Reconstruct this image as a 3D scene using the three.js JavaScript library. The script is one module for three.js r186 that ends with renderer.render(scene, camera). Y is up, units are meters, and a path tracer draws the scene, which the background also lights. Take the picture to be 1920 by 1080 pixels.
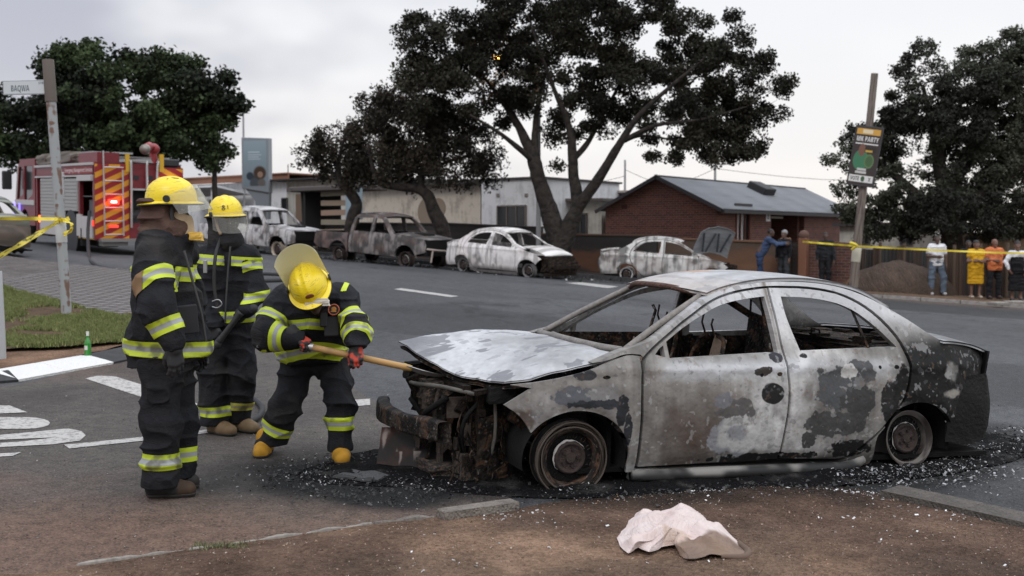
import * as THREE from 'three';
import { mergeGeometries, mergeVertices, toCreasedNormals } from 'three/addons/utils/BufferGeometryUtils.js';
import { TessellateModifier } from 'three/addons/modifiers/TessellateModifier.js';
import { RoundedBoxGeometry } from 'three/addons/geometries/RoundedBoxGeometry.js';

// ---------------------------------------------------------------- camera, sky, sun, exposure
const scene = new THREE.Scene();
const EYE = 1.62, PITCH = Math.atan(0.05), FPX = 2000;
const camera = new THREE.PerspectiveCamera(2 * Math.atan(540 / FPX) * 180 / Math.PI, 16 / 9, 0.1, 900);
camera.position.set(0, EYE, 0);
camera.rotation.x = -PITCH;
camera.focus = 7.3; camera.userData.fStop = 2.8;
scene.add(camera);
const renderer = new THREE.WebGLRenderer({ antialias: true });
renderer.setSize(1024, 576);
renderer.toneMapping = THREE.LinearToneMapping;
renderer.toneMappingExposure = 1.12;
renderer.shadowMap.enabled = true;

// ---------------------------------------------------------------- noise
function rng(seed) { let a = seed >>> 0; return () => { a = (a + 0x6D2B79F5) >>> 0; let t = a; t = Math.imul(t ^ (t >>> 15), t | 1); t ^= t + Math.imul(t ^ (t >>> 7), t | 61); return ((t ^ (t >>> 14)) >>> 0) / 4294967296; }; }
function h3(x, y, z) { let h = Math.imul(x, 374761393) + Math.imul(y, 668265263) + Math.imul(z, 1274126177) | 0; h = Math.imul(h ^ (h >>> 13), 1274126177); return ((h ^ (h >>> 16)) >>> 0) / 4294967296; }
const NT = (() => { const t = new Float32Array(4096); for (let i = 0; i < 4096; i++) t[i] = h3(i, 17, 5); return t; })(), NP = (() => { const p = new Uint16Array(8192); const r = rng(99); for (let i = 0; i < 4096; i++) p[i] = i; for (let i = 4095; i > 0; i--) { const j = Math.floor(r() * (i + 1)), k = p[i]; p[i] = p[j]; p[j] = k; } for (let i = 0; i < 4096; i++) p[i + 4096] = p[i]; return p; })();
function vn(x, y, z = 0) {
  const X = Math.floor(x), Y = Math.floor(y), Z = Math.floor(z); let a = x - X, b = y - Y, c = z - Z;
  a = a * a * (3 - 2 * a); b = b * b * (3 - 2 * b); c = c * c * (3 - 2 * c);
  const x0 = NP[X & 4095], x1 = NP[(X + 1) & 4095], ym = Y & 4095, yn = (Y + 1) & 4095, zm = Z & 4095, zn = (Z + 1) & 4095;
  const p00 = NP[x0 + ym], p10 = NP[x1 + ym], p01 = NP[x0 + yn], p11 = NP[x1 + yn];
  const u0 = NT[NP[p00 + zm]], u1 = NT[NP[p10 + zm]], u2 = NT[NP[p01 + zm]], u3 = NT[NP[p11 + zm]], w0 = NT[NP[p00 + zn]], w1 = NT[NP[p10 + zn]], w2 = NT[NP[p01 + zn]], w3 = NT[NP[p11 + zn]];
  const q0 = u0 + (u1 - u0) * a, q1 = u2 + (u3 - u2) * a, q2 = w0 + (w1 - w0) * a, q3 = w2 + (w3 - w2) * a, r0 = q0 + (q1 - q0) * b, r1 = q2 + (q3 - q2) * b;
  return r0 + (r1 - r0) * c;
}
function fbm(x, y, z = 0, o = 4) { let s = 0, a = 0.5, n = 0; for (let i = 0; i < o; i++) { s += a * vn(x, y, z); n += a; a *= 0.5; x = x * 2.03 + 17.1; y = y * 2.01 + 5.3; z = z * 2.02 + 9.7; } return s / n; }
function pn(x, y, p, q = 0) { const X = Math.floor(x), Y = Math.floor(y); let a = x - X, b = y - Y; a = a * a * (3 - 2 * a); b = b * b * (3 - 2 * b); let X0 = X % p, Y0 = Y % p; if (X0 < 0) X0 += p; if (Y0 < 0) Y0 += p; const X1 = X0 + 1 === p ? 0 : X0 + 1, Y1 = Y0 + 1 === p ? 0 : Y0 + 1, i0 = NP[X0 + ((q * 37) & 1023)], i1 = NP[X1 + ((q * 37) & 1023)]; const c00 = NT[NP[i0 + Y0]], c10 = NT[NP[i1 + Y0]], c01 = NT[NP[i0 + Y1]], c11 = NT[NP[i1 + Y1]]; const r0 = c00 + (c10 - c00) * a; return r0 + (c01 + (c11 - c01) * a - r0) * b; }
function pfbm(u, v, p, o = 4, q = 0) { let s = 0, a = 0.5, n = 0; for (let i = 0; i < o; i++) { s += a * pn(u * p, v * p, p, q + i); n += a; a *= 0.5; p *= 2; } return s / n; }
const clamp = (x, a = 0, b = 1) => Math.min(b, Math.max(a, x));
const sst = (a, b, x) => { const t = clamp((x - a) / (b - a)); return t * t * (3 - 2 * t); };
const lerp = (a, b, t) => a + (b - a) * t;
const mix3 = (a, b, t) => [lerp(a[0], b[0], t), lerp(a[1], b[1], t), lerp(a[2], b[2], t)];
const V = (x, y, z) => new THREE.Vector3(x, y, z);
const toS = c => { c = clamp(c); return Math.round(255 * (c <= 0.0031308 ? 12.92 * c : 1.055 * Math.pow(c, 1 / 2.4) - 0.055)); };

// ---------------------------------------------------------------- sky
{
  const w = 1024, h = 512, d = new Float32Array(w * h * 4);
  for (let j = 0; j < h; j++) for (let i = 0; i < w; i++) {
    const el = (j + 0.5) / h * Math.PI - Math.PI / 2, az = ((i + 0.5) / w - 0.5) * 2 * Math.PI;
    const x = Math.cos(el) * Math.cos(az), y = Math.sin(el), z = Math.cos(el) * Math.sin(az);
    let c;
    if (y <= 0) c = [0.16, 0.14, 0.13];
    else {
      const k = 1 / (y + 0.22), px = x * k, pz = z * k;
      const f = fbm(px * 1.5 + 3, pz * 1.5 + 11, y * 1.5, 6), f2 = fbm(px * 3.1 + 31, pz * 3.4 + 1, 7 + y * 5, 5);
      const left = sst(0.22, -0.3, x * 0.92 + f * 0.1);           // heavier cloud towards -x
      const cl = sst(0.36, 0.58, f * 0.75 + f2 * 0.25 + 0.05 * left) * lerp(0.10, 1.0, left);
      const low = Math.exp(-y * 7);
      const base = mix3([0.83, 0.865, 0.915], [0.92, 0.86, 0.80], low);
      const cloud = mix3([0.41, 0.44, 0.53], [0.66, 0.64, 0.66], low);
      c = mix3(base, cloud, cl);
      const up = 1 + 1.25 * sst(0.25, 1.0, y);                     // an overcast sky is brighter overhead
      c = [c[0] * up, c[1] * up, c[2] * up];
    }
    const o = (j * w + i) * 4; d[o] = c[0]; d[o + 1] = c[1]; d[o + 2] = c[2]; d[o + 3] = 1;
  }
  const t = new THREE.DataTexture(d, w, h, THREE.RGBAFormat, THREE.FloatType);
  t.mapping = THREE.EquirectangularReflectionMapping; t.magFilter = THREE.LinearFilter; t.needsUpdate = true;
  scene.background = t; scene.environment = t;
}
const sun = new THREE.DirectionalLight(new THREE.Color(1.0, 0.93, 0.86), 0.7);
sun.position.set(-22, 42, 18); sun.castShadow = true; sun.shadow.radius = 40;
sun.shadow.camera.left = -40; sun.shadow.camera.right = 40; sun.shadow.camera.top = 50; sun.shadow.camera.bottom = -40; sun.shadow.camera.far = 200;
sun.target.position.set(0, 0, -20);
scene.add(sun); scene.add(sun.target);

// ---------------------------------------------------------------- terrain height, pixel helpers
function G(x, z) {
  const d = -z, nx = clamp(x, -12, 12), near = -0.018 * nx, fx = clamp(x, -26, 14);
  const far = fx < 4 ? 0.40 - 0.06 * fx : 0.16 - 0.045 * (fx - 4);
  return near + (far - near) * sst(9, 27, d);
}
function ray(px, py) { const a = (px - 960) / FPX, b = (540 - py) / FPX, c = Math.cos(PITCH), s = Math.sin(PITCH); return [a, b * c - s, -(c + b * s)]; }
function at(px, py, d) { const r = ray(px, py), t = d / -r[2]; return V(r[0] * t, EYE + r[1] * t, -d); }     // the point a photograph's pixel shows at depth d
function gp(px, py, lift = 0) { let lo = 1.5, hi = 150; const r = ray(px, py); const f = d => EYE + r[1] * d / -r[2] - G(r[0] * d / -r[2], -d) - lift; for (let i = 0; i < 400; i++) { const d = 1.5 * Math.pow(100, i / 400); if (f(d) < 0) { hi = d; lo = d / 1.0116; break; } } for (let i = 0; i < 30; i++) { const m = (lo + hi) / 2; if (f(m) < 0) hi = m; else lo = m; } return at(px, py, hi); }
const onG = (x, z, lift = 0) => V(x, G(x, z) + lift, z);

// ---------------------------------------------------------------- objects
const used = new Map();
function numbered(n) { const k = used.get(n) || 0; used.set(n, k + 1); return k ? `${n}_${String(k).padStart(3, '0')}` : n; }
function tag(o, label, category, group, kind) { if (label) o.userData.label = label; if (category) o.userData.category = category; if (group) o.userData.group = group; if (kind) o.userData.kind = kind; return o; }
function thing(name, label, category, pos = [0, 0, 0], turn = 0, group) { const o = new THREE.Group(); o.name = numbered(name); scene.add(o); o.position.set(...(pos.isVector3 ? pos.toArray() : pos)); o.rotation.y = turn; return tag(o, label, category, group); }
function clean(g, keepUv = true, keepCol = false) { g = g.index ? g.toNonIndexed() : g.clone(); for (const k of Object.keys(g.attributes)) if (!(k === 'position' || k === 'normal' || (keepUv && k === 'uv') || (keepCol && k === 'color'))) g.deleteAttribute(k); if (!g.attributes.normal) g.computeVertexNormals(); if (keepUv && !g.attributes.uv) g.setAttribute('uv', new THREE.Float32BufferAttribute(new Float32Array(g.attributes.position.count * 2), 2)); g.morphAttributes = {}; return g; }
function joined(list, col = false) { list = Array.isArray(list) ? list.flat(9) : [list]; return list.length === 1 && !col ? list[0] : mergeGeometries(list.map(g => clean(g, true, col)), false); }
function part(name, geo, mat, parent) { const m = new THREE.Mesh(joined(geo), mat); m.name = parent === scene ? numbered(name) : name; m.castShadow = m.receiveShadow = true; parent.add(m); return m; }
function cpart(name, geo, mat, parent) { const m = new THREE.Mesh(geo, mat); m.name = parent === scene ? numbered(name) : name; m.castShadow = m.receiveShadow = true; parent.add(m); return m; }
function struct(name, geo, mat) { const m = cpart(name, geo, mat, scene); m.userData.kind = 'structure'; return m; }

// ---------------------------------------------------------------- geometry helpers
function mv(g, x = 0, y = 0, z = 0, rx = 0, ry = 0, rz = 0) { g = g.clone(); if (rx || ry || rz) g.applyMatrix4(new THREE.Matrix4().makeRotationFromEuler(new THREE.Euler(rx, ry, rz, 'YXZ'))); g.translate(x, y, z); return g; }
const box = (w, h, d, x = 0, y = 0, z = 0, rx = 0, ry = 0, rz = 0) => mv(new THREE.BoxGeometry(w, h, d), x, y, z, rx, ry, rz);
const rbox = (w, h, d, r, x = 0, y = 0, z = 0, rx = 0, ry = 0, rz = 0) => mv(new RoundedBoxGeometry(w, h, d, 2, r), x, y, z, rx, ry, rz);
const cyl = (r0, r1, h, n = 14, x = 0, y = 0, z = 0, rx = 0, ry = 0, rz = 0) => mv(new THREE.CylinderGeometry(r0, r1, h, n), x, y, z, rx, ry, rz);
const P3 = a => a.isVector3 ? a : V(a[0], a[1], a[2]);
// tapered tube along points, radius per point
function tube(pts, rad, seg = 8, smooth = 0, cap = true) {
  let p = pts.map(P3), r = Array.isArray(rad) ? rad : p.map((_, i) => rad);
  if (r.length === 2 && p.length > 2) r = p.map((_, i) => lerp(rad[0], rad[1], i / (p.length - 1)));
  if (smooth) { const c = new THREE.CatmullRomCurve3(p, false, 'centripetal'), n = (p.length - 1) * smooth, q = [], rr = []; for (let i = 0; i <= n; i++) { const t = i / n, k = t * (p.length - 1), a = Math.min(Math.floor(k), p.length - 2); q.push(c.getPoint(t)); rr.push(lerp(r[a], r[a + 1], k - a)); } p = q; r = rr; }
  const pos = [], idx = [], uv = []; let N = null, len = 0;
  for (let i = 0; i < p.length; i++) {
    const T = p[Math.min(i + 1, p.length - 1)].clone().sub(p[Math.max(i - 1, 0)]).normalize();
    if (!N) { N = Math.abs(T.y) < 0.9 ? V(0, 1, 0) : V(1, 0, 0); }
    N = N.clone().sub(T.clone().multiplyScalar(N.dot(T))).normalize(); const B = T.clone().cross(N);
    if (i) len += p[i].distanceTo(p[i - 1]);
    for (let k = 0; k <= seg; k++) { const a = k / seg * Math.PI * 2, c = Math.cos(a) * r[i], s = Math.sin(a) * r[i]; pos.push(p[i].x + N.x * c + B.x * s, p[i].y + N.y * c + B.y * s, p[i].z + N.z * c + B.z * s); uv.push(k / seg * 6.28 * Math.max(r[i], 0.02), len); }
    if (i) for (let k = 0; k < seg; k++) { const a = (i - 1) * (seg + 1) + k, b = a + seg + 1; idx.push(a, a + 1, b, a + 1, b + 1, b); }
  }
  if (cap) for (const [i, f] of [[0, 1], [p.length - 1, 0]]) { const c = pos.length / 3; pos.push(p[i].x, p[i].y, p[i].z); uv.push(0, 0); for (let k = 0; k < seg; k++) { const a = i * (seg + 1) + k; f ? idx.push(c, a + 1, a) : idx.push(c, a, a + 1); } }
  const g = new THREE.BufferGeometry(); g.setAttribute('position', new THREE.Float32BufferAttribute(pos, 3)); g.setAttribute('uv', new THREE.Float32BufferAttribute(uv, 2)); g.setIndex(idx); g.computeVertexNormals(); return g;
}
// a flat outline cut into small triangles: {p: [[x, y]...], t: [a, b, c...]}
function flat(outline, holes = [], edge = 0.06) {
  const s = new THREE.Shape(outline.map(q => new THREE.Vector2(q[0], q[1]))); for (const h of holes) s.holes.push(new THREE.Path(h.map(q => new THREE.Vector2(q[0], q[1]))));
  let g = new THREE.ShapeGeometry(s, 1); g.deleteAttribute('normal'); g.deleteAttribute('uv');
  g = new TessellateModifier(edge, 14).modify(g); for (const k of Object.keys(g.attributes)) if (k !== 'position') g.deleteAttribute(k);
  g = mergeVertices(g, 1e-4); const a = g.attributes.position, p = []; for (let i = 0; i < a.count; i++) p.push([a.getX(i), a.getY(i)]);
  const t = [], ix = g.index.array; for (let i = 0; i < ix.length; i += 3) { const [A, B, C] = [p[ix[i]], p[ix[i + 1]], p[ix[i + 2]]], ar = (B[0] - A[0]) * (C[1] - A[1]) - (C[0] - A[0]) * (B[1] - A[1]); if (Math.abs(ar) < 1e-9) continue; ar > 0 ? t.push(ix[i], ix[i + 1], ix[i + 2]) : t.push(ix[i], ix[i + 2], ix[i + 1]); }
  return { p, t };
}
// a flat cut mapped through f(x, y) -> Vector3, and through fi for its inner face, with the rim closed; uvf(x, y) -> [u, v]
function shell(fl, f, fi, uvf, flip = false) {
  const pos = [], nor = [], uv = [], idx = []; const e = 0.004;
  const face = (F, inv) => { const o = pos.length / 3; for (const [x, y] of fl.p) { const c = F(x, y), n = F(x + e, y).sub(c).cross(F(x, y + e).sub(c)).normalize(); if (inv !== flip) n.negate(); pos.push(c.x, c.y, c.z); nor.push(n.x, n.y, n.z); uv.push(...uvf(x, y)); } for (let i = 0; i < fl.t.length; i += 3) { const [a, b, c] = [fl.t[i] + o, fl.t[i + 1] + o, fl.t[i + 2] + o]; inv !== flip ? idx.push(a, c, b) : idx.push(a, b, c); } };
  face(f, false);
  if (fi) {
    face(fi, true); const n = fl.p.length, ed = new Map();
    for (let i = 0; i < fl.t.length; i += 3) for (let k = 0; k < 3; k++) { const a = fl.t[i + k], b = fl.t[i + (k + 1) % 3], r = b * 1e6 + a; if (ed.has(r)) ed.delete(r); else ed.set(a * 1e6 + b, [a, b]); }
    const q = i => V(pos[i * 3], pos[i * 3 + 1], pos[i * 3 + 2]);
    for (const [a, b] of ed.values()) { const o = pos.length / 3, A = q(a), B = q(b), C = q(b + n), D = q(a + n), m = (flip ? D.clone().sub(A).cross(B.clone().sub(A)) : B.clone().sub(A).cross(D.clone().sub(A))).normalize().negate(); for (const [v, w] of [[A, a], [B, b], [C, b], [D, a]]) { pos.push(v.x, v.y, v.z); nor.push(m.x, m.y, m.z); uv.push(uv[w * 2], uv[w * 2 + 1]); } flip ? idx.push(o, o + 1, o + 2, o, o + 2, o + 3) : idx.push(o, o + 2, o + 1, o, o + 3, o + 2); }
  }
  const g = new THREE.BufferGeometry(); g.setAttribute('position', new THREE.Float32BufferAttribute(pos, 3)); g.setAttribute('normal', new THREE.Float32BufferAttribute(nor, 3)); g.setAttribute('uv', new THREE.Float32BufferAttribute(uv, 2)); g.setIndex(idx); return g;
}
// grid surface f(s, t) -> Vector3, s and t in 0..1
function grid(f, ns, nt, uvf, th = 0) {
  const pos = [], uv = [], idx = []; const put = k => { const o = pos.length / 3; for (let i = 0; i <= ns; i++) for (let j = 0; j <= nt; j++) { const s = i / ns, t = j / nt, p = f(s, t); if (k) { const e = 0.01, n = f(Math.min(1, s + e), t).sub(f(Math.max(0, s - e), t)).cross(f(s, Math.min(1, t + e)).sub(f(s, Math.max(0, t - e)))).normalize(); p.addScaledVector(n, -th); } pos.push(p.x, p.y, p.z); uv.push(...(uvf ? uvf(p, s, t) : [s, t])); } for (let i = 0; i < ns; i++) for (let j = 0; j < nt; j++) { const a = o + i * (nt + 1) + j, b = a + nt + 1; k ? idx.push(a, a + 1, b, a + 1, b + 1, b) : idx.push(a, b, a + 1, a + 1, b, b + 1); } return o; };
  put(0);
  if (th) { const n = put(1); const E = (a, b) => idx.push(a, b, a + n, b, b + n, a + n); for (let i = 0; i < ns; i++) { E(i * (nt + 1), (i + 1) * (nt + 1)); E((i + 1) * (nt + 1) + nt, i * (nt + 1) + nt); } for (let j = 0; j < nt; j++) { E(j + 1, j); E(ns * (nt + 1) + j, ns * (nt + 1) + j + 1); } }
  const g = new THREE.BufferGeometry(); g.setAttribute('position', new THREE.Float32BufferAttribute(pos, 3)); g.setAttribute('uv', new THREE.Float32BufferAttribute(uv, 2)); g.setIndex(idx); g.computeVertexNormals(); return g;
}
function poly(pts, t) { const k = clamp(t) * (pts.length - 1), i = Math.min(Math.floor(k), pts.length - 2), f = k - i; return pts[i].map((a, n) => lerp(a, pts[i + 1][n], f)); }
function smooth1(xs, ys, x) { // piecewise curve through (xs, ys)
  if (x <= xs[0]) return ys[0]; const n = xs.length; if (x >= xs[n - 1]) return ys[n - 1];
  let i = 0; while (x > xs[i + 1]) i++; const t = (x - xs[i]) / (xs[i + 1] - xs[i]); const m = k => k <= 0 ? (ys[1] - ys[0]) / (xs[1] - xs[0]) : k >= n - 1 ? (ys[n - 1] - ys[n - 2]) / (xs[n - 1] - xs[n - 2]) : (ys[k + 1] - ys[k - 1]) / (xs[k + 1] - xs[k - 1]);
  const d = xs[i + 1] - xs[i], t2 = t * t, t3 = t2 * t; return (2 * t3 - 3 * t2 + 1) * ys[i] + (t3 - 2 * t2 + t) * d * m(i) + (-2 * t3 + 3 * t2) * ys[i + 1] + (t3 - t2) * d * m(i + 1);
}
// naive surface nets on f(x, y, z) < 0
function nets(f, lo, hi, c, col) {
  const nx = Math.ceil((hi[0] - lo[0]) / c) + 1, ny = Math.ceil((hi[1] - lo[1]) / c) + 1, nz = Math.ceil((hi[2] - lo[2]) / c) + 1, F = new Float32Array(nx * ny * nz), I = (i, j, k) => (k * ny + j) * nx + i;
  for (let k = 0; k < nz; k++) for (let j = 0; j < ny; j++) for (let i = 0; i < nx; i++) F[I(i, j, k)] = f(lo[0] + i * c, lo[1] + j * c, lo[2] + k * c);
  const id = new Int32Array(nx * ny * nz).fill(-1), pos = [], idx = [], E = [[0, 1], [0, 2], [0, 4], [1, 3], [1, 5], [2, 3], [2, 6], [3, 7], [4, 5], [4, 6], [5, 7], [6, 7]], v = new Float32Array(8);
  for (let k = 0; k < nz - 1; k++) for (let j = 0; j < ny - 1; j++) for (let i = 0; i < nx - 1; i++) {
    let m = 0; for (let n = 0; n < 8; n++) { v[n] = F[I(i + (n & 1), j + (n >> 1 & 1), k + (n >> 2))]; if (v[n] < 0) m |= 1 << n; } if (m === 0 || m === 255) continue;
    let x = 0, y = 0, z = 0, q = 0; for (const [a, b] of E) { if ((v[a] < 0) === (v[b] < 0)) continue; const t = v[a] / (v[a] - v[b]); x += lerp(a & 1, b & 1, t); y += lerp(a >> 1 & 1, b >> 1 & 1, t); z += lerp(a >> 2, b >> 2, t); q++; }
    id[I(i, j, k)] = pos.length / 3; pos.push(lo[0] + (i + x / q) * c, lo[1] + (j + y / q) * c, lo[2] + (k + z / q) * c);
  }
  const quad = (a, b, d, e, fl) => { if (a < 0 || b < 0 || d < 0 || e < 0) return; fl ? idx.push(a, b, d, a, d, e) : idx.push(a, d, b, a, e, d); };
  for (let k = 1; k < nz - 1; k++) for (let j = 1; j < ny - 1; j++) for (let i = 1; i < nx - 1; i++) {
    const a = F[I(i, j, k)] < 0;
    if (a !== F[I(i + 1, j, k)] < 0) quad(id[I(i, j - 1, k - 1)], id[I(i, j, k - 1)], id[I(i, j, k)], id[I(i, j - 1, k)], a);
    if (a !== F[I(i, j + 1, k)] < 0) quad(id[I(i - 1, j, k - 1)], id[I(i - 1, j, k)], id[I(i, j, k)], id[I(i, j, k - 1)], a);
    if (a !== F[I(i, j, k + 1)] < 0) quad(id[I(i - 1, j - 1, k)], id[I(i, j - 1, k)], id[I(i, j, k)], id[I(i - 1, j, k)], a);
  }
  const g = new THREE.BufferGeometry(); g.setAttribute('position', new THREE.Float32BufferAttribute(pos, 3)); g.setIndex(idx);
  const nor = [], e = c * 0.6; for (let i = 0; i < pos.length; i += 3) { const [x, y, z] = [pos[i], pos[i + 1], pos[i + 2]]; let a = f(x + e, y, z) - f(x - e, y, z), b = f(x, y + e, z) - f(x, y - e, z), d = f(x, y, z + e) - f(x, y, z - e); const l = Math.hypot(a, b, d) || 1; nor.push(a / l, b / l, d / l); }
  g.setAttribute('normal', new THREE.Float32BufferAttribute(nor, 3));
  planar(g, (x, y, z) => [(x - z) * 0.8, y + 0.2 * z]);
  if (col) { const cc = []; for (let i = 0; i < pos.length; i += 3) cc.push(...col(pos[i], pos[i + 1], pos[i + 2])); g.setAttribute('color', new THREE.Float32BufferAttribute(cc, 3)); }
  return g;
}
const rnd = P => { for (let it = 0; it < 2; it++) { const o = [], n = P.length; for (let i = 0; i < n; i++) { const a = P[(i + n - 1) % n], b = P[i], c = P[(i + 1) % n], u = Math.atan2(b[1] - a[1], b[0] - a[0]), w = Math.atan2(c[1] - b[1], c[0] - b[0]); let t = Math.abs(w - u); if (t > Math.PI) t = 2 * Math.PI - t; if (t > 0.06 && t < 0.62) { const L = Math.min(Math.hypot(b[0] - a[0], b[1] - a[1]), Math.hypot(c[0] - b[0], c[1] - b[1])) * 0.27, m = (p, q) => { const d = Math.hypot(q[0] - p[0], q[1] - p[1]); return [p[0] + (q[0] - p[0]) * L / d, p[1] + (q[1] - p[1]) * L / d]; }; o.push(m(b, a), m(b, c)); } else o.push(b); } P = o; } return P; };
const planar = (g, f) => { const P = g.attributes.position, U = []; for (let i = 0; i < P.count; i++) U.push(...f(P.getX(i), P.getY(i), P.getZ(i))); g.setAttribute('uv', new THREE.Float32BufferAttribute(U, 2)); return g; };
const smin = (a, b, k) => { const h = clamp(0.5 + 0.5 * (b - a) / k); return lerp(b, a, h) - k * h * (1 - h); };
// distance to a tapered capsule, [ax, ay, az, bx, by, bz, ra, rb]; optional flattening fl = [nx, ny, nz, k]
function cap(q, x, y, z) { const dx = q[3] - q[0], dy = q[4] - q[1], dz = q[5] - q[2], L = dx * dx + dy * dy + dz * dz || 1e-9; const t = clamp(((x - q[0]) * dx + (y - q[1]) * dy + (z - q[2]) * dz) / L); return Math.hypot(x - q[0] - dx * t, y - q[1] - dy * t, z - q[2] - dz * t) - lerp(q[6], q[7], t); }
const bone = (a, b, ra, rb = ra) => { a = P3(a); b = P3(b); return [a.x, a.y, a.z, b.x, b.y, b.z, ra, rb]; };
// the slab of g between t0 and t1 along dir from p (points that pass keep only), pushed out along normals
function band(g, p, dir, t0, t1, keep, out = 0.004) {
  const P = g.attributes.position, N = g.attributes.normal, ix = g.index ? g.index.array : null, n = ix ? ix.length : P.count, pos = [], nor = [];
  dir = P3(dir).clone().normalize(); p = P3(p);
  const cut = (poly, lim, sg) => { const o = []; for (let i = 0; i < poly.length; i++) { const a = poly[i], b = poly[(i + 1) % poly.length], da = sg * (a[6] - lim), db = sg * (b[6] - lim); if (da >= 0) o.push(a); if ((da >= 0) !== (db >= 0)) { const t = da / (da - db); o.push(a.map((v, k) => lerp(v, b[k], t))); } } return o; };
  for (let i = 0; i < n; i += 3) {
    let tri = []; for (let k = 0; k < 3; k++) { const v = ix ? ix[i + k] : i + k; const x = P.getX(v), y = P.getY(v), z = P.getZ(v); tri.push([x, y, z, N.getX(v), N.getY(v), N.getZ(v), (x - p.x) * dir.x + (y - p.y) * dir.y + (z - p.z) * dir.z]); }
    if (tri.every(v => v[6] < t0) || tri.every(v => v[6] > t1)) continue;
    if (keep && !keep((tri[0][0] + tri[1][0] + tri[2][0]) / 3, (tri[0][1] + tri[1][1] + tri[2][1]) / 3, (tri[0][2] + tri[1][2] + tri[2][2]) / 3)) continue;
    tri = cut(cut(tri, t0, 1), t1, -1); for (let k = 1; k + 1 < tri.length; k++) for (const v of [tri[0], tri[k], tri[k + 1]]) { pos.push(v[0] + v[3] * out, v[1] + v[4] * out, v[2] + v[5] * out); nor.push(v[3], v[4], v[5]); }
  }
  const r = new THREE.BufferGeometry(); r.setAttribute('position', new THREE.Float32BufferAttribute(pos, 3)); r.setAttribute('normal', new THREE.Float32BufferAttribute(nor, 3)); return r;
}
// ---------------------------------------------------------------- textures and materials
function tex(w, h, fn, rep = true) { // fn(u, v) -> linear colour, or one number for a grey data map
  const d = new Uint8Array(w * h * 4); let data = false;
  for (let j = 0; j < h; j++) for (let i = 0; i < w; i++) { const c = fn((i + 0.5) / w, (j + 0.5) / h), o = (j * w + i) * 4; if (typeof c === 'number') { data = true; d[o] = d[o + 1] = d[o + 2] = Math.round(255 * clamp(c)); } else { d[o] = toS(c[0]); d[o + 1] = toS(c[1]); d[o + 2] = toS(c[2]); } d[o + 3] = 255; }
  const t = new THREE.DataTexture(d, w, h, THREE.RGBAFormat); t.magFilter = THREE.LinearFilter; t.minFilter = THREE.LinearMipmapLinearFilter; t.generateMipmaps = true; if (!data) t.colorSpace = THREE.SRGBColorSpace; if (rep) t.wrapS = t.wrapT = THREE.RepeatWrapping; t.needsUpdate = true; return t;
}
const lin = (r, g, b) => new THREE.Color().setRGB(r, g, b);
function mat(r, g, b, rough = 0.8, metal = 0, more = {}) { return new THREE.MeshStandardMaterial({ color: lin(r, g, b), roughness: rough, metalness: metal, side: THREE.DoubleSide, ...more }); }
const dull = (m, k = 0.25) => new THREE.MeshPhysicalMaterial({ color: m.color, map: m.map, bumpMap: m.bumpMap, bumpScale: m.bumpScale, vertexColors: m.vertexColors, roughness: m.roughness, metalness: m.metalness, side: THREE.DoubleSide, specularIntensity: k });
const vmat = (rough = 0.85, more = {}) => new THREE.MeshStandardMaterial({ vertexColors: true, roughness: rough, side: THREE.DoubleSide, ...more });
// ================================================================ THE SETTING
const TH = -0.656, CU = Math.cos(TH), SU = -Math.sin(TH);                       // the main road's own axes: u along it (to the right), v away across it
const RF = (u, y, v) => V(CU * u + SU * v, y, SU * u - CU * v);
const uvOf = (x, z) => [CU * x + SU * z, SU * x - CU * z];
function rf(px, py, v) { const r = ray(px, py), t = v / (SU * r[0] - CU * r[2]); return { u: (CU * r[0] + SU * r[2]) * t, y: EYE + r[1] * t, d: -r[2] * t }; }   // where a pixel's ray meets the plane v
function rfu(px, py, u) { const r = ray(px, py), t = u / (CU * r[0] + SU * r[2]); return { v: (SU * r[0] - CU * r[2]) * t, y: EYE + r[1] * t, d: -r[2] * t }; }
const gRF = (u, v) => { const p = RF(u, 0, v); return G(p.x, p.z); };

const R0 = rng(7);
const grainTex = tex(1024, 1024, (u, v) => { const n = pfbm(u, v, 180, 2, 3), m = pfbm(u, v, 24, 3, 9), s = h3(Math.floor(u * 1024), Math.floor(v * 1024), 5); let c = 0.52 + 0.62 * (n - 0.5) + 0.35 * (m - 0.5) + 0.22 * (s - 0.5); if (pn(u * 190, v * 190, 190, 77) > 0.84) c += 0.34; if (pn(u * 170, v * 170, 170, 55) < 0.15) c -= 0.26; return [c * 1.0, c * 0.99, c * 0.98]; });
const grainBump = tex(1024, 1024, (u, v) => 0.5 * pn(u * 300, v * 300, 300, 77) + 0.3 * pn(u * 150, v * 150, 150, 8) + 0.2 * pfbm(u, v, 24, 3, 9));
const dirtTex = tex(1024, 1024, (u, v) => { const n = pfbm(u, v, 90, 4, 13), m = pfbm(u, v, 12, 3, 29); let c = 0.55 + 0.5 * (n - 0.5) + 0.35 * (m - 0.5); if (pn(u * 200, v * 200, 200, 41) > 0.88) c += 0.2; if (pn(u * 170, v * 170, 170, 43) < 0.1) c -= 0.25; return [c, c, c]; });
const dirtBump = tex(1024, 1024, (u, v) => 0.45 * pfbm(u, v, 90, 3, 13) + 0.25 * pfbm(u, v, 14, 3, 29) + 0.3 * pn(u * 200, v * 200, 200, 41));
for (const [t, k] of [[grainTex, 1], [grainBump, 1], [dirtTex, 1], [dirtBump, 1]]) t.repeat.set(k / 1.7, k / 1.7);
const asphaltM = dull(vmat(0.78, { map: grainTex, bumpMap: grainBump, bumpScale: 0.008 }), 0.7);
const dirtM = dull(vmat(0.95, { map: dirtTex, bumpMap: dirtBump, bumpScale: 0.035 }), 0.2);

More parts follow.
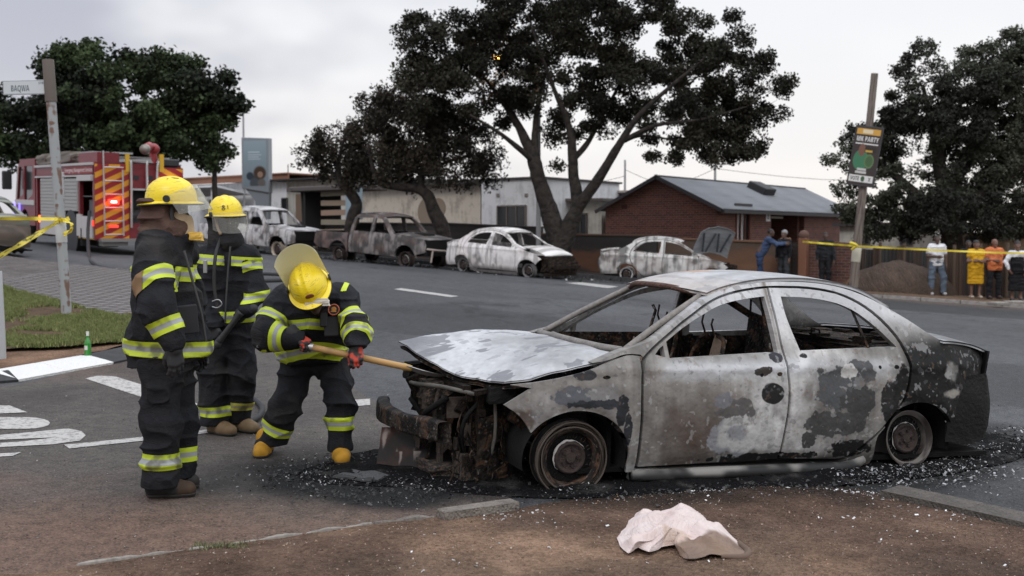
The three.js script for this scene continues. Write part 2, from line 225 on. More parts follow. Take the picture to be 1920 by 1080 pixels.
// soot and ash spread round the burnt cars (x, z, reach along, reach across, turn)
const SOOT = [[1.5, -7.75, 2.9, 1.35, 0.30, 1], [-0.75, -7.0, 1.15, 0.9, 0.3, 1], [3.4, -8.6, 1.5, 1.1, 0.3, 0.9]];
for (const [u, v, a, b] of [[-19.6, 26.3, 3.4, 2.0], [-25.8, 26.4, 4.2, 2.2], [-33, 26.6, 4.0, 2.2], [-15.0, 28.5, 3.6, 2.2], [-22.7, 28.6, 9, 1.8], [-30, 29, 9, 2]]) { const p = RF(u, 0, v); SOOT.push([p.x, p.z, a, b, TH, 0.92]); }
function soot(x, z) { let s = 0; for (const [cx, cz, a, b, t, k] of SOOT) { const c = Math.cos(t), n = Math.sin(t), dx = x - cx, dz = z - cz, p = (dx * c - dz * n) / a, q = (dx * n + dz * c) / b, r = Math.hypot(p, q); if (r < 1.7) s = Math.max(s, k * sst(1.12, 0.62, r + (fbm(x * 1.6, z * 1.6, 3, 4) - 0.5) * 0.9)); } return s; }
const BR = [0.27, 0.158, 0.105];
function roadCol(x, z) {
  const [u, v] = uvOf(x, z), n = fbm(x * 0.35, z * 0.35, 1), n2 = fbm(u * 0.08, v * 0.9, 5, 4), n3 = fbm(x * 1.7, z * 1.7, 9, 3);
  let c = [0.152, 0.156, 0.166]; const k = 0.82 + 0.5 * (n - 0.5) + 0.62 * (n2 - 0.5) + 0.2 * (n3 - 0.5); c = c.map(q => q * k);
  const patch = sst(0.02, 0.07, Math.min(v - (11.3 + 0.25 * (n3 - 0.5)), 15.2 - v)) * sst(-13.5, -13.2, u); c = c.map(q => q * (1 - 0.30 * patch));
  const wet = sst(0.40, 0.52, fbm(u * 0.16, v * 0.6, 21, 3)) * sst(20.5, 23, v) * sst(-13, -8, u); c = c.map(q => q * (1 - 0.6 * wet)); const seam = sst(0.05, 0.015, Math.abs(v - 19.3 + 0.12 * Math.sin(u * 0.4) + 0.2 * (n3 - 0.5))) * sst(0.3, 0.45, fbm(u * 0.5, 3, 8, 2)), crack = sst(0.022, 0.006, Math.abs(fbm(x * 0.55, z * 0.55, 71, 4) - 0.5)) * sst(0.5, 0.62, fbm(x * 0.2, z * 0.2, 77, 2)); c = c.map(q => q * (1 - 0.45 * Math.max(seam, crack)));
  const dust = sst(27.3, 29.6, v + (n3 - 0.5) * 2) * sst(-14, -8, u); c = mix3(c, BR, dust * 0.5);
  return mix3(c, [0.009, 0.009, 0.0095], soot(x, z));
}
function sideCol(x, z) {
  const n = fbm(x * 0.9, z * 0.9, 41), n2 = fbm(x * 3.1, z * 3.1, 43, 3); let c = [0.182, 0.158, 0.141]; c = c.map(q => q * (0.78 + 0.5 * (n - 0.5) + 0.22 * (n2 - 0.5)));
  const d = -z; const dirt = sst(7.6, 5.3, d + (n - 0.5) * 2.4 + (n2 - 0.5) * 0.8); c = mix3(c, BR.map(q => q * 1.05), 0.72 * dirt);
  c = mix3(c, BR, 0.3 * sst(-3.4, -4.5, x + (n2 - 0.5)) * sst(10.6, 11.6, d));
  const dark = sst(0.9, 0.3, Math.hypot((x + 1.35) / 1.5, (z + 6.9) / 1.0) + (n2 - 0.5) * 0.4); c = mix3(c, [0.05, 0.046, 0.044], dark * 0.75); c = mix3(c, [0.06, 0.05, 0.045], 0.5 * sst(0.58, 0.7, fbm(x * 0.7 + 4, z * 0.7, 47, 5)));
  return mix3(c, [0.009, 0.009, 0.0095], soot(x, z));
}
const dirtCol = (x, z) => { const n = fbm(x * 0.8, z * 0.8, 61), n2 = fbm(x * 3, z * 3, 63, 3); let c = mix3([0.50, 0.325, 0.22], [0.235, 0.152, 0.11], sst(0.36, 0.68, n)); c = c.map(q => q * (0.85 + 0.5 * (n2 - 0.5))); c = mix3(c, [0.05, 0.045, 0.04], sst(0.6, 0.75, fbm(x * 1.4 + 9, z * 1.4, 65)) * 0.35); return mix3(c, [0.02, 0.019, 0.018], 0.8 * soot(x, z)); };

// ---- ground sheets
function sheetGrid(d0, d1, nr, tmax, nc, lift, col) {
  const pos = [], cc = [], uv = [], idx = [];
  for (let i = 0; i <= nr; i++) { const d = d0 * Math.pow(d1 / d0, i / nr); for (let j = 0; j <= nc; j++) { const x = d * (j / nc * 2 - 1) * tmax, y = G(x, -d) + lift; pos.push(x, y, -d); cc.push(...col(x, -d)); uv.push(x, d); } }
  for (let i = 0; i < nr; i++) for (let j = 0; j < nc; j++) { const a = i * (nc + 1) + j, b = a + nc + 1; idx.push(a, a + 1, b, a + 1, b + 1, b); }
  const g = new THREE.BufferGeometry(); g.setAttribute('position', new THREE.Float32BufferAttribute(pos, 3)); g.setAttribute('color', new THREE.Float32BufferAttribute(cc, 3)); g.setAttribute('uv', new THREE.Float32BufferAttribute(uv, 2)); g.setIndex(idx); g.computeVertexNormals(); return g;
}
function sheet(pts, edge, lift, col) { // pts: world points
  const f = flat(pts.map(p => [p.x, -p.z]), [], edge), pos = [], cc = [], uv = [];
  for (const [x, d] of f.p) { const l = typeof lift === 'function' ? lift(x, -d) : lift; pos.push(x, G(x, -d) + l, -d); cc.push(...col(x, -d)); uv.push(x, d); }
  const g = new THREE.BufferGeometry(); g.setAttribute('position', new THREE.Float32BufferAttribute(pos, 3)); g.setAttribute('color', new THREE.Float32BufferAttribute(cc, 3)); g.setAttribute('uv', new THREE.Float32BufferAttribute(uv, 2)); g.setIndex(f.t); g.computeVertexNormals(); return g;
}
{ // the land out to the horizon, under everything
  const pos = [], cc = [], uv = [], idx = [], R = [0, 3, 6, 9, 12, 15, 18, 21, 24, 27, 32, 40, 60, 120, 300, 700], n = 48;
  for (const r of R) for (let k = 0; k <= n; k++) { const a = k / n * 6.28318, x = Math.cos(a) * r, z = Math.sin(a) * r; pos.push(x, G(x, z) - 0.12, z); cc.push(0.2, 0.14, 0.09); uv.push(x, z); }
  for (let i = 0; i + 1 < R.length; i++) for (let k = 0; k < n; k++) { const a = i * (n + 1) + k, b = a + n + 1; idx.push(a, a + 1, b, a + 1, b + 1, b); }
  const g = new THREE.BufferGeometry(); g.setAttribute('position', new THREE.Float32BufferAttribute(pos, 3)); g.setAttribute('color', new THREE.Float32BufferAttribute(cc, 3)); g.setAttribute('uv', new THREE.Float32BufferAttribute(uv, 2)); g.setIndex(idx); g.computeVertexNormals();
  struct('ground', g, dirtM);
}
struct('road', sheetGrid(2.0, 95, 420, 1.0, 420, 0, roadCol), asphaltM);
const rag = (pts, k, n, amp, seed) => { const o = []; for (let i = 0; i < pts.length; i++) { const a = pts[i], b = pts[(i + 1) % pts.length]; const m = k.includes(i) ? n : 1; for (let j = 0; j < m; j++) { const p = a.clone().lerp(b, j / m); if (j) { const w = fbm(p.x * 2.2 + seed, p.z * 2.2, seed, 4) - 0.5; p.z += w * amp; p.x += w * amp * 0.3; } o.push(p); } } return o; };
struct('side_street', sheet(rag([gp(-330, 745), gp(30, 722), gp(240, 672), gp(480, 628), gp(560, 655), gp(690, 745), gp(800, 800), gp(1020, 915), gp(820, 975), gp(560, 1012), gp(100, 1079), V(-2.6, 0, -4.1), V(-6, 0, -3.3), V(-11, 0, -8)], [2, 3, 4, 5, 6], 14, 0.12, 3), 0.1, 0.004, sideCol), asphaltM);
// foreground soil, a little uneven, thinning out to its edge
const dvEdge = [gp(60, 1079), gp(300, 1040), gp(575, 1003), gp(780, 976), gp(962, 957), gp(1080, 938), gp(1190, 926), gp(1400, 908), gp(1560, 912), gp(1660, 928), gp(1780, 952), gp(1925, 985), gp(2250, 1060)];
const dvPts = rag([...dvEdge, V(4.6, 0, -2), V(-4.6, 0, -2), V(-4.6, 0, -4.2)], [0, 1, 2, 4, 5, 6, 7, 8], 12, 0.09, 13);
const dEdge = (x, z) => { let m = 9; for (let i = 0; i + 1 < dvEdge.length; i++) { const a = dvEdge[i], b = dvEdge[i + 1], dx = b.x - a.x, dz = b.z - a.z, t = clamp(((x - a.x) * dx + (z - a.z) * dz) / (dx * dx + dz * dz)); m = Math.min(m, Math.hypot(x - a.x - dx * t, z - a.z - dz * t)); } return m; };
const dirtLift = (x, z) => 0.008 + 0.035 * sst(0.02, 0.35, dEdge(x, z)) + sst(0.05, 0.4, dEdge(x, z)) * ((fbm(x * 1.5, z * 1.5, 71) - 0.5) * 0.06 + (fbm(x * 6, z * 6, 73, 3) - 0.5) * 0.022);
struct('dirt_verge', sheet(dvPts, 0.07, dirtLift, dirtCol), dirtM);
// left corner: soil strip, turf, paved footway
const leftC = [gp(-330, 721), gp(30, 700), gp(240, 653), gp(470, 606)];
struct('dirt_strip', sheet(rag([leftC[0], leftC[1], leftC[2], leftC[3], gp(440, 560), gp(240, 585), gp(-40, 560), gp(-330, 560)], [], 1, 0, 1), 0.12, (x, z) => 0.055 + (fbm(x * 2, z * 2, 81) - 0.5) * 0.05, (x, z) => mix3(dirtCol(x, z), [0.33, 0.19, 0.12], 0.4)), dirtM);
const verge = rag([gp(-330, 690), gp(14, 668), gp(120, 664), gp(228, 655), gp(330, 640), gp(420, 585), gp(228, 606), gp(0, 545), gp(-330, 470)], [0, 1, 2, 3], 10, 0.3, 23);
const turfLift = (x, z) => 0.075 + 0.05 * (fbm(x * 1.2, z * 1.2, 91) - 0.3);
const turf = struct('grass_verge', sheet(verge, 0.12, turfLift, (x, z) => { const n = fbm(x * 1.3, z * 1.3, 95), m = fbm(x * 5, z * 5, 97, 3); return mix3([0.13, 0.15, 0.05].map(q => q * (0.7 + m * 0.6)), [0.20, 0.135, 0.09], sst(0.46, 0.6, n)); }), dirtM);
{ // paved footway behind the turf: every paver a piece
  const pv = [gp(-330, 468), gp(0, 543), gp(232, 604), gp(420, 583), gp(330, 520), gp(60, 492), gp(-200, 455)];
  const base = struct('paved_footway', sheet(pv, 0.3, 0.06, (x, z) => { const n = fbm(x * 2, z * 2, 99); return [0.25, 0.225, 0.215].map(q => q * (0.8 + 0.4 * n)); }), dirtM);
  const inside = (x, z) => { let c = false; for (let i = 0, j = pv.length - 1; i < pv.length; j = i++) { const a = pv[i], b = pv[j]; if ((a.z > z) !== (b.z > z) && x < (b.x - a.x) * (z - a.z) / (b.z - a.z) + a.x) c = !c; } return c; };
  const geos = []; const r = rng(5);
  for (let i = 0; i < 110; i++) for (let j = 0; j < 60; j++) { const u = -34 + i * 0.27 + (j % 2) * 0.13, v = 6.5 + j * 0.2, p = RF(u, 0, v); if (!inside(p.x, p.z) || p.x < -9.5 || p.z > -10) continue; const g = box(0.25, 0.03, 0.18, 0, 0, 0, 0, TH + (r() - 0.5) * 0.03, 0); g.deleteAttribute('uv'); g.translate(p.x, G(p.x, p.z) + 0.052 + r() * 0.003, p.z); const k = 0.94 + r() * 0.12, c = []; for (let q = 0; q < 24; q++) c.push(0.19 * k, 0.175 * k, 0.17 * k); g.setAttribute('color', new THREE.Float32BufferAttribute(c, 3)); geos.push(g); }
  if (geos.length) { const m = new THREE.Mesh(mergeGeometries(geos, false), vmat(0.85)); m.name = 'paver'; m.userData.kind = 'stuff'; m.receiveShadow = true; base.add(m); }
}
{ // far footway of soil beyond the main road, with a low kerb
  const pts = [RF(-60, 0, 27.9), RF(-17, 0, 27.9), RF(-13, 0, 29.4), RF(24, 0, 29.2), RF(24, 0, 60), RF(-60, 0, 60)];
  struct('far_footway', sheet(rag(pts, [0, 2], 40, 0.5, 31), 0.5, (x, z) => 0.08 + (fbm(x * 0.9, z * 0.9, 33) - 0.5) * 0.08, (x, z) => { const [u] = uvOf(x, z); let c = mix3([0.30, 0.19, 0.12], [0.2, 0.14, 0.10], fbm(x * 0.8, z * 0.8, 35)); c = mix3(c, [0.05, 0.046, 0.045], 0.75 * sst(-13, -17, u)); return mix3(c, [0.014, 0.014, 0.014], soot(x, z)); }), dirtM);
}
// ---- kerbs: each stone its own piece
const concreteTex = tex(512, 512, (u, v) => { const n = pfbm(u, v, 10, 5, 3), m = pfbm(u, v, 60, 2, 8); const c = 0.6 + 0.5 * (n - 0.5) + 0.3 * (m - 0.5); return [c, c * 0.985, c * 0.96]; });
concreteTex.repeat.set(1.2, 1.2);
const concM = mat(0.36, 0.34, 0.32, 0.9, 0, { map: concreteTex }), kerbBlack = mat(0.055, 0.056, 0.06, 0.85, 0, { map: concreteTex }), kerbWhite = mat(0.72, 0.71, 0.69, 0.8, 0, { bumpMap: dirtBump, bumpScale: 0.02 });
function kerbStone(a, b, w, h, m, parent, slope = 0.5, sink = 0.03) { // from a to b on the ground, its back to the left of the way a -> b
  const L = a.distanceTo(b) - 0.012, s = new THREE.Shape([new THREE.Vector2(0, -sink), new THREE.Vector2(w, -sink), new THREE.Vector2(w, h), new THREE.Vector2(w * slope, h), new THREE.Vector2(0.01, h * 0.25)]);
  const g = new THREE.ExtrudeGeometry(s, { depth: L, bevelEnabled: true, bevelSize: 0.006, bevelThickness: 0.006, bevelSegments: 1 });
  const o = part('kerb_stone', g, m, parent); const d = b.clone().sub(a); o.position.copy(a); o.rotation.order = 'YXZ'; o.rotation.y = Math.atan2(d.x, d.z); o.rotation.x = -Math.asin(d.y / d.length()); return o;
}
{
  const k = new THREE.Group(); k.name = 'kerb'; k.userData.kind = 'structure'; scene.add(k);
  const pts = [[-150, 731], [-40, 722], [33, 716], [123, 699], [211, 683], [300, 663], [380, 645], [470, 625]].map(q => gp(...q));
  const ms = [kerbBlack, kerbBlack, kerbWhite, kerbWhite, kerbBlack, kerbWhite, kerbBlack];
  for (let i = 0; i + 1 < pts.length; i++) kerbStone(pts[i + 1], pts[i], -0.42, 0.085, ms[i], k, 0.72);
  const k2 = new THREE.Group(); k2.name = 'kerb_001'; used.set('kerb', 2); k2.userData.kind = 'structure'; scene.add(k2);
  const q = [[140, 1062], [350, 1034], [572, 1003], [700, 984], [820, 971], [958, 951]].map(p => gp(...p));
  const ragged = (a, b, w, h, sd) => { const g = grid((s, k) => { const p = a.clone().lerp(b, s), d = b.clone().sub(a).normalize(), o = V(-d.z, 0, d.x), q = (k * 2 - 1), n = fbm(p.x * 9, p.z * 9, sd, 4) - 0.5, n2 = fbm(p.x * 22, p.z * 22, k * 3, 3) - 0.5, ww = w * (1 + 1.1 * n); return p.addScaledVector(o, q * ww + 0.03 * n).add(V(0, Math.max(-0.02, h * Math.min(1, 40 * s, 40 * (1 - s)) * (1 + 1.4 * n) * Math.pow(Math.max(0, 1 - q * q), 0.2) + 0.012 * n2 - 0.012), 0)); }, 60, 8, p => [p.x, p.z]); return g; };
  const oldConc = mat(0.30, 0.265, 0.235, 0.95, 0, { map: concreteTex, bumpMap: dirtBump, bumpScale: 0.02 }); for (let i = 0; i + 1 < q.length; i++) if (i < 4) part('kerb_stone', ragged(q[i], q[i + 1], i < 3 ? 0.014 : 0.03, i < 3 ? 0.026 : 0.035, i), i < 3 ? mat(0.42, 0.385, 0.35, 0.95, 0, { map: concreteTex }) : oldConc, k2); else kerbStone(q[i], q[i + 1], -0.10, 0.05, oldConc, k2, 0.1);
  const q2 = [[1690, 926], [1770, 943], [1850, 961], [1960, 986], [2120, 1020]].map(p => gp(...p));
  for (let i = 0; i + 1 < q2.length; i++) kerbStone(q2[i], q2[i + 1], -0.24, 0.055, mat(0.15, 0.135, 0.12, 0.95, 0, { map: concreteTex, bumpMap: dirtBump, bumpScale: 0.02 }), k2, 0.1);
  const k3 = new THREE.Group(); k3.name = 'kerb_002'; used.set('kerb', 3); k3.userData.kind = 'structure'; scene.add(k3);
  for (let u = -58; u < -17; u += 1.02) { const a = RF(u, gRF(u, 27.8), 27.8), b = RF(u + 1, gRF(u + 1, 27.8), 27.8); kerbStone(a, b, 0.14, 0.12, kerbBlack, k3, 0.2); }
  for (let u = -12.8; u < 20; u += 1.02) { const a = RF(u, gRF(u, 29.3), 29.3), b = RF(u + 1, gRF(u + 1, 29.3), 29.3); kerbStone(a, b, 0.14, 0.08, concM, k3, 0.2); }
}
// ---- painted markings
const paintTex = tex(512, 512, (u, v) => { const n = pfbm(u, v, 40, 4, 21), m = pfbm(u, v, 160, 2, 22); return mix3([0.46, 0.445, 0.42], [0.20, 0.19, 0.18], sst(0.46, 0.74, 0.7 * n + 0.3 * m)); });
paintTex.repeat.set(0.9, 0.9);
const paintM = new THREE.MeshStandardMaterial({ map: paintTex, roughness: 0.8, side: THREE.DoubleSide, bumpMap: grainBump, bumpScale: 0.004 });
function marking(px, lift = 0.009) { const g = sheet(px.map(p => gp(p[0], p[1])), 0.3, lift, () => [1, 1, 1]); g.deleteAttribute('color'); return g; }
const arcEnd = (cx, cy, rx, ry, x0, n = 8) => { const o = [[x0, cy - ry]]; for (let i = 0; i <= n; i++) { const a = -Math.PI / 2 + i / n * Math.PI; o.push([cx + Math.cos(a) * rx, cy + Math.sin(a) * ry]); } o.push([x0, cy + ry]); return o; };
struct('road_marking', marking([[160, 711], [182, 706], [215, 707], [300, 733], [380, 762], [300, 757]]), paintM);
struct('road_marking', marking([[-60, 761], [18, 762], [52, 775], [-60, 779]]), paintM);
struct('road_marking', marking([...arcEnd(48, 795, 46, 11, -80)]), paintM);
struct('road_marking', marking([[-60, 823], [60, 812], [128, 805], [152, 810], [161, 818], [150, 828], [100, 835], [10, 840], [-60, 844], [-60, 836], [40, 830], [105, 822], [-60, 829]]), paintM);
struct('road_marking', marking([[-60, 856], [40, 850], [24, 857], [-60, 862]]), paintM);
struct('road_marking', marking([[120, 836], [260, 822], [420, 804], [420, 810], [262, 829], [130, 843]]), paintM);
struct('road_marking', marking([[655, 752], [694, 749], [694, 761], [640, 765]]), paintM);
struct('road_marking', marking([[738, 543], [752, 541], [860, 556], [846, 558]]), paintM);
struct('road_marking', marking([[1060, 531], [1090, 530], [1160, 538], [1140, 541]]), paintM);

// ================================================================ trees
const barkTex = tex(256, 512, (u, v) => { const n = pfbm(u, v, 8, 4, 5), m = pn(u * 24, v * 6, 24, 4) * 0.0; const c = 0.5 + 0.9 * (n - 0.5); return [c, c * 0.93, c * 0.86]; });
const barkM = mat(0.055, 0.047, 0.042, 0.95, 0, { map: barkTex, bumpMap: barkTex, bumpScale: 0.06 });
function sprayGeo(r, n, leaf, len) { // one small spray of leaves
  const g = []; for (let i = 0; i < n; i++) { const L = leaf * (0.7 + r() * 0.6), w = L * (0.28 + r() * 0.2) * len, s = new THREE.BufferGeometry(); s.setAttribute('position', new THREE.Float32BufferAttribute([0, 0, 0, L * 0.5, w * 0.25, w, L, -L * 0.12, 0, L * 0.5, w * 0.25, -w], 3)); s.setIndex([0, 1, 2, 0, 2, 3]); s.computeVertexNormals(); s.rotateX((r() - 0.5) * 2.4); s.rotateZ((r() - 0.5) * 2.6); s.rotateY(r() * 6.28); s.translate((r() - 0.5) * leaf * 2.4, (r() - 0.5) * leaf * 1.8, (r() - 0.5) * leaf * 2.4); g.push(s); } return mergeGeometries(g.map(x => x.toNonIndexed()), false);
}
function tree(label, d0, limbs, blobs, o) {
  const r = rng(o.seed), base = at(limbs[0][0][0], limbs[0][0][1], d0 + (limbs[0][0][2] || 0)), t = thing('tree', label, 'tree', [base.x, 0, base.z]); const off = p => p.sub(V(base.x, 0, base.z));
  t.position.y = 0;
  const nodes = [], trunk = [], br = [];
  limbs.forEach((l, n) => { const pts = l.map(q => off(at(q[0], q[1], d0 + (q[2] || 0)))); if (l[0][4]) pts[0].y = G(base.x, base.z) - 0.1; const c = new THREE.CatmullRomCurve3(pts, false, 'centripetal'), m = (l.length - 1) * 5, pp = [], rr = []; for (let i = 0; i <= m; i++) { const k = i / m * (l.length - 1), a = Math.min(Math.floor(k), l.length - 2), p = c.getPoint(i / m); const rad = lerp(l[a][3], l[a + 1][3], k - a); const w = rad * 0.4; p.x += (fbm(p.y * 2.5, n, 1) - 0.5) * w; p.z += (fbm(p.y * 2.5, n, 9) - 0.5) * w; pp.push(p); rr.push(rad * (0.92 + 0.2 * fbm(p.y * 4, n, 3))); nodes.push([p, rad]); } (l[0][3] > 0.09 ? trunk : br).push(tube(pp, rr, l[0][3] > 0.09 ? 10 : 6)); });
  const leaves = [], hull = [];
  for (const b of blobs) {
    const [px, py, rx, ry, dd = 0, dens = 1] = b, c = off(at(px, py, d0 + dd)), s = d0 / FPX, RX = rx * s, RY = ry * s, RZ = (o.depth || 0.85) * RX;
    const n = Math.round(o.clumps * RX * RY * dens);
    for (let i = 0; i < n; i++) {
      let x, y, z, q; do { x = r() * 2 - 1; y = r() * 2 - 1; z = r() * 2 - 1; q = x * x + y * y + z * z; } while (q > 1 || (q < 0.25 && r() < 0.6));
      const p = V(c.x + x * RX, c.y + y * RY, c.z + z * RZ); hull.push(p);
    }
  }
  hull.sort((a, b) => a.y - b.y); const first = nodes.length;
  for (const p of hull) {
    let best = null, bd = 1e9; for (const nd of nodes) { const e = nd[0].distanceTo(p) + (nd[0].y > p.y ? 0.35 * (nd[0].y - p.y) : 0); if (e < bd) { bd = e; best = nd; } }
    const a = best[0], mid = a.clone().lerp(p, 0.55).add(V((r() - 0.5) * 0.25 * bd, (r() - 0.3) * 0.25 * bd, (r() - 0.5) * 0.25 * bd)); const ra = Math.min(best[1] * 0.6, 0.012 + 0.016 * bd);
    br.push(tube([a, mid, p], [ra, ra * 0.7, 0.006], 4, 0, false)); nodes.push([mid, ra * 0.7], [p, 0.012]);
    const cr = o.clumpR * (0.6 + 0.8 * r()), m = Math.round(o.per * (0.6 + 0.8 * r()));
    for (let k = 0; k < m; k++) { let x, y, z; do { x = r() * 2 - 1; y = r() * 2 - 1; z = r() * 2 - 1; } while (x * x + y * y + z * z > 1); const w = o.weep ? -Math.abs(r()) * o.weep : 0; leaves.push([p.x + x * cr, p.y + y * cr * 0.6 + w, p.z + z * cr, r()]); }
  }
  part('trunk', trunk.concat(), barkM, t);
  const bm = part('branch', br, barkM, t); bm.userData.kind = 'stuff';
  const n = leaves.length, im = new THREE.InstancedMesh(sprayGeo(rng(o.seed + 3), 7, o.leaf, o.wide || 1), o.mat, n), M = new THREE.Matrix4(), Q = new THREE.Quaternion(), E = new THREE.Euler(), col = new THREE.Color();
  leaves.forEach((l, i) => { E.set(r() * 6.28, r() * 6.28, r() * 6.28); Q.setFromEuler(E); const s = 0.75 + 0.6 * r(); M.compose(V(l[0], l[1], l[2]), Q, V(s, s, s)); im.setMatrixAt(i, M); const k = 0.6 + 0.8 * r(), c = mix3(o.c0, o.c1, sst(0.35, 0.65, fbm(l[0] * 0.5, l[1] * 0.5, l[2] * 0.5 + o.seed, 3))); im.setColorAt(i, col.setRGB(c[0] * k, c[1] * k, c[2] * k)); });
  im.name = 'crown'; im.userData.kind = 'stuff'; im.castShadow = true; im.receiveShadow = true; t.add(im);
  return t;
}
const leafM = new THREE.MeshPhysicalMaterial({ color: 0xffffff, roughness: 0.8, side: THREE.DoubleSide, specularIntensity: 0.3 });
// the big forked tree by the wall
tree('big dark tree with a forked trunk rising behind the white sedan wreck', 35.6, [
  [[1052, 500, 0, 0.42, 1], [1046, 452, 0, 0.34], [1030, 400, 0, 0.29], [1012, 345, 0, 0.25], [1002, 300, 0, 0.22], [985, 262, 0.3, 0.16], [950, 200, 0.8, 0.10], [905, 140, 1.2, 0.05], [880, 90, 1.4, 0.02]],
  [[1050, 478, 0, 0.34], [1066, 430, -0.1, 0.29], [1082, 385, -0.2, 0.22], [1075, 330, -0.2, 0.17], [1074, 290, -0.2, 0.16], [1068, 240, -0.3, 0.11], [1040, 170, -0.6, 0.07], [1010, 90, -1, 0.04], [990, 30, -1, 0.02]],
  [[1078, 398, -0.2, 0.2], [1105, 360, -0.5, 0.18], [1135, 315, -0.8, 0.15], [1165, 265, -1.1, 0.12], [1200, 215, -1.4, 0.09], [1260, 160, -1.6, 0.06], [1320, 110, -1.6, 0.03]],
  [[1005, 300, 0, 0.14], [1003, 240, 0.2, 0.1], [1012, 180, 0.3, 0.07], [1030, 110, 0.4, 0.04], [1050, 40, 0.5, 0.02]],
  [[1003, 305, 0, 0.11], [975, 280, -0.4, 0.09], [930, 245, -0.9, 0.06], [880, 215, -1.3, 0.03]],
  [[1074, 300, -0.2, 0.11], [1100, 270, 0.4, 0.09], [1125, 225, 0.9, 0.07], [1160, 160, 1.4, 0.05], [1185, 90, 1.6, 0.02]],
  [[1165, 265, -1.1, 0.08], [1230, 235, -1.6, 0.06], [1310, 225, -1.8, 0.04], [1400, 200, -1.8, 0.015]],
  [[1160, 270, -1.1, 0.06], [1200, 255, -1, 0.045], [1260, 262, -0.8, 0.03], [1310, 270, -0.7, 0.012]],
], [
  [860, 60, 95, 62], [985, 45, 120, 70], [1110, 40, 130, 65, 0.5], [1225, 70, 110, 80, 0.3], [1090, -25, 200, 45], [1330, 130, 90, 60], [1210, 160, 150, 75, 0.5, 0.9], [1060, 140, 150, 70, 0.6, 0.9], [920, 150, 130, 75, 0, 0.9], [830, 130, 60, 60, -0.3, 0.8], [1350, 190, 80, 62], [1290, 225, 90, 60, -0.6, 0.8], [1395, 250, 45, 42, -0.5, 0.8], [1440, 155, 38, 16, 0, 0.8], [1345, 285, 55, 26, -0.5, 0.8], [1240, 290, 40, 22, -0.6, 0.7], [790, 50, 40, 38, 0, 0.6], [770, 35, 22, 18, 0, 0.7], [1370, 80, 34, 40, 0, 0.5], [1160, 235, 75, 35, 0.4, 0.6], [880, 225, 70, 42, 0, 0.7], [765, 90, 40, 40, 0, 0.7], [800, 180, 60, 50, -0.2, 0.9], [850, 110, 70, 50, 0, 0.7], [1425, 120, 44, 40, 0, 0.7], [1420, 200, 60, 45, 0, 0.8], [1465, 160, 26, 16, 0, 1], [1330, 250, 80, 50, 0.4, 0.7], [1400, 270, 46, 40, 0, 0.8], [1360, 60, 50, 40, 0, 0.5], [1045, 312, 26, 16, 0, 0.5], [1085, 225, 60, 40, 0.9, 0.55], [980, 225, 50, 30, 0.8, 0.6], [1050, 250, 36, 30, 1.2, 0.6],
], { seed: 11, clumps: 13.2, clumpR: 0.37, per: 42, leaf: 0.088, c0: [0.018, 0.018, 0.014], c1: [0.048, 0.046, 0.033], mat: leafM });
// two smaller drooping trees over the pickups
const weep = { seed: 21, clumps: 13, clumpR: 0.32, per: 36, leaf: 0.11, wide: 0.55, weep: 0.55, c0: [0.015, 0.014, 0.012], c1: [0.052, 0.044, 0.033], mat: leafM };
tree('dark drooping tree with a curved trunk over the burnt bus shelter', 38, [
  [[652, 425, 0, 0.26, 1], [662, 405, 0, 0.22], [668, 382, 0, 0.2], [655, 360, 0, 0.18], [640, 344, 0, 0.15], [634, 315, 0, 0.1], [640, 280, -0.3, 0.06], [655, 230, -0.5, 0.03]],
  [[638, 335, 0, 0.09], [610, 315, 0.3, 0.07], [585, 290, 0.5, 0.04], [560, 275, 0.5, 0.02]], [[645, 330, 0, 0.09], [690, 300, 0.2, 0.06], [740, 260, 0.5, 0.03]],
], [[640, 265, 60, 50], [700, 245, 70, 60], [590, 290, 36, 28, 0, 0.8], [565, 285, 20, 18, 0, 0.7], [650, 310, 60, 30, 0, 0.8], [705, 180, 45, 28, 0, 0.7], [740, 300, 60, 40, 0, 0.9], [760, 170, 60, 40, 0, 0.9], [680, 330, 40, 18, 0, 0.6]], weep);
tree('dark drooping tree with a long arched limb behind the black pickup wreck', 37, [
  [[838, 470, 0, 0.3, 1], [830, 430, 0, 0.25], [812, 395, 0, 0.22], [802, 368, 0, 0.2], [785, 355, 0, 0.16], [745, 350, 0, 0.14], [712, 342, 0, 0.12], [700, 315, 0, 0.08], [690, 270, 0, 0.04]],
  [[790, 358, 0, 0.13], [790, 335, 0, 0.11], [800, 300, 0, 0.08], [820, 250, 0.3, 0.05], [830, 200, 0.4, 0.02]], [[745, 350, 0, 0.08], [755, 328, 0, 0.07], [775, 322, 0.2, 0.05], [795, 325, 0.2, 0.04]], [[800, 320, 0, 0.07], [850, 300, 0, 0.05], [910, 290, -0.3, 0.03], [940, 300, -0.4, 0.015]],
], [[770, 230, 80, 70], [830, 215, 80, 60], [860, 280, 70, 40], [920, 305, 42, 30], [790, 290, 80, 34], [740, 190, 50, 40, 0, 0.8], [890, 250, 50, 40, 0, 0.8], [870, 320, 50, 18, 0, 0.8], [720, 290, 60, 40]], { ...weep, seed: 23 });
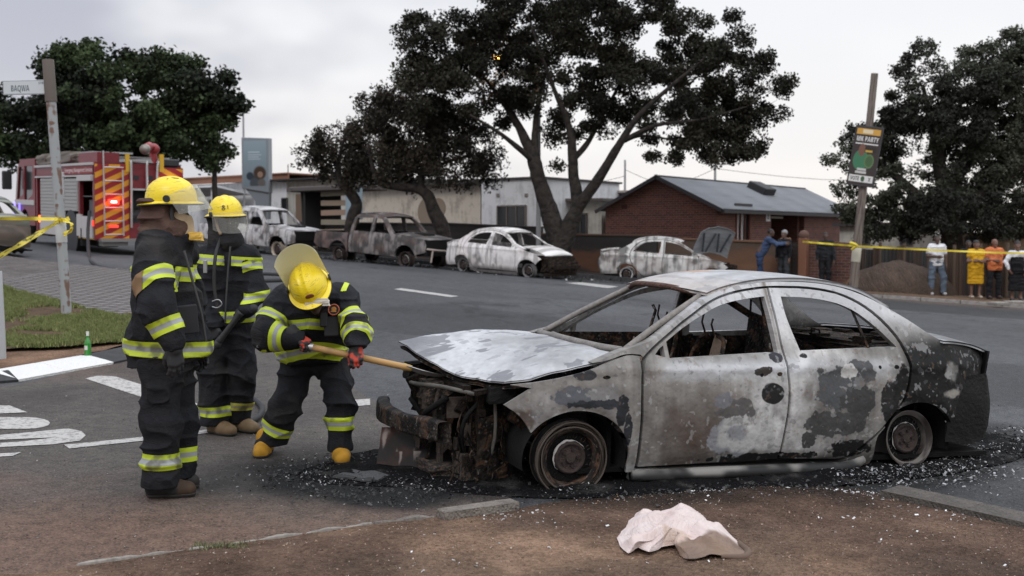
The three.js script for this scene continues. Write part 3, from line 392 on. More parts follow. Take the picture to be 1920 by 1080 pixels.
// left tree behind the fire engine
tree('broad dark green tree spreading behind the fire engine', 50, [
  [[404, 430, 0, 0.16, 1], [402, 330, 0, 0.12], [400, 300, 0, 0.10], [350, 230, -0.3, 0.08], [300, 150, -0.5, 0.03]], [[250, 430, 0, 0.5], [245, 300, 0, 0.35], [225, 220, 0, 0.2], [190, 150, 0, 0.08]], [[245, 300, 0, 0.2], [150, 220, 0.4, 0.12], [80, 180, 0.6, 0.04]], [[240, 280, 0, 0.2], [320, 200, -0.4, 0.1], [400, 160, -0.5, 0.03]],
], [[230, 190, 150, 95], [130, 190, 90, 80], [330, 190, 90, 80], [60, 250, 90, 60], [180, 130, 70, 40, 0, 0.8], [280, 125, 70, 38, 0, 0.8], [390, 220, 45, 45, 0, 0.8], [395, 150, 25, 22, 0, 0.6], [120, 100, 16, 14, 0, 0.8], [105, 135, 24, 20, 0, 0.8], [405, 270, 32, 40, 0, 0.35], [375, 290, 30, 30, 0, 0.3], [-20, 230, 60, 70], [230, 270, 190, 50, 1], [430, 225, 24, 30, 0, 0.7], [400, 190, 50, 60, 0, 0.7], [350, 290, 70, 34, 0, 0.5], [100, 290, 120, 40, 0.5], [350, 130, 30, 26, 0, 0.5]],
  { seed: 31, clumps: 7.4, clumpR: 0.55, per: 36, leaf: 0.17, c0: [0.018, 0.022, 0.015], c1: [0.055, 0.078, 0.034], mat: leafM });
// right tree behind the onlookers
tree('tall dense dark tree standing behind the onlookers and the poster pole', 38, [
  [[1790, 540, 0, 0.42, 1], [1785, 440, 0, 0.36], [1770, 350, 0, 0.28], [1750, 250, 0, 0.16], [1730, 160, 0, 0.06]], [[1785, 430, 0, 0.22], [1690, 340, 0.3, 0.16], [1630, 290, 0.5, 0.06]], [[1775, 360, 0, 0.22], [1850, 250, 0.3, 0.14], [1880, 120, 0.3, 0.05]], [[1780, 400, 0, 0.2], [1880, 340, -0.5, 0.14], [1960, 280, -0.6, 0.05]],
], [[1740, 300, 120, 110], [1850, 240, 120, 130], [1730, 190, 75, 70], [1650, 280, 62, 60, 0, 0.8], [1590, 290, 40, 24, 0, 0.6], [1610, 330, 45, 30, 0, 0.8], [1870, 120, 80, 55, 0, 0.9], [1930, 160, 80, 90], [1800, 400, 150, 55], [1660, 390, 90, 50], [1940, 330, 90, 90], [1720, 110, 34, 28, 0, 0.6], [1590, 385, 30, 26, 0, 0.7], [1680, 230, 40, 36, 0, 0.6], [1745, 95, 26, 14, 0, 0.5], [1920, 420, 60, 30, 0, 0.8], [1760, 420, 130, 40, -0.5], [1640, 420, 60, 26, 0, 0.8], [1850, 390, 80, 50], [1570, 300, 24, 16, 0, 0.6], [1620, 270, 50, 40, 0, 0.6], [1880, 85, 60, 24, 0, 0.6], [1900, 220, 70, 90, -0.5], [1960, 110, 70, 60], [1930, 260, 70, 70, 0.6], [1830, 170, 60, 50, 0.4], [1990, 200, 60, 90], [1790, 230, 60, 60, -0.8, 0.8]],
  { seed: 41, clumps: 11.2, clumpR: 0.42, per: 44, leaf: 0.092, c0: [0.026, 0.028, 0.022], c1: [0.072, 0.078, 0.056], mat: leafM });
// ================================================================ burnt cars
const LX0 = -1.1, LXW = 4.8, LYH = 1.6;                                        // the stretch of a car that its paint maps cover
const blotch = (x, y, s, l) => { const [cx, cy, rx, ry, amp = 0.5, fr = 9, soft = 0.05] = l, r = Math.hypot((x - cx) / rx, (y - cy) / ry); return r > 1 + amp * 0.8 + soft ? 0 : r < 1 - amp * 0.8 - soft ? 1 : sst(1 + soft, 1 - soft, r + amp * (0.62 * (fbm(x * fr + s, y * fr + s, s, 4) - 0.5) + 0.55 * (fbm(x * fr * 3.3 + s, y * fr * 3.3, s, 4) - 0.5)) * 2); };
function flakes(x, y, s, f, t) { return sst(t, t + 0.025, fbm(x * f + s, y * f, s, 5)); }
// what the fire left on the near side of the foreground sedan: ash-grey bare steel, primer, soot, rust
const SIDE = [
  // [cx, cy, rx, ry, edge, grain, soft], colour
  [[1.95, 0.70, 0.22, 0.165, 0.75, 6], [0.075, 0.077, 0.080]], [[2.13, 0.84, 0.12, 0.09, 0.8, 8], [0.075, 0.077, 0.08]], [[1.93, 0.48, 0.24, 0.10, 0.75, 6], [0.060, 0.060, 0.060]], [[1.72, 0.36, 0.06, 0.06, 0.7, 12], [0.06, 0.06, 0.06]], [[2.12, 0.62, 0.14, 0.10, 0.8, 7], [0.05, 0.05, 0.05]],
  [[1.12, 0.57, 0.13, 0.085, 0.7, 7], [0.105, 0.100, 0.096]], [[1.03, 0.66, 0.07, 0.05, 0.8, 14], [0.16, 0.16, 0.17]],
  [[1.415, 0.69, 0.085, 0.07, 0.12, 6], [0.014, 0.014, 0.014]], [[1.45, 0.93, 0.05, 0.035, 0.5, 14], [0.04, 0.042, 0.05]], [[1.34, 0.84, 0.07, 0.03, 0.8, 14], [0.05, 0.045, 0.04]], [[1.67, 0.94, 0.03, 0.015, 0.5, 20], [0.03, 0.03, 0.03]],
  [[0.04, 0.83, 0.075, 0.035, 0.4, 14], [0.045, 0.045, 0.048]], [[-0.03, 0.70, 0.13, 0.06, 0.6, 13], [0.085, 0.09, 0.10]], [[0.17, 0.70, 0.12, 0.075, 0.6, 12], [0.17, 0.165, 0.16]], [[0.30, 0.61, 0.045, 0.10, 0.6, 12], [0.022, 0.023, 0.026]], [[0.345, 0.48, 0.028, 0.11, 0.5, 14], [0.025, 0.026, 0.03]], [[0.13, 0.648, 0.24, 0.030, 0.8, 14], [0.028, 0.03, 0.034]], [[2.08, 0.29, 0.16, 0.06, 0.8, 9], [0.012, 0.012, 0.012]], [[1.35, 0.255, 0.42, 0.035, 0.8, 7], [0.012, 0.012, 0.012]], [[2.36, 0.60, 0.07, 0.14, 0.8, 9], [0.02, 0.02, 0.02]],
  [[1.33, 0.815, 0.014, 0.012, 0.1, 6], [0.004, 0.004, 0.004]], [[1.47, 0.82, 0.020, 0.014, 0.1, 6], [0.004, 0.004, 0.004]], [[2.28, 0.86, 0.014, 0.012, 0.1, 6], [0.004, 0.004, 0.004]], [[2.42, 0.86, 0.02, 0.014, 0.1, 6], [0.004, 0.004, 0.004]], [[0.19, 0.815, 0.026, 0.011, 0.1, 6], [0.004, 0.004, 0.004]],
  [[2.5, 0.74, 0.11, 0.14, 0.6, 9], [0.010, 0.010, 0.010]],
];
function sideCol2(x, y) {
  const n = fbm(x * 2.2, y * 2.2, 3), m = fbm(x * 9, y * 9, 4, 4), st = fbm(x * 26, y * 2.2, 6, 3);
  let c = mix3([0.60, 0.59, 0.575], [0.25, 0.238, 0.222], sst(0.36, 0.64, n)); c = c.map(q => q * (0.86 + 0.5 * (m - 0.5) + 0.5 * (st - 0.5))); c = mix3(c, [0.13, 0.12, 0.115], 0.75 * sst(0.54, 0.70, fbm(x * 5 + 3, y * 3.4, 12, 5)) * sst(0.95, 0.8, y));
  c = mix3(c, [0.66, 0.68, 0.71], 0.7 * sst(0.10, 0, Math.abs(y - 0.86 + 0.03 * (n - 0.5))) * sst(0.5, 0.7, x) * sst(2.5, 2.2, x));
  // brown scorch low on the front door, and along every sill
  c = mix3(c, [0.085, 0.060, 0.048], 0.95 * sst(0.38, 0, Math.hypot((x - 0.83) * 0.75, (y - 0.40) * 0.8) + 0.16 * (m - 0.5)));
  c = mix3(c, [0.20, 0.165, 0.14], 0.55 * sst(0.24, 0, Math.hypot((x - 1.05), (y - 0.66) * 1.6) + 0.2 * (n - 0.5)));
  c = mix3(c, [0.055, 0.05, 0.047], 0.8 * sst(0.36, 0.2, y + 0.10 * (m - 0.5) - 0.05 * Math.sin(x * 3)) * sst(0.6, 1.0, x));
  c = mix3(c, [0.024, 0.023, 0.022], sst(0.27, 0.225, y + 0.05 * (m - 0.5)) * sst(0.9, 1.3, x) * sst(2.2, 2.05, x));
  for (const [l, k] of SIDE) if (l[2] > 0.1) { const q = Math.hypot((x - l[0]) / l[2], (y - l[1]) / l[3]); if (q < 1.9) c = mix3(c, [0.14, 0.125, 0.115], 0.5 * sst(1.8, 0.8, q + (n - 0.5) * 1.2 + (m - 0.5) * 0.5)); }
  for (const [l, k] of SIDE) { const b = blotch(x, y, l[0] * 7 + 3, l); if (b > 0) c = mix3(c, k.map(q => q * (0.8 + 0.5 * m)), b); }
  { const l = [1.12, 0.40, 0.19, 0.13, 0.5, 10], b = blotch(x, y, 51, l); if (b > 0) { const s = Math.sin(24 * Math.hypot(x - 1.12, (y - 0.44) * 1.4) + 9 * n); c = mix3(c, mix3([0.26, 0.27, 0.29], [0.50, 0.50, 0.49], sst(-0.4, 0.6, s + (m - 0.5) * 3)), b * 0.8); } }
  { const b = blotch(x, y, 77, [2.02, 0.83, 0.07, 0.05, 0.8, 14]); c = mix3(c, [0.48, 0.47, 0.45], b); const b2 = blotch(x, y, 79, [2.1, 0.75, 0.05, 0.05, 0.9, 16]); c = mix3(c, [0.16, 0.16, 0.16], b2); }
  // the tail is black with soot and charred plastic, a pale band left on the pillar
  const tail = sst(2.47, 2.62, x + 0.25 * (n - 0.5) + 0.08 * (m - 0.5) - 0.30 * Math.max(0, y - 0.93) * 1.2) * sst(1.16, 0.98, y + 0.1 * (n - 0.5)); c = mix3(c, [0.0095, 0.0095, 0.0095], tail * 0.985);
  c = mix3(c, [0.40, 0.40, 0.40], tail * flakes(x, y, 91, 9, 0.70) * 0.45);
  c = mix3(c, [0.40, 0.39, 0.37], 0.6 * blotch(x, y, 93, [2.92, 0.82, 0.06, 0.06, 0.9, 8, 0.5])); c = mix3(c, [0.40, 0.37, 0.33], 0.7 * blotch(x, y, 95, [2.95, 0.66, 0.09, 0.03, 0.7, 8, 0.3]));
  if (y > 0.98) { c = mix3(c, [0.60, 0.61, 0.63], 0.65 * sst(1.0, 1.3, y)); const sc = sst(0.55, 0.62, fbm(x * 30 + y * 30, x * 8 - y * 8, 14, 3)); c = mix3(c, [0.2, 0.19, 0.185], 0.6 * sc * sst(1.65, 1.2, x)); c = mix3(c, [0.24, 0.22, 0.2], 0.7 * sst(0.03, 0.0, Math.abs(x - 1.49)) + 0.35 * sst(0.5, 0.7, st) * sst(1.6, 1.5, x)); }
  c = mix3(c, [0.07, 0.052, 0.042], 0.9 * blotch(x, y, 97, [-0.36, 0.545, 0.085, 0.075, 0.7, 9, 0.35])); c = mix3(c, [0.11, 0.10, 0.095], 0.5 * sst(-0.32, -0.47, x + 0.2 * (m - 0.5)) * sst(0.72, 0.6, y));
  // flakes of burnt paint, chips and runs
  c = mix3(c, [0.10, 0.10, 0.105], 0.42 * flakes(x, y, 11, 24, 0.70)); c = mix3(c, [0.62, 0.62, 0.62], 0.22 * flakes(x, y, 17, 26, 0.70)); c = mix3(c, [0.18, 0.11, 0.07], 0.3 * flakes(x, y, 23, 34, 0.71));
  return c;
}
function topCol2(x, z) {
  const n = fbm(x * 2, z * 2, 8), m = fbm(x * 9, z * 9, 9, 4); let c = mix3([0.57, 0.575, 0.585], [0.30, 0.30, 0.305], sst(0.36, 0.66, n * 0.6 + 0.4 * m)).map(q => q * (0.9 + 0.6 * (m - 0.5) + 0.3 * (fbm(x * 30, z * 30, 47, 3) - 0.5)));
  c = mix3(c, [0.13, 0.13, 0.14], 0.9 * sst(-0.50, -0.78, x + 0.38 * (fbm(x * 5, z * 5, 31, 4) - 0.5)) * sst(0.20, -0.2, z + 0.3 * (m - 0.5)) * sst(0.40, 0.52, fbm(x * 3.2, z * 3.2, 33, 4) + 0.1));
  c = mix3(c, [0.15, 0.15, 0.165], 0.85 * sst(0.655, 0.675, fbm(x * 5 + 2, z * 11, 35, 5)) * sst(0.3, 0.1, x));
  const rust = sst(1.35, 0.95, x + 0.5 * (fbm(x * 4, z * 3, 37, 4) - 0.5)) * sst(0.75, 0.85, x); c = mix3(c, [0.46, 0.37, 0.30], 0.45 * rust); c = mix3(c, [0.20, 0.16, 0.14], 0.7 * rust * sst(0.52, 0.6, fbm(x * 14, z * 3, 39, 4)));
  c = mix3(c, [0.40, 0.24, 0.15], 0.8 * blotch(x, z, 41, [1.32, -0.1, 0.10, 0.2, 0.7, 7]));
  c = mix3(c, [0.2, 0.2, 0.21], 0.5 * flakes(x, z, 43, 15, 0.68));
  return mix3(c, [0.10, 0.10, 0.10], sst(2.85, 3.0, x) * sst(0.35, 0.55, fbm(x * 6, z * 6, 45)) * 0.9);
}
const chipBump = (x, y) => 0.5 + 0.5 * (fbm(x * 16 + 11, y * 16, 11, 4) - 0.5) + 0.35 * (fbm(x * 5, y * 5, 4, 3) - 0.5) + 0.18 * (fbm(x * 60, y * 60, 5, 2) - 0.5);
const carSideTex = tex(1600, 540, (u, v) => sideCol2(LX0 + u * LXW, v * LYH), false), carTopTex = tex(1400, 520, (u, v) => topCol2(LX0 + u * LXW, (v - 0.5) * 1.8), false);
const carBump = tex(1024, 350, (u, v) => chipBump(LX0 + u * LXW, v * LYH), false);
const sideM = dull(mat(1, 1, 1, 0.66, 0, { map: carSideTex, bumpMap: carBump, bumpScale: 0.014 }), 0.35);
const topM = new THREE.MeshStandardMaterial({ map: carTopTex, bumpMap: carBump, bumpScale: 0.010, roughness: 0.5, side: THREE.DoubleSide });
const charTex = tex(512, 512, (u, v) => { const n = pfbm(u, v, 8, 5, 3), m = pfbm(u, v, 30, 3, 5); let c = mix3([0.028, 0.025, 0.023], [0.10, 0.082, 0.07], sst(0.45, 0.7, n)); c = mix3(c, [0.20, 0.115, 0.07], 0.75 * sst(0.58, 0.72, pfbm(u, v, 12, 4, 17))); c = mix3(c, [0.42, 0.40, 0.38], 0.5 * sst(0.68, 0.76, pfbm(u, v, 26, 4, 27))); return c.map(q => q * (0.7 + 0.6 * m)); });
const charBump = tex(512, 512, (u, v) => pfbm(u, v, 30, 4, 5)); charTex.repeat.set(1.6, 1.6); charBump.repeat.set(1.6, 1.6);
const charM = dull(mat(0.52, 0.50, 0.48, 0.85, 0, { map: charTex, bumpMap: charBump, bumpScale: 0.02 }), 0.3), engineM = dull(mat(0.42, 0.39, 0.37, 0.85, 0, { map: charTex, bumpMap: charBump, bumpScale: 0.02 }), 0.3);
const sootM = dull(mat(0.014, 0.0135, 0.013, 0.8, 0, { bumpMap: charBump, bumpScale: 0.008 }), 0.3), greyM = mat(0.34, 0.32, 0.30, 0.7, 0, { map: charTex === null ? null : concreteTex }), rustM = mat(0.16, 0.085, 0.06, 0.9, 0, { map: concreteTex, bumpMap: charBump, bumpScale: 0.012 });
const sillM = mat(1, 1, 1, 0.7, 0, { map: tex(512, 64, (u, v) => { const n = pfbm(u, v, 14, 4, 7); return mix3([0.25, 0.24, 0.225], [0.018, 0.018, 0.018], sst(0.40, 0.56, n)); }, false) });
const wireM = mat(0.085, 0.068, 0.055, 0.7, 0.1);

function sideW(x, y) { // half width of a sedan body at x (to the rear) and height y
  let w = smooth1([0.10, 0.22, 0.32, 0.55, 0.72, 0.90, 0.97, 1.18, 1.38, 1.46], [0.74, 0.80, 0.835, 0.865, 0.862, 0.835, 0.80, 0.705, 0.60, 0.55], y);
  w += 0.012 * Math.exp(-Math.pow((y - 0.86) / 0.03, 2));
  if (x < 0.1) w -= 0.30 * Math.pow((0.1 - x) / 0.95, 2); if (x > 2.7) w -= 0.24 * Math.pow((x - 2.7) / 0.7, 2);
  for (const [cx, cy] of [[0, 0.30], [2.62, 0.31]]) { const r = Math.hypot(x - cx, y - cy); w += 0.014 * Math.exp(-Math.pow((r - 0.36) / 0.05, 2)); }
  return w;
}
const warp = (x, y, k = 1) => k * (0.026 * (fbm(x * 3, y * 3, 61, 3) - 0.5) + 0.004 * (fbm(x * 12, y * 12, 62, 2) - 0.5));
const arc = (cx, cy, rx, ry, a0, a1, n) => Array.from({ length: n + 1 }, (_, i) => { const a = (a0 + (a1 - a0) * i / n) * Math.PI / 180; return [cx + Math.cos(a) * rx, cy + Math.sin(a) * ry]; });
const sUV = (x, y) => [(x - LX0) / LXW, y / LYH];
const OUT = { // the sedan's panels, side view
  fender: [[0.43, 0.945], [0.36, 0.953], [0.22, 0.915], [0.08, 0.862], [-0.10, 0.815], [-0.28, 0.783], [-0.42, 0.765], [-0.30, 0.748], [-0.46, 0.64], [-0.36, 0.575], ...arc(0.005, 0.295, 0.365, 0.315, 146, -12, 14), [0.375, 0.19], [0.43, 0.19]],
  frontDoor: [[0.455, 0.225], [1.495, 0.238], [1.53, 0.6], [1.535, 0.75], [1.508, 0.95], [1.506, 1.388], [1.29, 1.36], [1.14, 1.325], [1.02, 1.277], [0.79, 1.145], [0.56, 0.995], [0.47, 0.925], [0.448, 0.86]],
  frontHole: [[0.645, 0.925], [1.478, 0.962], [1.470, 1.333], [1.31, 1.315], [1.18, 1.292], [1.065, 1.26], [0.825, 1.148], [0.64, 1.035]],
  mirrorHole: [[0.545, 0.955], [0.615, 0.935], [0.615, 1.01], [0.585, 0.995]],
  rearDoor: [[1.515, 0.242], [2.02, 0.215], [2.13, 0.265], [2.385, 0.51], [2.50, 0.70], [2.535, 0.82], [2.515, 1.0], [2.36, 1.208], [2.15, 1.338], [1.88, 1.39], [1.524, 1.39], [1.526, 0.95], [1.553, 0.75], [1.548, 0.6]],
  rearHole: [[1.655, 0.968], [2.462, 0.995], [2.313, 1.15], [2.13, 1.275], [1.864, 1.33], [1.605, 1.333], [1.60, 1.2]],
  frame: [[0.10, 0.905], [0.30, 0.975], [0.43, 1.01], [0.55, 1.045], [0.759, 1.18], [1.0, 1.325], [1.15, 1.375], [1.288, 1.405], [1.541, 1.435], [1.933, 1.435], [2.249, 1.378], [2.529, 1.235], [2.80, 1.07], [2.90, 1.03], [3.10, 1.005], [3.30, 0.965], [3.40, 0.94], [3.42, 0.88], [3.36, 0.80], [3.36, 0.72], [3.10, 0.66], [2.99, 0.52], ...arc(2.62, 0.315, 0.345, 0.295, 28, 196, 14), [2.275, 0.17], [2.15, 0.125], [0.44, 0.105], [0.44, 0.205], [2.04, 0.195], [2.15, 0.25], [2.41, 0.505], [2.525, 0.70], [2.56, 0.82], [2.54, 1.01], [2.378, 1.225], [2.16, 1.356], [1.88, 1.408], [1.50, 1.406], [1.29, 1.378], [1.14, 1.345], [1.01, 1.296], [0.78, 1.162], [0.548, 1.012], [0.455, 0.94], [0.44, 0.955], [0.34, 0.962], [0.20, 0.918]],
};
const FL = {}; for (const [k, h, e] of [['fender', [], 0.06], ['frontDoor', ['frontHole', 'mirrorHole'], 0.075], ['rearDoor', ['rearHole'], 0.075], ['frame', [], 0.07]]) FL[k] = flat(rnd(OUT[k]), h.map(q => rnd(OUT[q])), e);
const SH = {}; // shells, shared by all the sedans: near side (1) and far side (-1)
for (const s of [1, -1]) for (const [k, th] of [['fender', 0.02], ['frontDoor', 0.055], ['rearDoor', 0.055], ['frame', 0.085]]) {
  const f = (x, y) => V(x, y, s * (sideW(x, y) + warp(x, y, k === 'frame' ? 0.7 : 1) - (k === 'frame' && y > 0.93 ? -0.002 : 0))), fi = (x, y) => V(x, y, s * (sideW(x, y) - th * (k === 'frame' && x > 2.5 && y < 1.0 ? 0.4 : 1)));
  SH[k + s] = shell(FL[k], f, fi, sUV, s < 0);
}
const HF = [[-0.30, 0.792, 0.765], [-0.44, 0.765, 0.66], [-0.52, 0.758, 0.50], [-0.62, 0.768, 0.32], [-0.70, 0.808, 0.15], [-0.78, 0.868, -0.1], [-0.86, 0.93, -0.43], [-0.66, 0.90, -0.70]], HR = [[0.36, 0.956, 0.795], [0.28, 0.968, 0.66], [0.22, 0.975, 0.45], [0.15, 0.99, 0.15], [0.13, 0.995, -0.15], [0.14, 0.995, -0.45], [0.34, 0.962, -0.79]];
const hoodAt = (s, t) => { const a = poly(HF, t), b = poly(HR, t), k = s; const p = V(lerp(a[0], b[0], k), lerp(a[1], b[1], k), lerp(a[2], b[2], k)); p.y += (0.004 + 0.034 * sst(0, 0.16, t) * sst(1, 0.84, t)) * Math.sin(Math.PI * k) + 0.030 * (fbm(p.x * 3, p.z * 3, 71, 3) - 0.5) + 0.012 * (Math.pow(1 - Math.abs(2 * vn(p.x * 2.4 + p.z * 2, p.z * 3.1, 4) - 1), 3) - 0.3); return p; };
const hoodGeo = grid(hoodAt, 26, 34, p => [(p.x - LX0) / LXW, p.z / 1.8 + 0.5], 0.012);
const HFs = [[-0.55, 0.75, 0.66], [-0.68, 0.76, 0.4], [-0.74, 0.77, 0], [-0.68, 0.76, -0.4], [-0.55, 0.75, -0.66]];
const plainHood = (s, t) => { const a = poly(HFs, t), b = poly([[0.32, 0.955, 0.70], [0.2, 0.98, 0.4], [0.15, 0.99, 0], [0.2, 0.98, -0.4], [0.32, 0.955, -0.70]], t), p = V(lerp(a[0], b[0], s), lerp(a[1], b[1], s), lerp(a[2], b[2], s)); p.y += 0.05 * Math.sin(Math.PI * s * 0.9); return p; };
const plainHoodGeo = grid(plainHood, 12, 12, p => [(p.x - LX0) / LXW, p.z / 1.8 + 0.5], 0.02);
const cantY = x => smooth1([0.759, 1.0, 1.288, 1.541, 1.933, 2.249, 2.529], [1.18, 1.325, 1.405, 1.435, 1.435, 1.378, 1.235], x);
const roofAt = (s, t) => { const zt = t * 2 - 1, x0 = 0.90 + 0.12 * zt * zt, x = lerp(x0, 2.40 + 0.08 * zt * zt, s), y0 = cantY(x), w = sideW(x, y0) - 0.002, yc = smooth1([0.88, 1.1, 1.4, 1.8, 2.1, 2.3, 2.45], [1.362, 1.428, 1.468, 1.472, 1.436, 1.386, 1.325], x); return V(x, y0 - 0.002 + Math.max(0, yc - y0) * (1 - Math.pow(Math.abs(zt), 2.2)) + 0.006 * (fbm(x * 3, zt * 3, 75, 3) - 0.5), w * zt); };
const roofGeo = grid(roofAt, 30, 24, p => [(p.x - LX0) / LXW, p.z / 1.8 + 0.5], 0.025);
const deckGeo = grid((s, t) => { const zt = t * 2 - 1, x = lerp(2.86 + 0.06 * (1 - zt * zt), 3.40 + 0.10 * (1 - zt * zt), s); return V(x, 1.02 - 0.085 * s * s + 0.035 * (1 - zt * zt) + 0.016 * (fbm(x * 4, zt * 4, 77, 3) - 0.5), zt * (0.80 - 0.17 * s)); }, 12, 18, p => [(p.x - LX0) / LXW, p.z / 1.8 + 0.5], 0.02);
const tailGeo = grid((s, t) => { const zt = t * 2 - 1, y = lerp(0.95, 0.60, s); return V(3.40 + 0.10 * (1 - zt * zt) - 0.05 * s + 0.02 * (fbm(y * 8, zt * 6, 79) - 0.5), y, zt * 0.66); }, 8, 16, p => sUV(p.x, p.y), 0.015);
const bumperGeo = grid((s, t) => { const a = (t * 2 - 1) * 1.0, y = lerp(0.80, 0.27 + 0.06 * fbm(t * 9, 2, 2), s), k = Math.abs(a), side = Math.sign(a); let x, z; if (k < 0.62) { x = 3.50 - 0.10 * (k / 0.62) ** 2; z = side * k / 0.62 * 0.66; } else { const q = (k - 0.62) / 0.38; x = 3.40 - 0.50 * q; z = side * (0.66 + 0.135 * Math.sin(q * 1.57)); } const ns = 0.05 * (fbm(x * 5 + 3, y * 5, z * 5, 4) - 0.5); const b = 0.04 * Math.sin(Math.PI * s); return V(x + ns + b * (k < 0.62 ? 1 : 0.3), y + ns * 0.6 - 0.02 * Math.sin(t * 9), z + side * (b * 0.5 + ns * 0.6)); }, 10, 40, p => [p.x + p.z, p.y], 0.012);
// steel wheel: rim barrel, slotted disc, hub, nuts and the wire left of the tyre
const wheelGeo = (() => {
  const lathe = (pts, n = 40) => { const g = new THREE.LatheGeometry(pts.map(p => new THREE.Vector2(p[0], p[1])), n); g.rotateX(Math.PI / 2); return g; };    // axis along z, outside at +z
  const rim = lathe([[0.165, -0.10], [0.197, -0.10], [0.203, -0.09], [0.19, -0.082], [0.172, -0.06], [0.165, 0.0], [0.170, 0.055], [0.19, 0.072], [0.203, 0.08], [0.204, 0.09], [0.197, 0.092], [0.187, 0.078], [0.168, 0.062]]);
  const s = new THREE.Shape(); s.absarc(0, 0, 0.170, 0, 6.2832, false); const hub = new THREE.Path(); hub.absarc(0, 0, 0.098, 0, 6.2832, true); s.holes.push(hub);
  for (let i = 0; i < 14; i++) { const a = i / 14 * 6.2832, p = new THREE.Path(); p.absellipse(Math.cos(a) * 0.143, Math.sin(a) * 0.143, 0.017, 0.0125, 0, 6.2832, true, a); s.holes.push(p); }
  const disc = new THREE.ExtrudeGeometry(s, { depth: 0.006, bevelEnabled: false, curveSegments: 28 }); disc.translate(0, 0, 0.034);
  const dome = lathe([[0.0, 0.062], [0.028, 0.064], [0.034, 0.058], [0.036, 0.046], [0.07, 0.044], [0.082, 0.05], [0.09, 0.062], [0.097, 0.062], [0.104, 0.052], [0.108, 0.038], [0.10, 0.034]]);
  const nuts = []; for (let i = 0; i < 5; i++) { const a = i / 5 * 6.2832; nuts.push(cyl(0.011, 0.012, 0.022, 6, Math.cos(a) * 0.055, Math.sin(a) * 0.055, 0.05, Math.PI / 2)); }
  return { rim, disc, dome, nuts: mergeGeometries(nuts.map(g => clean(g)), false) };
})();
const rimM = mat(0.15, 0.138, 0.13, 0.75, 0, { map: charTex === null ? null : tex(256, 256, (u, v) => { const n = pfbm(u, v, 6, 5, 9); return mix3([0.14, 0.10, 0.085], [0.95, 0.93, 0.9], sst(0.38, 0.66, n)); }) }), hubM = mat(0.055, 0.038, 0.034, 0.85, 0, { bumpMap: charBump, bumpScale: 0.01 });
const ashM = mat(0.46, 0.44, 0.42, 0.9), darkRimM = dull(mat(0.62, 0.58, 0.55, 0.8, 0, { map: charTex, bumpMap: charBump, bumpScale: 0.008 }), 0.4);
function wheel(parent, x, y, z, s, tyre, camber = 0, mm = rimM) {
  const w = new THREE.Group(); w.name = 'wheel'; parent.add(w); w.position.set(x, y, z); w.scale.z = s; w.rotation.x = camber;
  part('rim', [wheelGeo.rim, wheelGeo.disc], mm, w); part('drum', cyl(0.163, 0.163, 0.05, 28, 0, 0, -0.01, Math.PI / 2), sootM, w); part('hub', [wheelGeo.dome, wheelGeo.nuts], hubM, w); { const q = []; for (let i = 0; i <= 30; i++) { const a = 0.5 + i / 30 * 3.4, R = 0.112 + 0.010 * (fbm(i * 0.5, x * 3, 7, 3) - 0.5); q.push([Math.cos(a) * R, Math.sin(a) * R, 0.043]); } if (tyre !== null) part('ash_ring', tube(q, q.map((_, i) => Math.max(0.001, 0.022 * (fbm(i * 0.45, 3, x, 3) - 0.28) * Math.sin(Math.PI * (i + 0.5) / 31))), 6), ashM, w); }
  if (tyre) { const r = rng(Math.round(x * 100 + 7)), gs = []; for (let i = 0; i < 16; i++) { const R = 0.206 + 0.042 * r(), q = []; const zz = 0.09 - r() * 0.16; for (let k = 0; k <= 40; k++) { const a = k / 40 * 6.2832; q.push([Math.cos(a) * (R + 0.008 * (fbm(Math.cos(a) * 3 + i, Math.sin(a) * 3, i, 3) - 0.5)), Math.sin(a) * R * 0.985, zz + 0.012 * Math.sin(a * 2 + i)]); } gs.push(tube(q, 0.0035 + 0.003 * r(), 5, 0, false)); } part('tyre_wire', gs, wireM, w); part('tyre', mv(new THREE.TorusGeometry(0.222, 0.028, 10, 44), 0, 0, 0.0), mat(0.02, 0.019, 0.018, 0.95, 0, { bumpMap: charBump, bumpScale: 0.02 }), w); }
  return w;
}
const lump = (x, y, z, sx, sy, sz, seed) => { const g = mergeVertices(new THREE.BoxGeometry(1, 1, 1, 5, 5, 5).toNonIndexed()); g.deleteAttribute('normal'); const p = g.attributes.position; for (let i = 0; i < p.count; i++) { const v = V(p.getX(i), p.getY(i), p.getZ(i)); const k = 1 + 0.5 * (fbm(v.x * 2.4 + seed, v.y * 2.4, v.z * 2.4, 3) - 0.5); p.setXYZ(i, x + v.x * sx * k, y + v.y * sy * k, z + v.z * sz * k); } const q = g.toNonIndexed(); q.computeVertexNormals(); return q; };
function plate(x, y, z, w, h, rx, ry, rz, seed, th = 0.006) { return mv(grid((s, t) => V((s - 0.5) * w, (t - 0.5) * h, 0.05 * (fbm(s * 3 + seed, t * 3, seed, 3) - 0.5) * Math.min(1, w * 3)), 8, 8, (p) => [p.x, p.y], th), x, y, z, rx, ry, rz); }
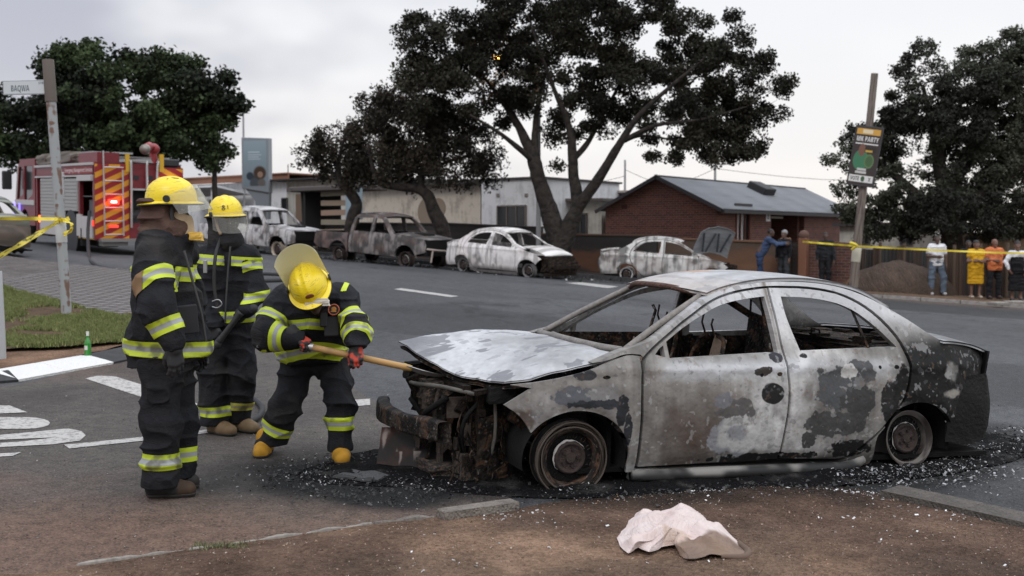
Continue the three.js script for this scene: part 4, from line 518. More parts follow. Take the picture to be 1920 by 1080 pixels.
function sedanBody(t, m, top, hood) {
  for (const s of [1, -1]) {
    cpart('fender', SH['fender' + s], m, t); const fd = cpart('front_door', SH['frontDoor' + s], m, t), rd = cpart('rear_door', SH['rearDoor' + s], m, t); cpart('body_side', SH['frame' + s], m, t);
    cpart('window_bar', tube([[0.63, 0.93, s * 0.80], [0.63, 1.035, s * 0.755]], 0.011, 6), m, fd); cpart('window_bar', tube([[2.24, 0.975, s * 0.775], [2.17, 1.25, s * 0.655]], 0.010, 6), charM, rd);
  }
  cpart('roof', roofGeo, top, t); if (hood) cpart('hood', hood, top, t); cpart('trunk_lid', deckGeo, top, t); cpart('tail_panel', tailGeo, m, t);
  part('floor_pan', [box(3.3, 0.03, 1.5, 1.7, 0.2, 0), box(0.03, 0.5, 1.45, 0.28, 0.45, 0), box(0.03, 0.62, 1.35, 2.75, 0.55, 0)], sootM, t);
}
// ---------------------------------------------------------------- the burnt sedan in front
const carPitch = -0.0319;
{
  const t = thing('burnt_sedan', 'large burnt-out ash-grey sedan in the foreground with its hood buckled up', 'car', [0.1116, -0.0907, -7.443], 0.34);
  t.rotation.z = carPitch; t.rotation.order = 'YXZ';
  sedanBody(t, sideM, topM, hoodGeo);
  part('rear_bumper', bumperGeo, sootM, t).userData.label = 'charred and melted rear bumper';
  // scorched lips of the arches, rails and seams
  part('wheel_arch_liner', [mv(grid((s, u) => { const a = lerp(-0.25, 3.35, s); return V(Math.cos(a) * 0.355, 0.295 + Math.sin(a) * 0.30, lerp(0.825, 0.45, u)); }, 24, 4), 0, 0, 0)], sootM, t);
  part('wheel_arch_liner', [mv(grid((s, u) => { const a = lerp(-0.25, 3.35, s); return V(2.62 + Math.cos(a) * 0.335, 0.315 + Math.sin(a) * 0.285, lerp(0.80, 0.45, u)); }, 24, 4), 0, 0, 0)], sootM, t);
  part('sill', planar(tube([[0.42, 0.165, 0.775], [0.9, 0.16, 0.79], [1.6, 0.155, 0.79], [2.12, 0.16, 0.775], [2.22, 0.21, 0.775]], [0.038, 0.042, 0.042, 0.046, 0.04], 12, 4), (x, y) => sUV(x, y * 1.0 + 0.0)), sillM, t);
  part('windscreen_header', tube([[1.02, 1.335, 0.565], [0.93, 1.372, 0.3], [0.90, 1.38, 0], [0.93, 1.372, -0.3], [1.02, 1.335, -0.565]], 0.020, 8, 4), rustM, t);
  part('cowl', [tube([[0.36, 0.968, 0.70], [0.26, 0.975, 0.42], [0.2, 0.99, 0.1], [0.2, 0.99, -0.3], [0.32, 0.975, -0.68]], 0.028, 8, 4), tube([[0.45, 0.955, 0.68], [0.36, 0.965, 0.3], [0.34, 0.97, -0.3], [0.42, 0.96, -0.66]], 0.02, 8, 4)], greyM, t);
  for (const k of [-1, 1]) part('a_pillar_inner', tube([[0.36, 0.97], [0.58, 1.10], [0.78, 1.21], [1.0, 1.325]].map(([x, y]) => [x, y, k * (sideW(x, y) - 0.075)]), 0.022, 8, 3), greyM, t);
  // cabin: dash beam, column, seat frames, parcel shelf
  part('dashboard_frame', [tube([[0.52, 0.86, 0.72], [0.56, 0.88, 0], [0.52, 0.86, -0.72]], 0.03, 8, 4), plate(0.42, 0.82, 0, 0.3, 1.3, 1.57, 0, 0, 3), lump(0.5, 0.72, 0.0, 0.2, 0.25, 0.4, 9), lump(0.46, 0.82, -0.42, 0.22, 0.14, 0.4, 8), lump(0.46, 0.82, 0.45, 0.2, 0.12, 0.35, 7)], charM, t);
  part('steering_column', [tube([[0.55, 0.78, 0.05], [0.95, 1.00, 0.22]], 0.022, 8), tube([[0.80, 0.92, 0.14], [0.88, 1.20, 0.15], [0.86, 1.24, 0.14]], 0.012, 6)], charM, t);
  const seat = new THREE.Group(); seat.name = 'seat_frame'; t.add(seat);
  const sf = (x, z, k) => [tube([[x, 0.34, z - 0.2], [x + 0.10, 0.6, z - 0.21], [x + 0.24, 1.0, z - 0.17], [x + 0.25, 1.04, z - 0.08], [x + 0.25, 1.04, z + 0.08], [x + 0.24, 1.0, z + 0.17], [x + 0.10, 0.6, z + 0.21], [x, 0.34, z + 0.2]], 0.016, 7, 3), tube([[x + 0.235, 1.02, z - 0.06], [x + 0.19, 1.13, z - 0.055], [x + 0.20, 1.19 + k, z - 0.05]], 0.008, 6), tube([[x + 0.235, 1.02, z + 0.06], [x + 0.20, 1.12, z + 0.06], [x + 0.215, 1.16, z + 0.055]], 0.008, 6), box(0.46, 0.03, 0.42, x - 0.24, 0.38, z, 0, 0, 0.08), tube([[x - 0.45, 0.3, z - 0.2], [x - 0.4, 0.4, z - 0.2], [x, 0.36, z - 0.2]], 0.014, 6), tube([[x - 0.45, 0.3, z + 0.2], [x - 0.4, 0.4, z + 0.2], [x, 0.36, z + 0.2]], 0.014, 6)];
  part('seat_tube', [...sf(0.98, 0.36, 0), ...sf(1.0, -0.36, 0.02)], charM, seat);
  part('seat_plate', [plate(1.02, 0.70, -0.36, 0.36, 0.45, 0, 1.57, 0.2, 4), plate(1.20, 0.84, 0.43, 0.12, 0.40, 0, 0.2, -0.35, 12), plate(0.98, 0.95, 0.1, 0.06, 0.24, 0, 0.4, 0.3, 14)], mat(0.30, 0.22, 0.165, 0.9, 0, { bumpMap: charBump, bumpScale: 0.01 }), seat);
  for (const [x, w, h, q] of [[0.95, 0.9, 0.5, 31], [2.0, 0.8, 0.44, 33]]) part('door_inner', plate(x, 0.72, -0.74, w, h, 0, 0, 0, q), engineM, t);
  for (const k of [-1, 1]) part('b_pillar', [box(0.10, 0.75, 0.06, 1.50, 0.60, k * 0.70), tube([[1.50, 0.95, k * 0.70], [1.52, 1.18, k * 0.62], [1.53, 1.38, k * 0.52]], [0.05, 0.05, 0.045], 8, 3)], charM, t);
  part('parcel_shelf', [lump(2.55, 0.98, 0.05, 0.62, 0.07, 1.25, 3), lump(2.3, 0.92, 0.2, 0.12, 0.12, 1.05, 5), ...Array.from({ length: 16 }, (_, i) => { const r = rng(60 + i); return lump(2.22 + r() * 0.7, 1.0 + r() * 0.04, -0.6 + r() * 1.2, 0.05 + r() * 0.1, 0.03 + r() * 0.03, 0.06 + r() * 0.12, i); }), tube([[2.28, 0.96, 0.16], [2.27, 1.06, 0.15], [2.27, 1.07, 0.05], [2.28, 0.97, 0.04]], 0.008, 6), tube([[2.28, 0.96, -0.3], [2.27, 1.05, -0.3], [2.28, 0.97, -0.42]], 0.008, 6)], charM, t);
  part('rear_seat_frame', [plate(2.12, 0.78, 0, 1.3, 0.45, 0, 1.57, 0.2, 51), tube([[1.9, 1.25, -0.6], [2.15, 1.12, -0.62], [2.45, 1.02, -0.62]], 0.03, 6)], charM, t);
  // wheels
  wheel(t, 0.0, 0.292, 0.70, 1, true, 0.05, darkRimM); wheel(t, 2.62, 0.325, 0.69, 1, false, -0.10); wheel(t, 0.05, 0.292, -0.70, -1, true); wheel(t, 2.62, 0.325, -0.70, -1, false);
  for (const x of [0, 2.62]) part('brake', cyl(0.13, 0.13, 0.05, 24, x, 0.305, 0.62, Math.PI / 2), hubM, t);
  part('axle', tube([[0, 0.30, -0.6], [0, 0.30, 0.6]], 0.035, 8), sootM, t); part('axle', tube([[2.62, 0.3, -0.6], [2.62, 0.3, 0.6]], 0.045, 8), sootM, t); part('strut', lump(0.05, 0.55, 0.56, 0.18, 0.4, 0.16, 61), sootM, t);
  // the gutted front end
  part('bumper_beam', grid((s, u) => { const a = u * 6.2832, z = lerp(-0.62, 0.40, s), x = -0.965 + 0.42 * Math.pow(Math.max(0, (z + 0.30) / 0.70), 2) * 0.55 + 0.06 * Math.pow(Math.max(0, (-0.3 - z) / 0.32), 2), hh = 0.065 * (1 + 0.1 * Math.sin(s * 9)), q = V(x + 0.045 * Math.sign(Math.cos(a)) * Math.pow(Math.abs(Math.cos(a)), 0.4), 0.445 - 0.03 * s + hh * Math.sign(Math.sin(a)) * Math.pow(Math.abs(Math.sin(a)), 0.4), z); const n = 0.02 * (fbm(q.x * 9, q.y * 9, q.z * 9, 3) - 0.5); return q.addScalar(n); }, 30, 16, (p) => [p.x * 1 + p.z, p.y]), dull(mat(0.40, 0.385, 0.38, 0.75, 0, { map: charTex, bumpMap: charBump, bumpScale: 0.015 }), 0.5), t);
  part('radiator_support', [box(0.05, 0.05, 1.15, -0.62, 0.70, -0.08, 0, 0.0, 0), box(0.06, 0.06, 1.1, -0.60, 0.24, -0.05), ...[-0.55, -0.30, 0.02, 0.28, 0.48].map((z, i) => box(0.04, 0.46, 0.06 + 0.03 * (i % 2), -0.60 + 0.02 * i, 0.47, z, 0, 0.2, 0.05 * (i - 2))), box(0.34, 0.03, 0.05, -0.45, 0.70, 0.5, 0, 0.5, 0.05), plate(-0.56, 0.58, 0.22, 0.12, 0.26, 0, 0.9, 0, 71), plate(-0.58, 0.40, 0.30, 0.22, 0.22, 0, 1.0, 0, 73), plate(-0.48, 0.66, 0.40, 0.4, 0.07, 0.3, 0.7, 0, 75)], charM, t);
  part('engine', [lump(-0.30, 0.50, -0.1, 0.45, 0.42, 0.6, 81), lump(-0.28, 0.70, 0.05, 0.35, 0.12, 0.45, 83), lump(-0.46, 0.38, 0.34, 0.22, 0.32, 0.2, 85), lump(-0.20, 0.62, 0.48, 0.3, 0.2, 0.14, 87), lump(-0.62, 0.60, -0.35, 0.16, 0.22, 0.3, 88), lump(-0.66, 0.50, -0.15, 0.12, 0.2, 0.22, 86)], engineM, t);
  part('headlight_bowl', lump(-0.42, 0.68, 0.56, 0.18, 0.10, 0.14, 91), sootM, t); part('headlight_bowl', lump(-0.66, 0.70, -0.55, 0.2, 0.12, 0.18, 93), sootM, t);
  part('hood_frame', grid((s, u) => { const p = hoodAt(s * 0.30, 0.02 + u * 0.96); p.y -= 0.030 + 0.035 * s + 0.012 * fbm(p.x * 9, p.z * 9, 2); p.x += 0.01; return p; }, 6, 34, p => [p.x, p.z], 0.012), charM, t);
  part('front_apron', [plate(-0.42, 0.30, 0.50, 0.34, 0.50, 0.1, 0.5, 0.1, 95), plate(-0.55, 0.22, 0.30, 0.3, 0.36, 0, 0.9, 0.1, 97), plate(-0.24, 0.52, 0.66, 0.36, 0.16, 0.1, 0.25, -0.55, 98)], charM, t);
  part('undertray', plate(-0.84, 0.205, -0.06, 0.46, 0.36, -0.50, -0.62, 0.10, 99, 0.012), mat(1, 1, 1, 0.85, 0, { map: tex(256, 256, (u, v) => { const n = pfbm(u, v, 5, 5, 3), m = pn(u * 30, v * 3, 30, 4); return mix3(mix3([0.018, 0.015, 0.014], [0.060, 0.028, 0.022], sst(0.42, 0.66, n)), [0.42, 0.36, 0.33], 0.6 * sst(0.62, 0.72, n * 0.55 + m * 0.45)); }) }), t);
  { const q = rng(301), box2 = []; for (let i = 0; i < 46; i++) { const z = -0.58 + q() * 1.12, x = -0.74 + q() * 0.42 + 0.25 * Math.max(0, z), y = 0.16 + q() * 0.54; box2.push(q() < 0.55 ? plate(x, y, z, 0.06 + 0.18 * q(), 0.05 + 0.16 * q(), (q() - 0.5) * 1.4, 0.4 + (q() - 0.5) * 2.2, (q() - 0.5) * 1.2, i, 0.006) : rbox(0.04 + 0.10 * q(), 0.04 + 0.12 * q(), 0.04 + 0.14 * q(), 0.008, x, y, z, (q() - 0.5), (q() - 0.5) * 2, (q() - 0.5))); } part('burnt_fittings', box2, engineM, t).userData.kind = 'stuff'; part('burnt_hose', tube([[-0.70, 0.62, 0.3], [-0.78, 0.5, 0.1], [-0.7, 0.4, -0.2], [-0.76, 0.52, -0.4]], 0.022, 8, 4), sootM, t); part('burnt_hose', tube([[-0.5, 0.66, 0.5], [-0.62, 0.5, 0.46], [-0.6, 0.28, 0.38], [-0.52, 0.12, 0.44]], 0.014, 8, 4), sootM, t); part('ash_lump', [lump(-0.66, 0.62, -0.12, 0.2, 0.14, 0.3, 211), lump(-0.62, 0.10, 0.05, 0.35, 0.14, 0.5, 212), lump(-0.55, 0.16, 0.36, 0.16, 0.22, 0.2, 213)], mat(0.75, 0.73, 0.70, 0.95, 0, { map: charTex }), t); }
  const brk = mat(0.085, 0.066, 0.054, 0.8, 0, { map: concreteTex, bumpMap: charBump, bumpScale: 0.008 }), dusty = mat(0.17, 0.16, 0.145, 0.85, 0, { map: concreteTex }); for (const [x, y, z, w, h, ry, mm] of [[-0.74, 0.56, -0.02, 0.10, 0.13, 0.9, brk], [-0.72, 0.55, -0.22, 0.09, 0.11, 1.1, brk], [-0.63, 0.56, 0.30, 0.15, 0.15, 0.7, brk], [-0.52, 0.40, 0.42, 0.20, 0.16, 0.6, brk], [-0.70, 0.43, 0.10, 0.16, 0.10, 0.9, brk]]) { const s = new THREE.Shape([[-w / 2, -h / 2], [w / 2, -h / 2 + 0.01], [w / 2 - 0.01, h / 2], [-w / 2 + 0.012, h / 2 - 0.01]].map(q => new THREE.Vector2(...q))), hp = new THREE.Path(); hp.absarc(0.012, 0.015, 0.012, 0, 6.283, true); s.holes.push(hp); part('bracket', mv(new THREE.ExtrudeGeometry(s, { depth: 0.004, bevelEnabled: false }), x, y, z, 0.1, -ry, 0.08 * (z * 9 % 1)), mm, t); }
  part('crossmember', tube([[-0.60, 0.685, 0.58], [-0.72, 0.69, 0.25], [-0.80, 0.66, -0.15], [-0.76, 0.64, -0.5]], 0.014, 8, 5), dusty, t); part('latch_post', tube([[-0.70, 0.68, 0.14], [-0.73, 0.50, 0.13], [-0.70, 0.30, 0.12]], 0.016, 8, 3), brk, t); part('strut_bar', tube([[-0.45, 0.62, 0.56], [-0.44, 0.40, 0.54], [-0.47, 0.20, 0.50]], 0.012, 7, 3), dusty, t);
  const hang = []; const r = rng(77); for (let i = 0; i < 34; i++) { const x = -0.72 + r() * 0.5, z = -0.45 + r() * 1.05, y = 0.25 + r() * 0.42, l = 0.08 + r() * 0.3, q = [[x, y, z]]; for (let k = 1; k < 4; k++) q.push([x + (r() - 0.5) * 0.12, y - l * k / 3, z + (r() - 0.5) * 0.12]); hang.push(tube(q, 0.003 + 0.004 * r(), 5, 2)); }
  part('wiring', hang, charM, t);
  const strips = []; for (let i = 0; i < 14; i++) { const s = r(), z = lerp(-0.1, 0.5, s); strips.push(lump(-0.86 + 0.3 * s + r() * 0.1, 0.36 - r() * 0.10, z, 0.02 + 0.03 * r(), 0.05 + 0.16 * r(), 0.02 + 0.04 * r(), i)); }
  part('melted_drip', strips, mat(1, 1, 1, 0.55, 0, { map: charTex }), t);
}
// ================================================================ people
const fold = (x, y, z, s = 0) => { const w = vn(x * 3 + s, y * 3, z * 3) * 2, a = vn(x * 4.5 + s + w, y * 11, z * 4.5 + w), b = vn(x * 10 + s, y * 6 + w * 2, z * 10); return -0.026 * (Math.pow(1 - Math.abs(2 * a - 1), 2) - 0.3) - 0.014 * (Math.pow(1 - Math.abs(2 * b - 1), 2) - 0.3) + 0.006; };
function sdfOf(bones, k) { return (x, y, z) => { let d = cap(bones[0], x, y, z); for (let i = 1; i < bones.length; i++) { const e = cap(bones[i], x, y, z); d = d - e > k * 1.5 ? e : e - d > k * 1.5 ? d : smin(d, e, k); } return d; }; }
function boundsOf(bones, m = 0.04) { const lo = [1e9, 1e9, 1e9], hi = [-1e9, -1e9, -1e9]; for (const b of bones) for (const o of [0, 3]) for (let k = 0; k < 3; k++) { const r = Math.max(b[6], b[7]) + m; lo[k] = Math.min(lo[k], b[o + k] - r); hi[k] = Math.max(hi[k], b[o + k] + r); } return [lo, hi]; }
const clothCol = (s, base, dust, amt) => (x, y, z) => { const n = fbm(x * 4 + s, y * 4, z * 4, 4), m = fbm(x * 18 + s, y * 18, z * 18, 2); return mix3(base.map(q => q * (0.75 + 0.5 * m)), dust, amt * sst(0.5, 0.78, n)); };
const crumpleT = tex(512, 512, (u, v) => { const a = pfbm(u, v, 6, 4, 3), b = pfbm(u, v, 16, 3, 9); return 0.55 * (1 - Math.abs(2 * a - 1)) + 0.3 * (1 - Math.abs(2 * b - 1)) + 0.15 * pn(u * 120, v * 120, 120, 5); }); crumpleT.repeat.set(1.6, 1.6);
const clothM = dull(vmat(0.8, { bumpMap: crumpleT, bumpScale: 0.012 }), 0.3), limeM = mat(0.52, 0.63, 0.03, 0.6), silverM = mat(0.33, 0.34, 0.33, 0.5, 0.0), scorchM = mat(0.25, 0.155, 0.08, 0.85), rubberM = mat(0.022, 0.022, 0.022, 0.6);
const helmTex = tex(256, 256, (u, v) => { const n = pfbm(u, v, 8, 5, 4), m = pfbm(u, v, 40, 2, 6); let c = [0.93, 0.70, 0.012].map(q => q * (0.86 + 0.25 * n)); c = mix3(c, [0.30, 0.22, 0.05], 0.8 * sst(0.58, 0.72, n * 0.55 + m * 0.45)); return c; }); helmTex.repeat.set(3, 1);
const yellowM = new THREE.MeshPhysicalMaterial({ map: helmTex, roughness: 0.38, clearcoat: 0.25, clearcoatRoughness: 0.3, side: THREE.DoubleSide });
const visorM = new THREE.MeshPhysicalMaterial({ color: lin(0.93, 0.93, 0.90), roughness: 0.14, transmission: 0.93, thickness: 0, side: THREE.DoubleSide, ior: 1.3 });
const hazeVisorM = new THREE.MeshPhysicalMaterial({ color: lin(0.86, 0.84, 0.68), roughness: 0.45, transmission: 0.6, thickness: 0, side: THREE.DoubleSide, ior: 1.45 });
function frame(o, f, u) { f = P3(f).clone().normalize(); u = P3(u).clone(); u.addScaledVector(f, -u.dot(f)).normalize(); const s = f.clone().cross(u); return new THREE.Matrix4().makeBasis(f, u, s).setPosition(o.x, o.y, o.z); }   // x forward, y up, z to the right hand
const applied = (g, M) => { const r = g.clone(); r.applyMatrix4(M); return r; };
// a hand: x along the fingers, palm towards -y, thumb on the +z side when side = 1
const handCache = new Map();
function handGeo(curl, fat, side, cell = 0.005) {
  const key = [curl, fat, side, cell].join(); if (handCache.has(key)) return handCache.get(key);
  const B = [bone([-0.05, 0, 0], [0.0, 0, 0], 0.030 * fat, 0.031 * fat)], B2 = [];
  const F = [[0.083, 0.030, 0.072, 0.0088], [0.088, 0.010, 0.080, 0.0092], [0.083, -0.011, 0.074, 0.0088], [0.074, -0.031, 0.058, 0.0078]];
  for (const [x, z, L, r] of F) { B.push(bone([0.005, 0, z * 0.6], [x, 0, z], 0.017 * fat, 0.0135 * fat)); let p = [x, 0, z], a = curl * 0.55; for (const k of [0.45, 0.32, 0.23]) { const q = [p[0] + Math.cos(a) * L * k, p[1] - Math.sin(a) * L * k, p[2] + 0.003 * Math.sign(z)]; B2.push(bone(p, q, r * fat, r * fat * 0.93)); p = q; a += curl; } }
  const t0 = [0.012, -0.006, 0.026], t1 = [0.045, -0.022, 0.052 - 0.012 * curl], t2 = [0.074, -0.036 - 0.012 * curl, 0.056 - 0.022 * curl], t3 = [0.095, -0.048 - 0.015 * curl, 0.050 - 0.028 * curl];
  B2.push(bone(t0, t1, 0.016 * fat, 0.013 * fat), bone(t1, t2, 0.0125 * fat, 0.0112 * fat), bone(t2, t3, 0.011 * fat, 0.0098 * fat));
  for (const b of [...B, ...B2]) { b[2] *= side; b[5] *= side; }
  const p = sdfOf(B, 0.012), q = sdfOf(B2, 0.003), f = (x, y, z) => smin(p(x, y, z), q(x, y, z), 0.006), [lo, hi] = boundsOf([...B, ...B2], 0.01);
  const g = nets(f, lo, hi, cell); handCache.set(key, g); return g;
}
// a head: x forward, y up, origin at its middle; about 0.23 high
const headCache = new Map();
function headGeo(skin, hair, hairStyle, cell = 0.006) {
  const key = [skin, hair, hairStyle, cell].join(); if (headCache.has(key)) return headCache.get(key);
  const el = (x, y, z, cx, cy, cz, a, b, c) => (Math.hypot((x - cx) / a, (y - cy) / b, (z - cz) / c) - 1) * Math.min(a, b, c);
  const f = (x, y, z) => { const Z = Math.abs(z); let d = el(x, y, z, -0.012, 0.03, 0, 0.098, 0.088, 0.076); d = smin(d, el(x, y, z, 0.022, -0.035, 0, 0.068, 0.085, 0.058), 0.03); d = smin(d, cap([0.075, -0.088, 0, 0.06, -0.085, 0, 0.024, 0.03], x, y, z), 0.02); d = smin(d, cap([0.086, 0.012, 0, 0.102, -0.022, 0, 0.009, 0.014], x, y, z), 0.010); d = smin(d, cap([0.097, -0.026, 0.008, 0.094, -0.026, 0.013, 0.008, 0.006], x, y, Z), 0.006); d = smin(d, cap([0.080, 0.026, 0.012, 0.070, 0.026, 0.045, 0.010, 0.008], x, y, Z), 0.010); d = smin(d, el(x, y, Z, 0.079, 0.008, 0.031, 0.012, 0.0105, 0.015), 0.002); d = smin(d, cap([0.088, -0.052, 0, 0.080, -0.053, 0.020, 0.0085, 0.005], x, y, Z), 0.004); d = smin(d, cap([0.086, -0.062, 0, 0.079, -0.062, 0.017, 0.0085, 0.005], x, y, Z), 0.004); d = smin(d, el(x, y, Z, -0.006, -0.005, 0.078, 0.020, 0.032, 0.010), 0.006); d = smin(d, cap([-0.02, -0.07, 0, -0.03, -0.16, 0, 0.052, 0.055], x, y, z), 0.02); if (hairStyle === 'bun') { d = smin(d, el(x, y, z, -0.03, 0.05, 0, 0.105, 0.09, 0.088), 0.01); d = smin(d, el(x, y, z, -0.03, 0.13, 0, 0.045, 0.04, 0.045), 0.01); } else if (hairStyle === 'full') d = smin(d, el(x, y, z, -0.025, 0.05, 0, 0.108, 0.095, 0.09), 0.01); return d; };
  const col = (x, y, z) => { const Z = Math.abs(z), n = 0.85 + 0.3 * vn(x * 90, y * 90, z * 90), line = hairStyle === 'bald' ? 0.2 : 0.055 - 0.9 * Math.min(0, x - 0.03) * -1; if (hair && y > (x > 0.035 ? 0.066 : x > -0.02 ? 0.02 + (x + 0.02) * 0.8 : -0.03 + (x + 0.1) * 0.5) && hairStyle !== 'bald') return hair.map(q => q * n); const e = Math.hypot((y - 0.008) / 0.0075, (Z - 0.031) / 0.013); if (x > 0.078 && e < 1) return Math.hypot(y - 0.008, Z - 0.031) < 0.006 ? [0.01, 0.008, 0.007] : [0.5, 0.47, 0.44]; if (x > 0.07 && Math.abs(y - 0.030) < 0.006 && Z > 0.012 && Z < 0.048) return [0.012, 0.009, 0.008]; if (x > 0.078 && y < -0.045 && y > -0.068 && Z < 0.024) return skin.map((q, i) => q * (i ? 0.75 : 1.1)); return skin.map(q => q * n); };
  const g = nets(f, [-0.15, -0.19, -0.11], [0.13, 0.19, 0.11], cell, col); headCache.set(key, g); return g;
}
// the shell of a helmet, x forward; visor hinged at its sides
const helmetShell = (() => { const dome = grid((s, t) => { const a = t * 6.2832, ph = s * Math.PI / 2, c = Math.cos(a), n = Math.sin(a), q = Math.pow(Math.sin(ph), 0.86), x = 0.158 * c * q, z = 0.126 * n * q; let y = 0.145 * Math.pow(Math.cos(ph), 0.82); const r = 0.009 * Math.exp(-Math.pow(z / 0.014, 2)) + 0.006 * Math.exp(-Math.pow((Math.abs(z) - 0.05) / 0.012, 2)); return V(x * (1 + r * 0.6), y + r * Math.cos(ph), z); }, 22, 56); const brim = grid((s, t) => { const a = t * 6.2832, c = Math.cos(a), n = Math.sin(a), w = s * (0.020 + 0.022 * Math.max(0, c) + 0.030 * Math.max(0, -c)); return V((0.158 + w) * c, 0.002 - s * (0.012 + 0.018 * Math.max(0, -c)), (0.126 + w * 0.8) * n); }, 4, 56, null, 0.004); return { dome, brim }; })();
function helmet(parent, M, visorAngle, vm, o = {}) {
  const h = part('helmet', [applied(helmetShell.dome, M), applied(helmetShell.brim, M)], yellowM, parent);
  const rim = []; for (let i = 0; i <= 40; i++) { const a = i / 40 * 6.2832, c = Math.cos(a), n = Math.sin(a), w = 0.020 + 0.022 * Math.max(0, c) + 0.030 * Math.max(0, -c); rim.push(V((0.158 + w) * c, -0.012 - 0.018 * Math.max(0, -c), (0.126 + w * 0.8) * n).applyMatrix4(M)); }
  part('brim_edge', tube(rim, 0.0045, 6, 0, false), rubberM, h);
  const H = new THREE.Matrix4().makeRotationZ(visorAngle), V0 = new THREE.Matrix4().multiplyMatrices(M, new THREE.Matrix4().makeTranslation(0.02, 0.004, 0)).multiply(H);
  const vg = grid((s, t) => { const a = (t * 2 - 1) * 1.28, e = Math.abs(t * 2 - 1), top = 0.02 - 0.01 * e, bot = o.long ? -0.28 : -0.150 + 0.035 * Math.pow(e, 3); return V(0.168 * Math.cos(a) + 0.02 * (1 - s) * 0 + 0.012 * s, lerp(top, bot, s), 0.150 * Math.sin(a)); }, 8, 26, null, 0.003);
  part('visor', applied(vg, V0), vm, h);
  const piv = []; for (const s of [-1, 1]) piv.push(applied(cyl(0.021, 0.021, 0.014, 16, 0.035, 0.0, s * 0.146, Math.PI / 2), V0)); piv.forEach(q => part('visor_pivot', q, rubberM, h));
  if (o.marks) o.marks.forEach(mk => part('scuff_mark', tube(mk.map(([az, ph]) => { const c = Math.cos(az), n = Math.sin(az), q = Math.pow(Math.sin(ph), 0.86); return V(0.1605 * c * q, 0.147 * Math.pow(Math.cos(ph), 0.82), 0.128 * n * q).applyMatrix4(M); }), 0.0028, 5, 3), rubberM, h));
  if (o.badge) part('badge', applied(mv(new THREE.SphereGeometry(0.03, 16, 10), 0, 0, 0).scale(0.25, 0.75, 1).translate(0.148, 0.055, 0), M), mat(0.20, 0.055, 0.02, 0.6), h);
  return h;
}
const bandM = vmat(0.55);
function stripes(parent, g, p, dir, t, w, keep, o = {}) { // one reflective band: lime, silver, lime
  t += w * 0.07; w *= 0.86; const k = w / 3, soil = (q, m) => { const P = q.attributes.position, c = []; for (let i = 0; i < P.count; i++) { const x = P.getX(i), y = P.getY(i), z = P.getZ(i), n = fbm(x * 14 + 3, y * 14, z * 14, 3), a = 0.72 + 0.45 * n; c.push(...mix3([m.color.r * a, m.color.g * a, m.color.b * a], [0.06, 0.055, 0.035], 0.75 * sst(0.60, 0.74, fbm(x * 9, y * 9 + 5, z * 9, 4)))); } q.setAttribute('color', new THREE.Float32BufferAttribute(c, 3)); return q; }, part = (n, q, m, par) => cpart(n, soil(q, m), bandM, par), b = part('reflective_band', band(g, p, dir, t, t + k, keep), o.lime || limeM, parent); part('reflective_stripe', band(g, p, dir, t + k, t + 2 * k, keep), o.silver || silverM, b); part('reflective_stripe', band(g, p, dir, t + 2 * k, t + w, keep), o.lime || limeM, b); return b;
}
const bootM = dull(vmat(0.65), 0.4);
function boot(parent, heel, toe, up, capCol, name = 'boot') {
  heel = P3(heel); toe = P3(toe); const d = toe.clone().sub(heel).normalize(), s = V(-d.z, 0, d.x), L = toe.distanceTo(heel);
  const at2 = (f, y, z = 0) => heel.clone().addScaledVector(d, f * L).addScaledVector(s, z).add(V(0, y, 0));
  const B = [bone(at2(0.08, 0.055), at2(0.55, 0.05), 0.052, 0.052), bone(at2(0.55, 0.048, 0.008), at2(0.86, 0.043, 0.006), 0.054, 0.046), bone(at2(0.55, 0.048, -0.012), at2(0.82, 0.043, -0.012), 0.05, 0.042), bone(at2(0.12, 0.06), at2(0.16, up), 0.058, 0.068)];
  const q = sdfOf(B, 0.03), y0 = heel.y, f = (x, y, z) => Math.max(q(x, y, z), y0 + 0.022 - y), [lo, hi] = boundsOf(B, 0.02), g = nets(f, lo, hi, 0.008);
  const c = []; const P = g.attributes.position; for (let i = 0; i < P.count; i++) { const a = (P.getX(i) - heel.x) * d.x + (P.getZ(i) - heel.z) * d.z, k = sst(0.60 * L, 0.68 * L, a), n = 0.75 + 0.5 * fbm(P.getX(i) * 25, P.getY(i) * 25, P.getZ(i) * 25, 2); const b = capCol.all ? capCol.c : mix3([0.022, 0.021, 0.02], capCol.c, k); c.push(b[0] * n, b[1] * n, b[2] * n); } g.setAttribute('color', new THREE.Float32BufferAttribute(c, 3));
  const m = cpart(name, g, bootM, parent); const sole = (x, y, z) => Math.max(q(x, y, z) - 0.006, y - y0 - 0.026, y0 + 0.002 - y); part('sole', nets(sole, lo, hi, 0.008), mat(0.03, 0.026, 0.022, 0.9), m); return m;
}
function garment(parent, name, bones, k, o) {
  bones = bones.map(b => { const c = b.slice(), f = o.fit || 1; c[6] *= f; c[7] *= f; return c; }); const q = sdfOf(bones, k), cuts = o.cuts || [], s = o.seed || 0, amp = o.amp === undefined ? 1 : o.amp; const f = (x, y, z) => { let d = q(x, y, z); if (d < 0.06 && d > -0.06) d += amp * fold(x, y, z, s); for (const [p, n] of cuts) d = Math.max(d, (x - p.x) * n.x + (y - p.y) * n.y + (z - p.z) * n.z); return d; };
  const [lo, hi] = boundsOf(bones), g = nets(f, lo, hi, o.cell || 0.0105, o.col || clothCol(s, o.base || [0.017, 0.0175, 0.0205], o.dust || [0.055, 0.048, 0.042], o.dirt === undefined ? 0.55 : o.dirt)); cpart(name, g, o.mat || clothM, parent); return g;
}
const nearSeg = (a, b, r) => { const q = bone(a, b, r); return (x, y, z) => cap(q, x, y, z) < 0; };
const GLOVE = [0.02, 0.02, 0.022];
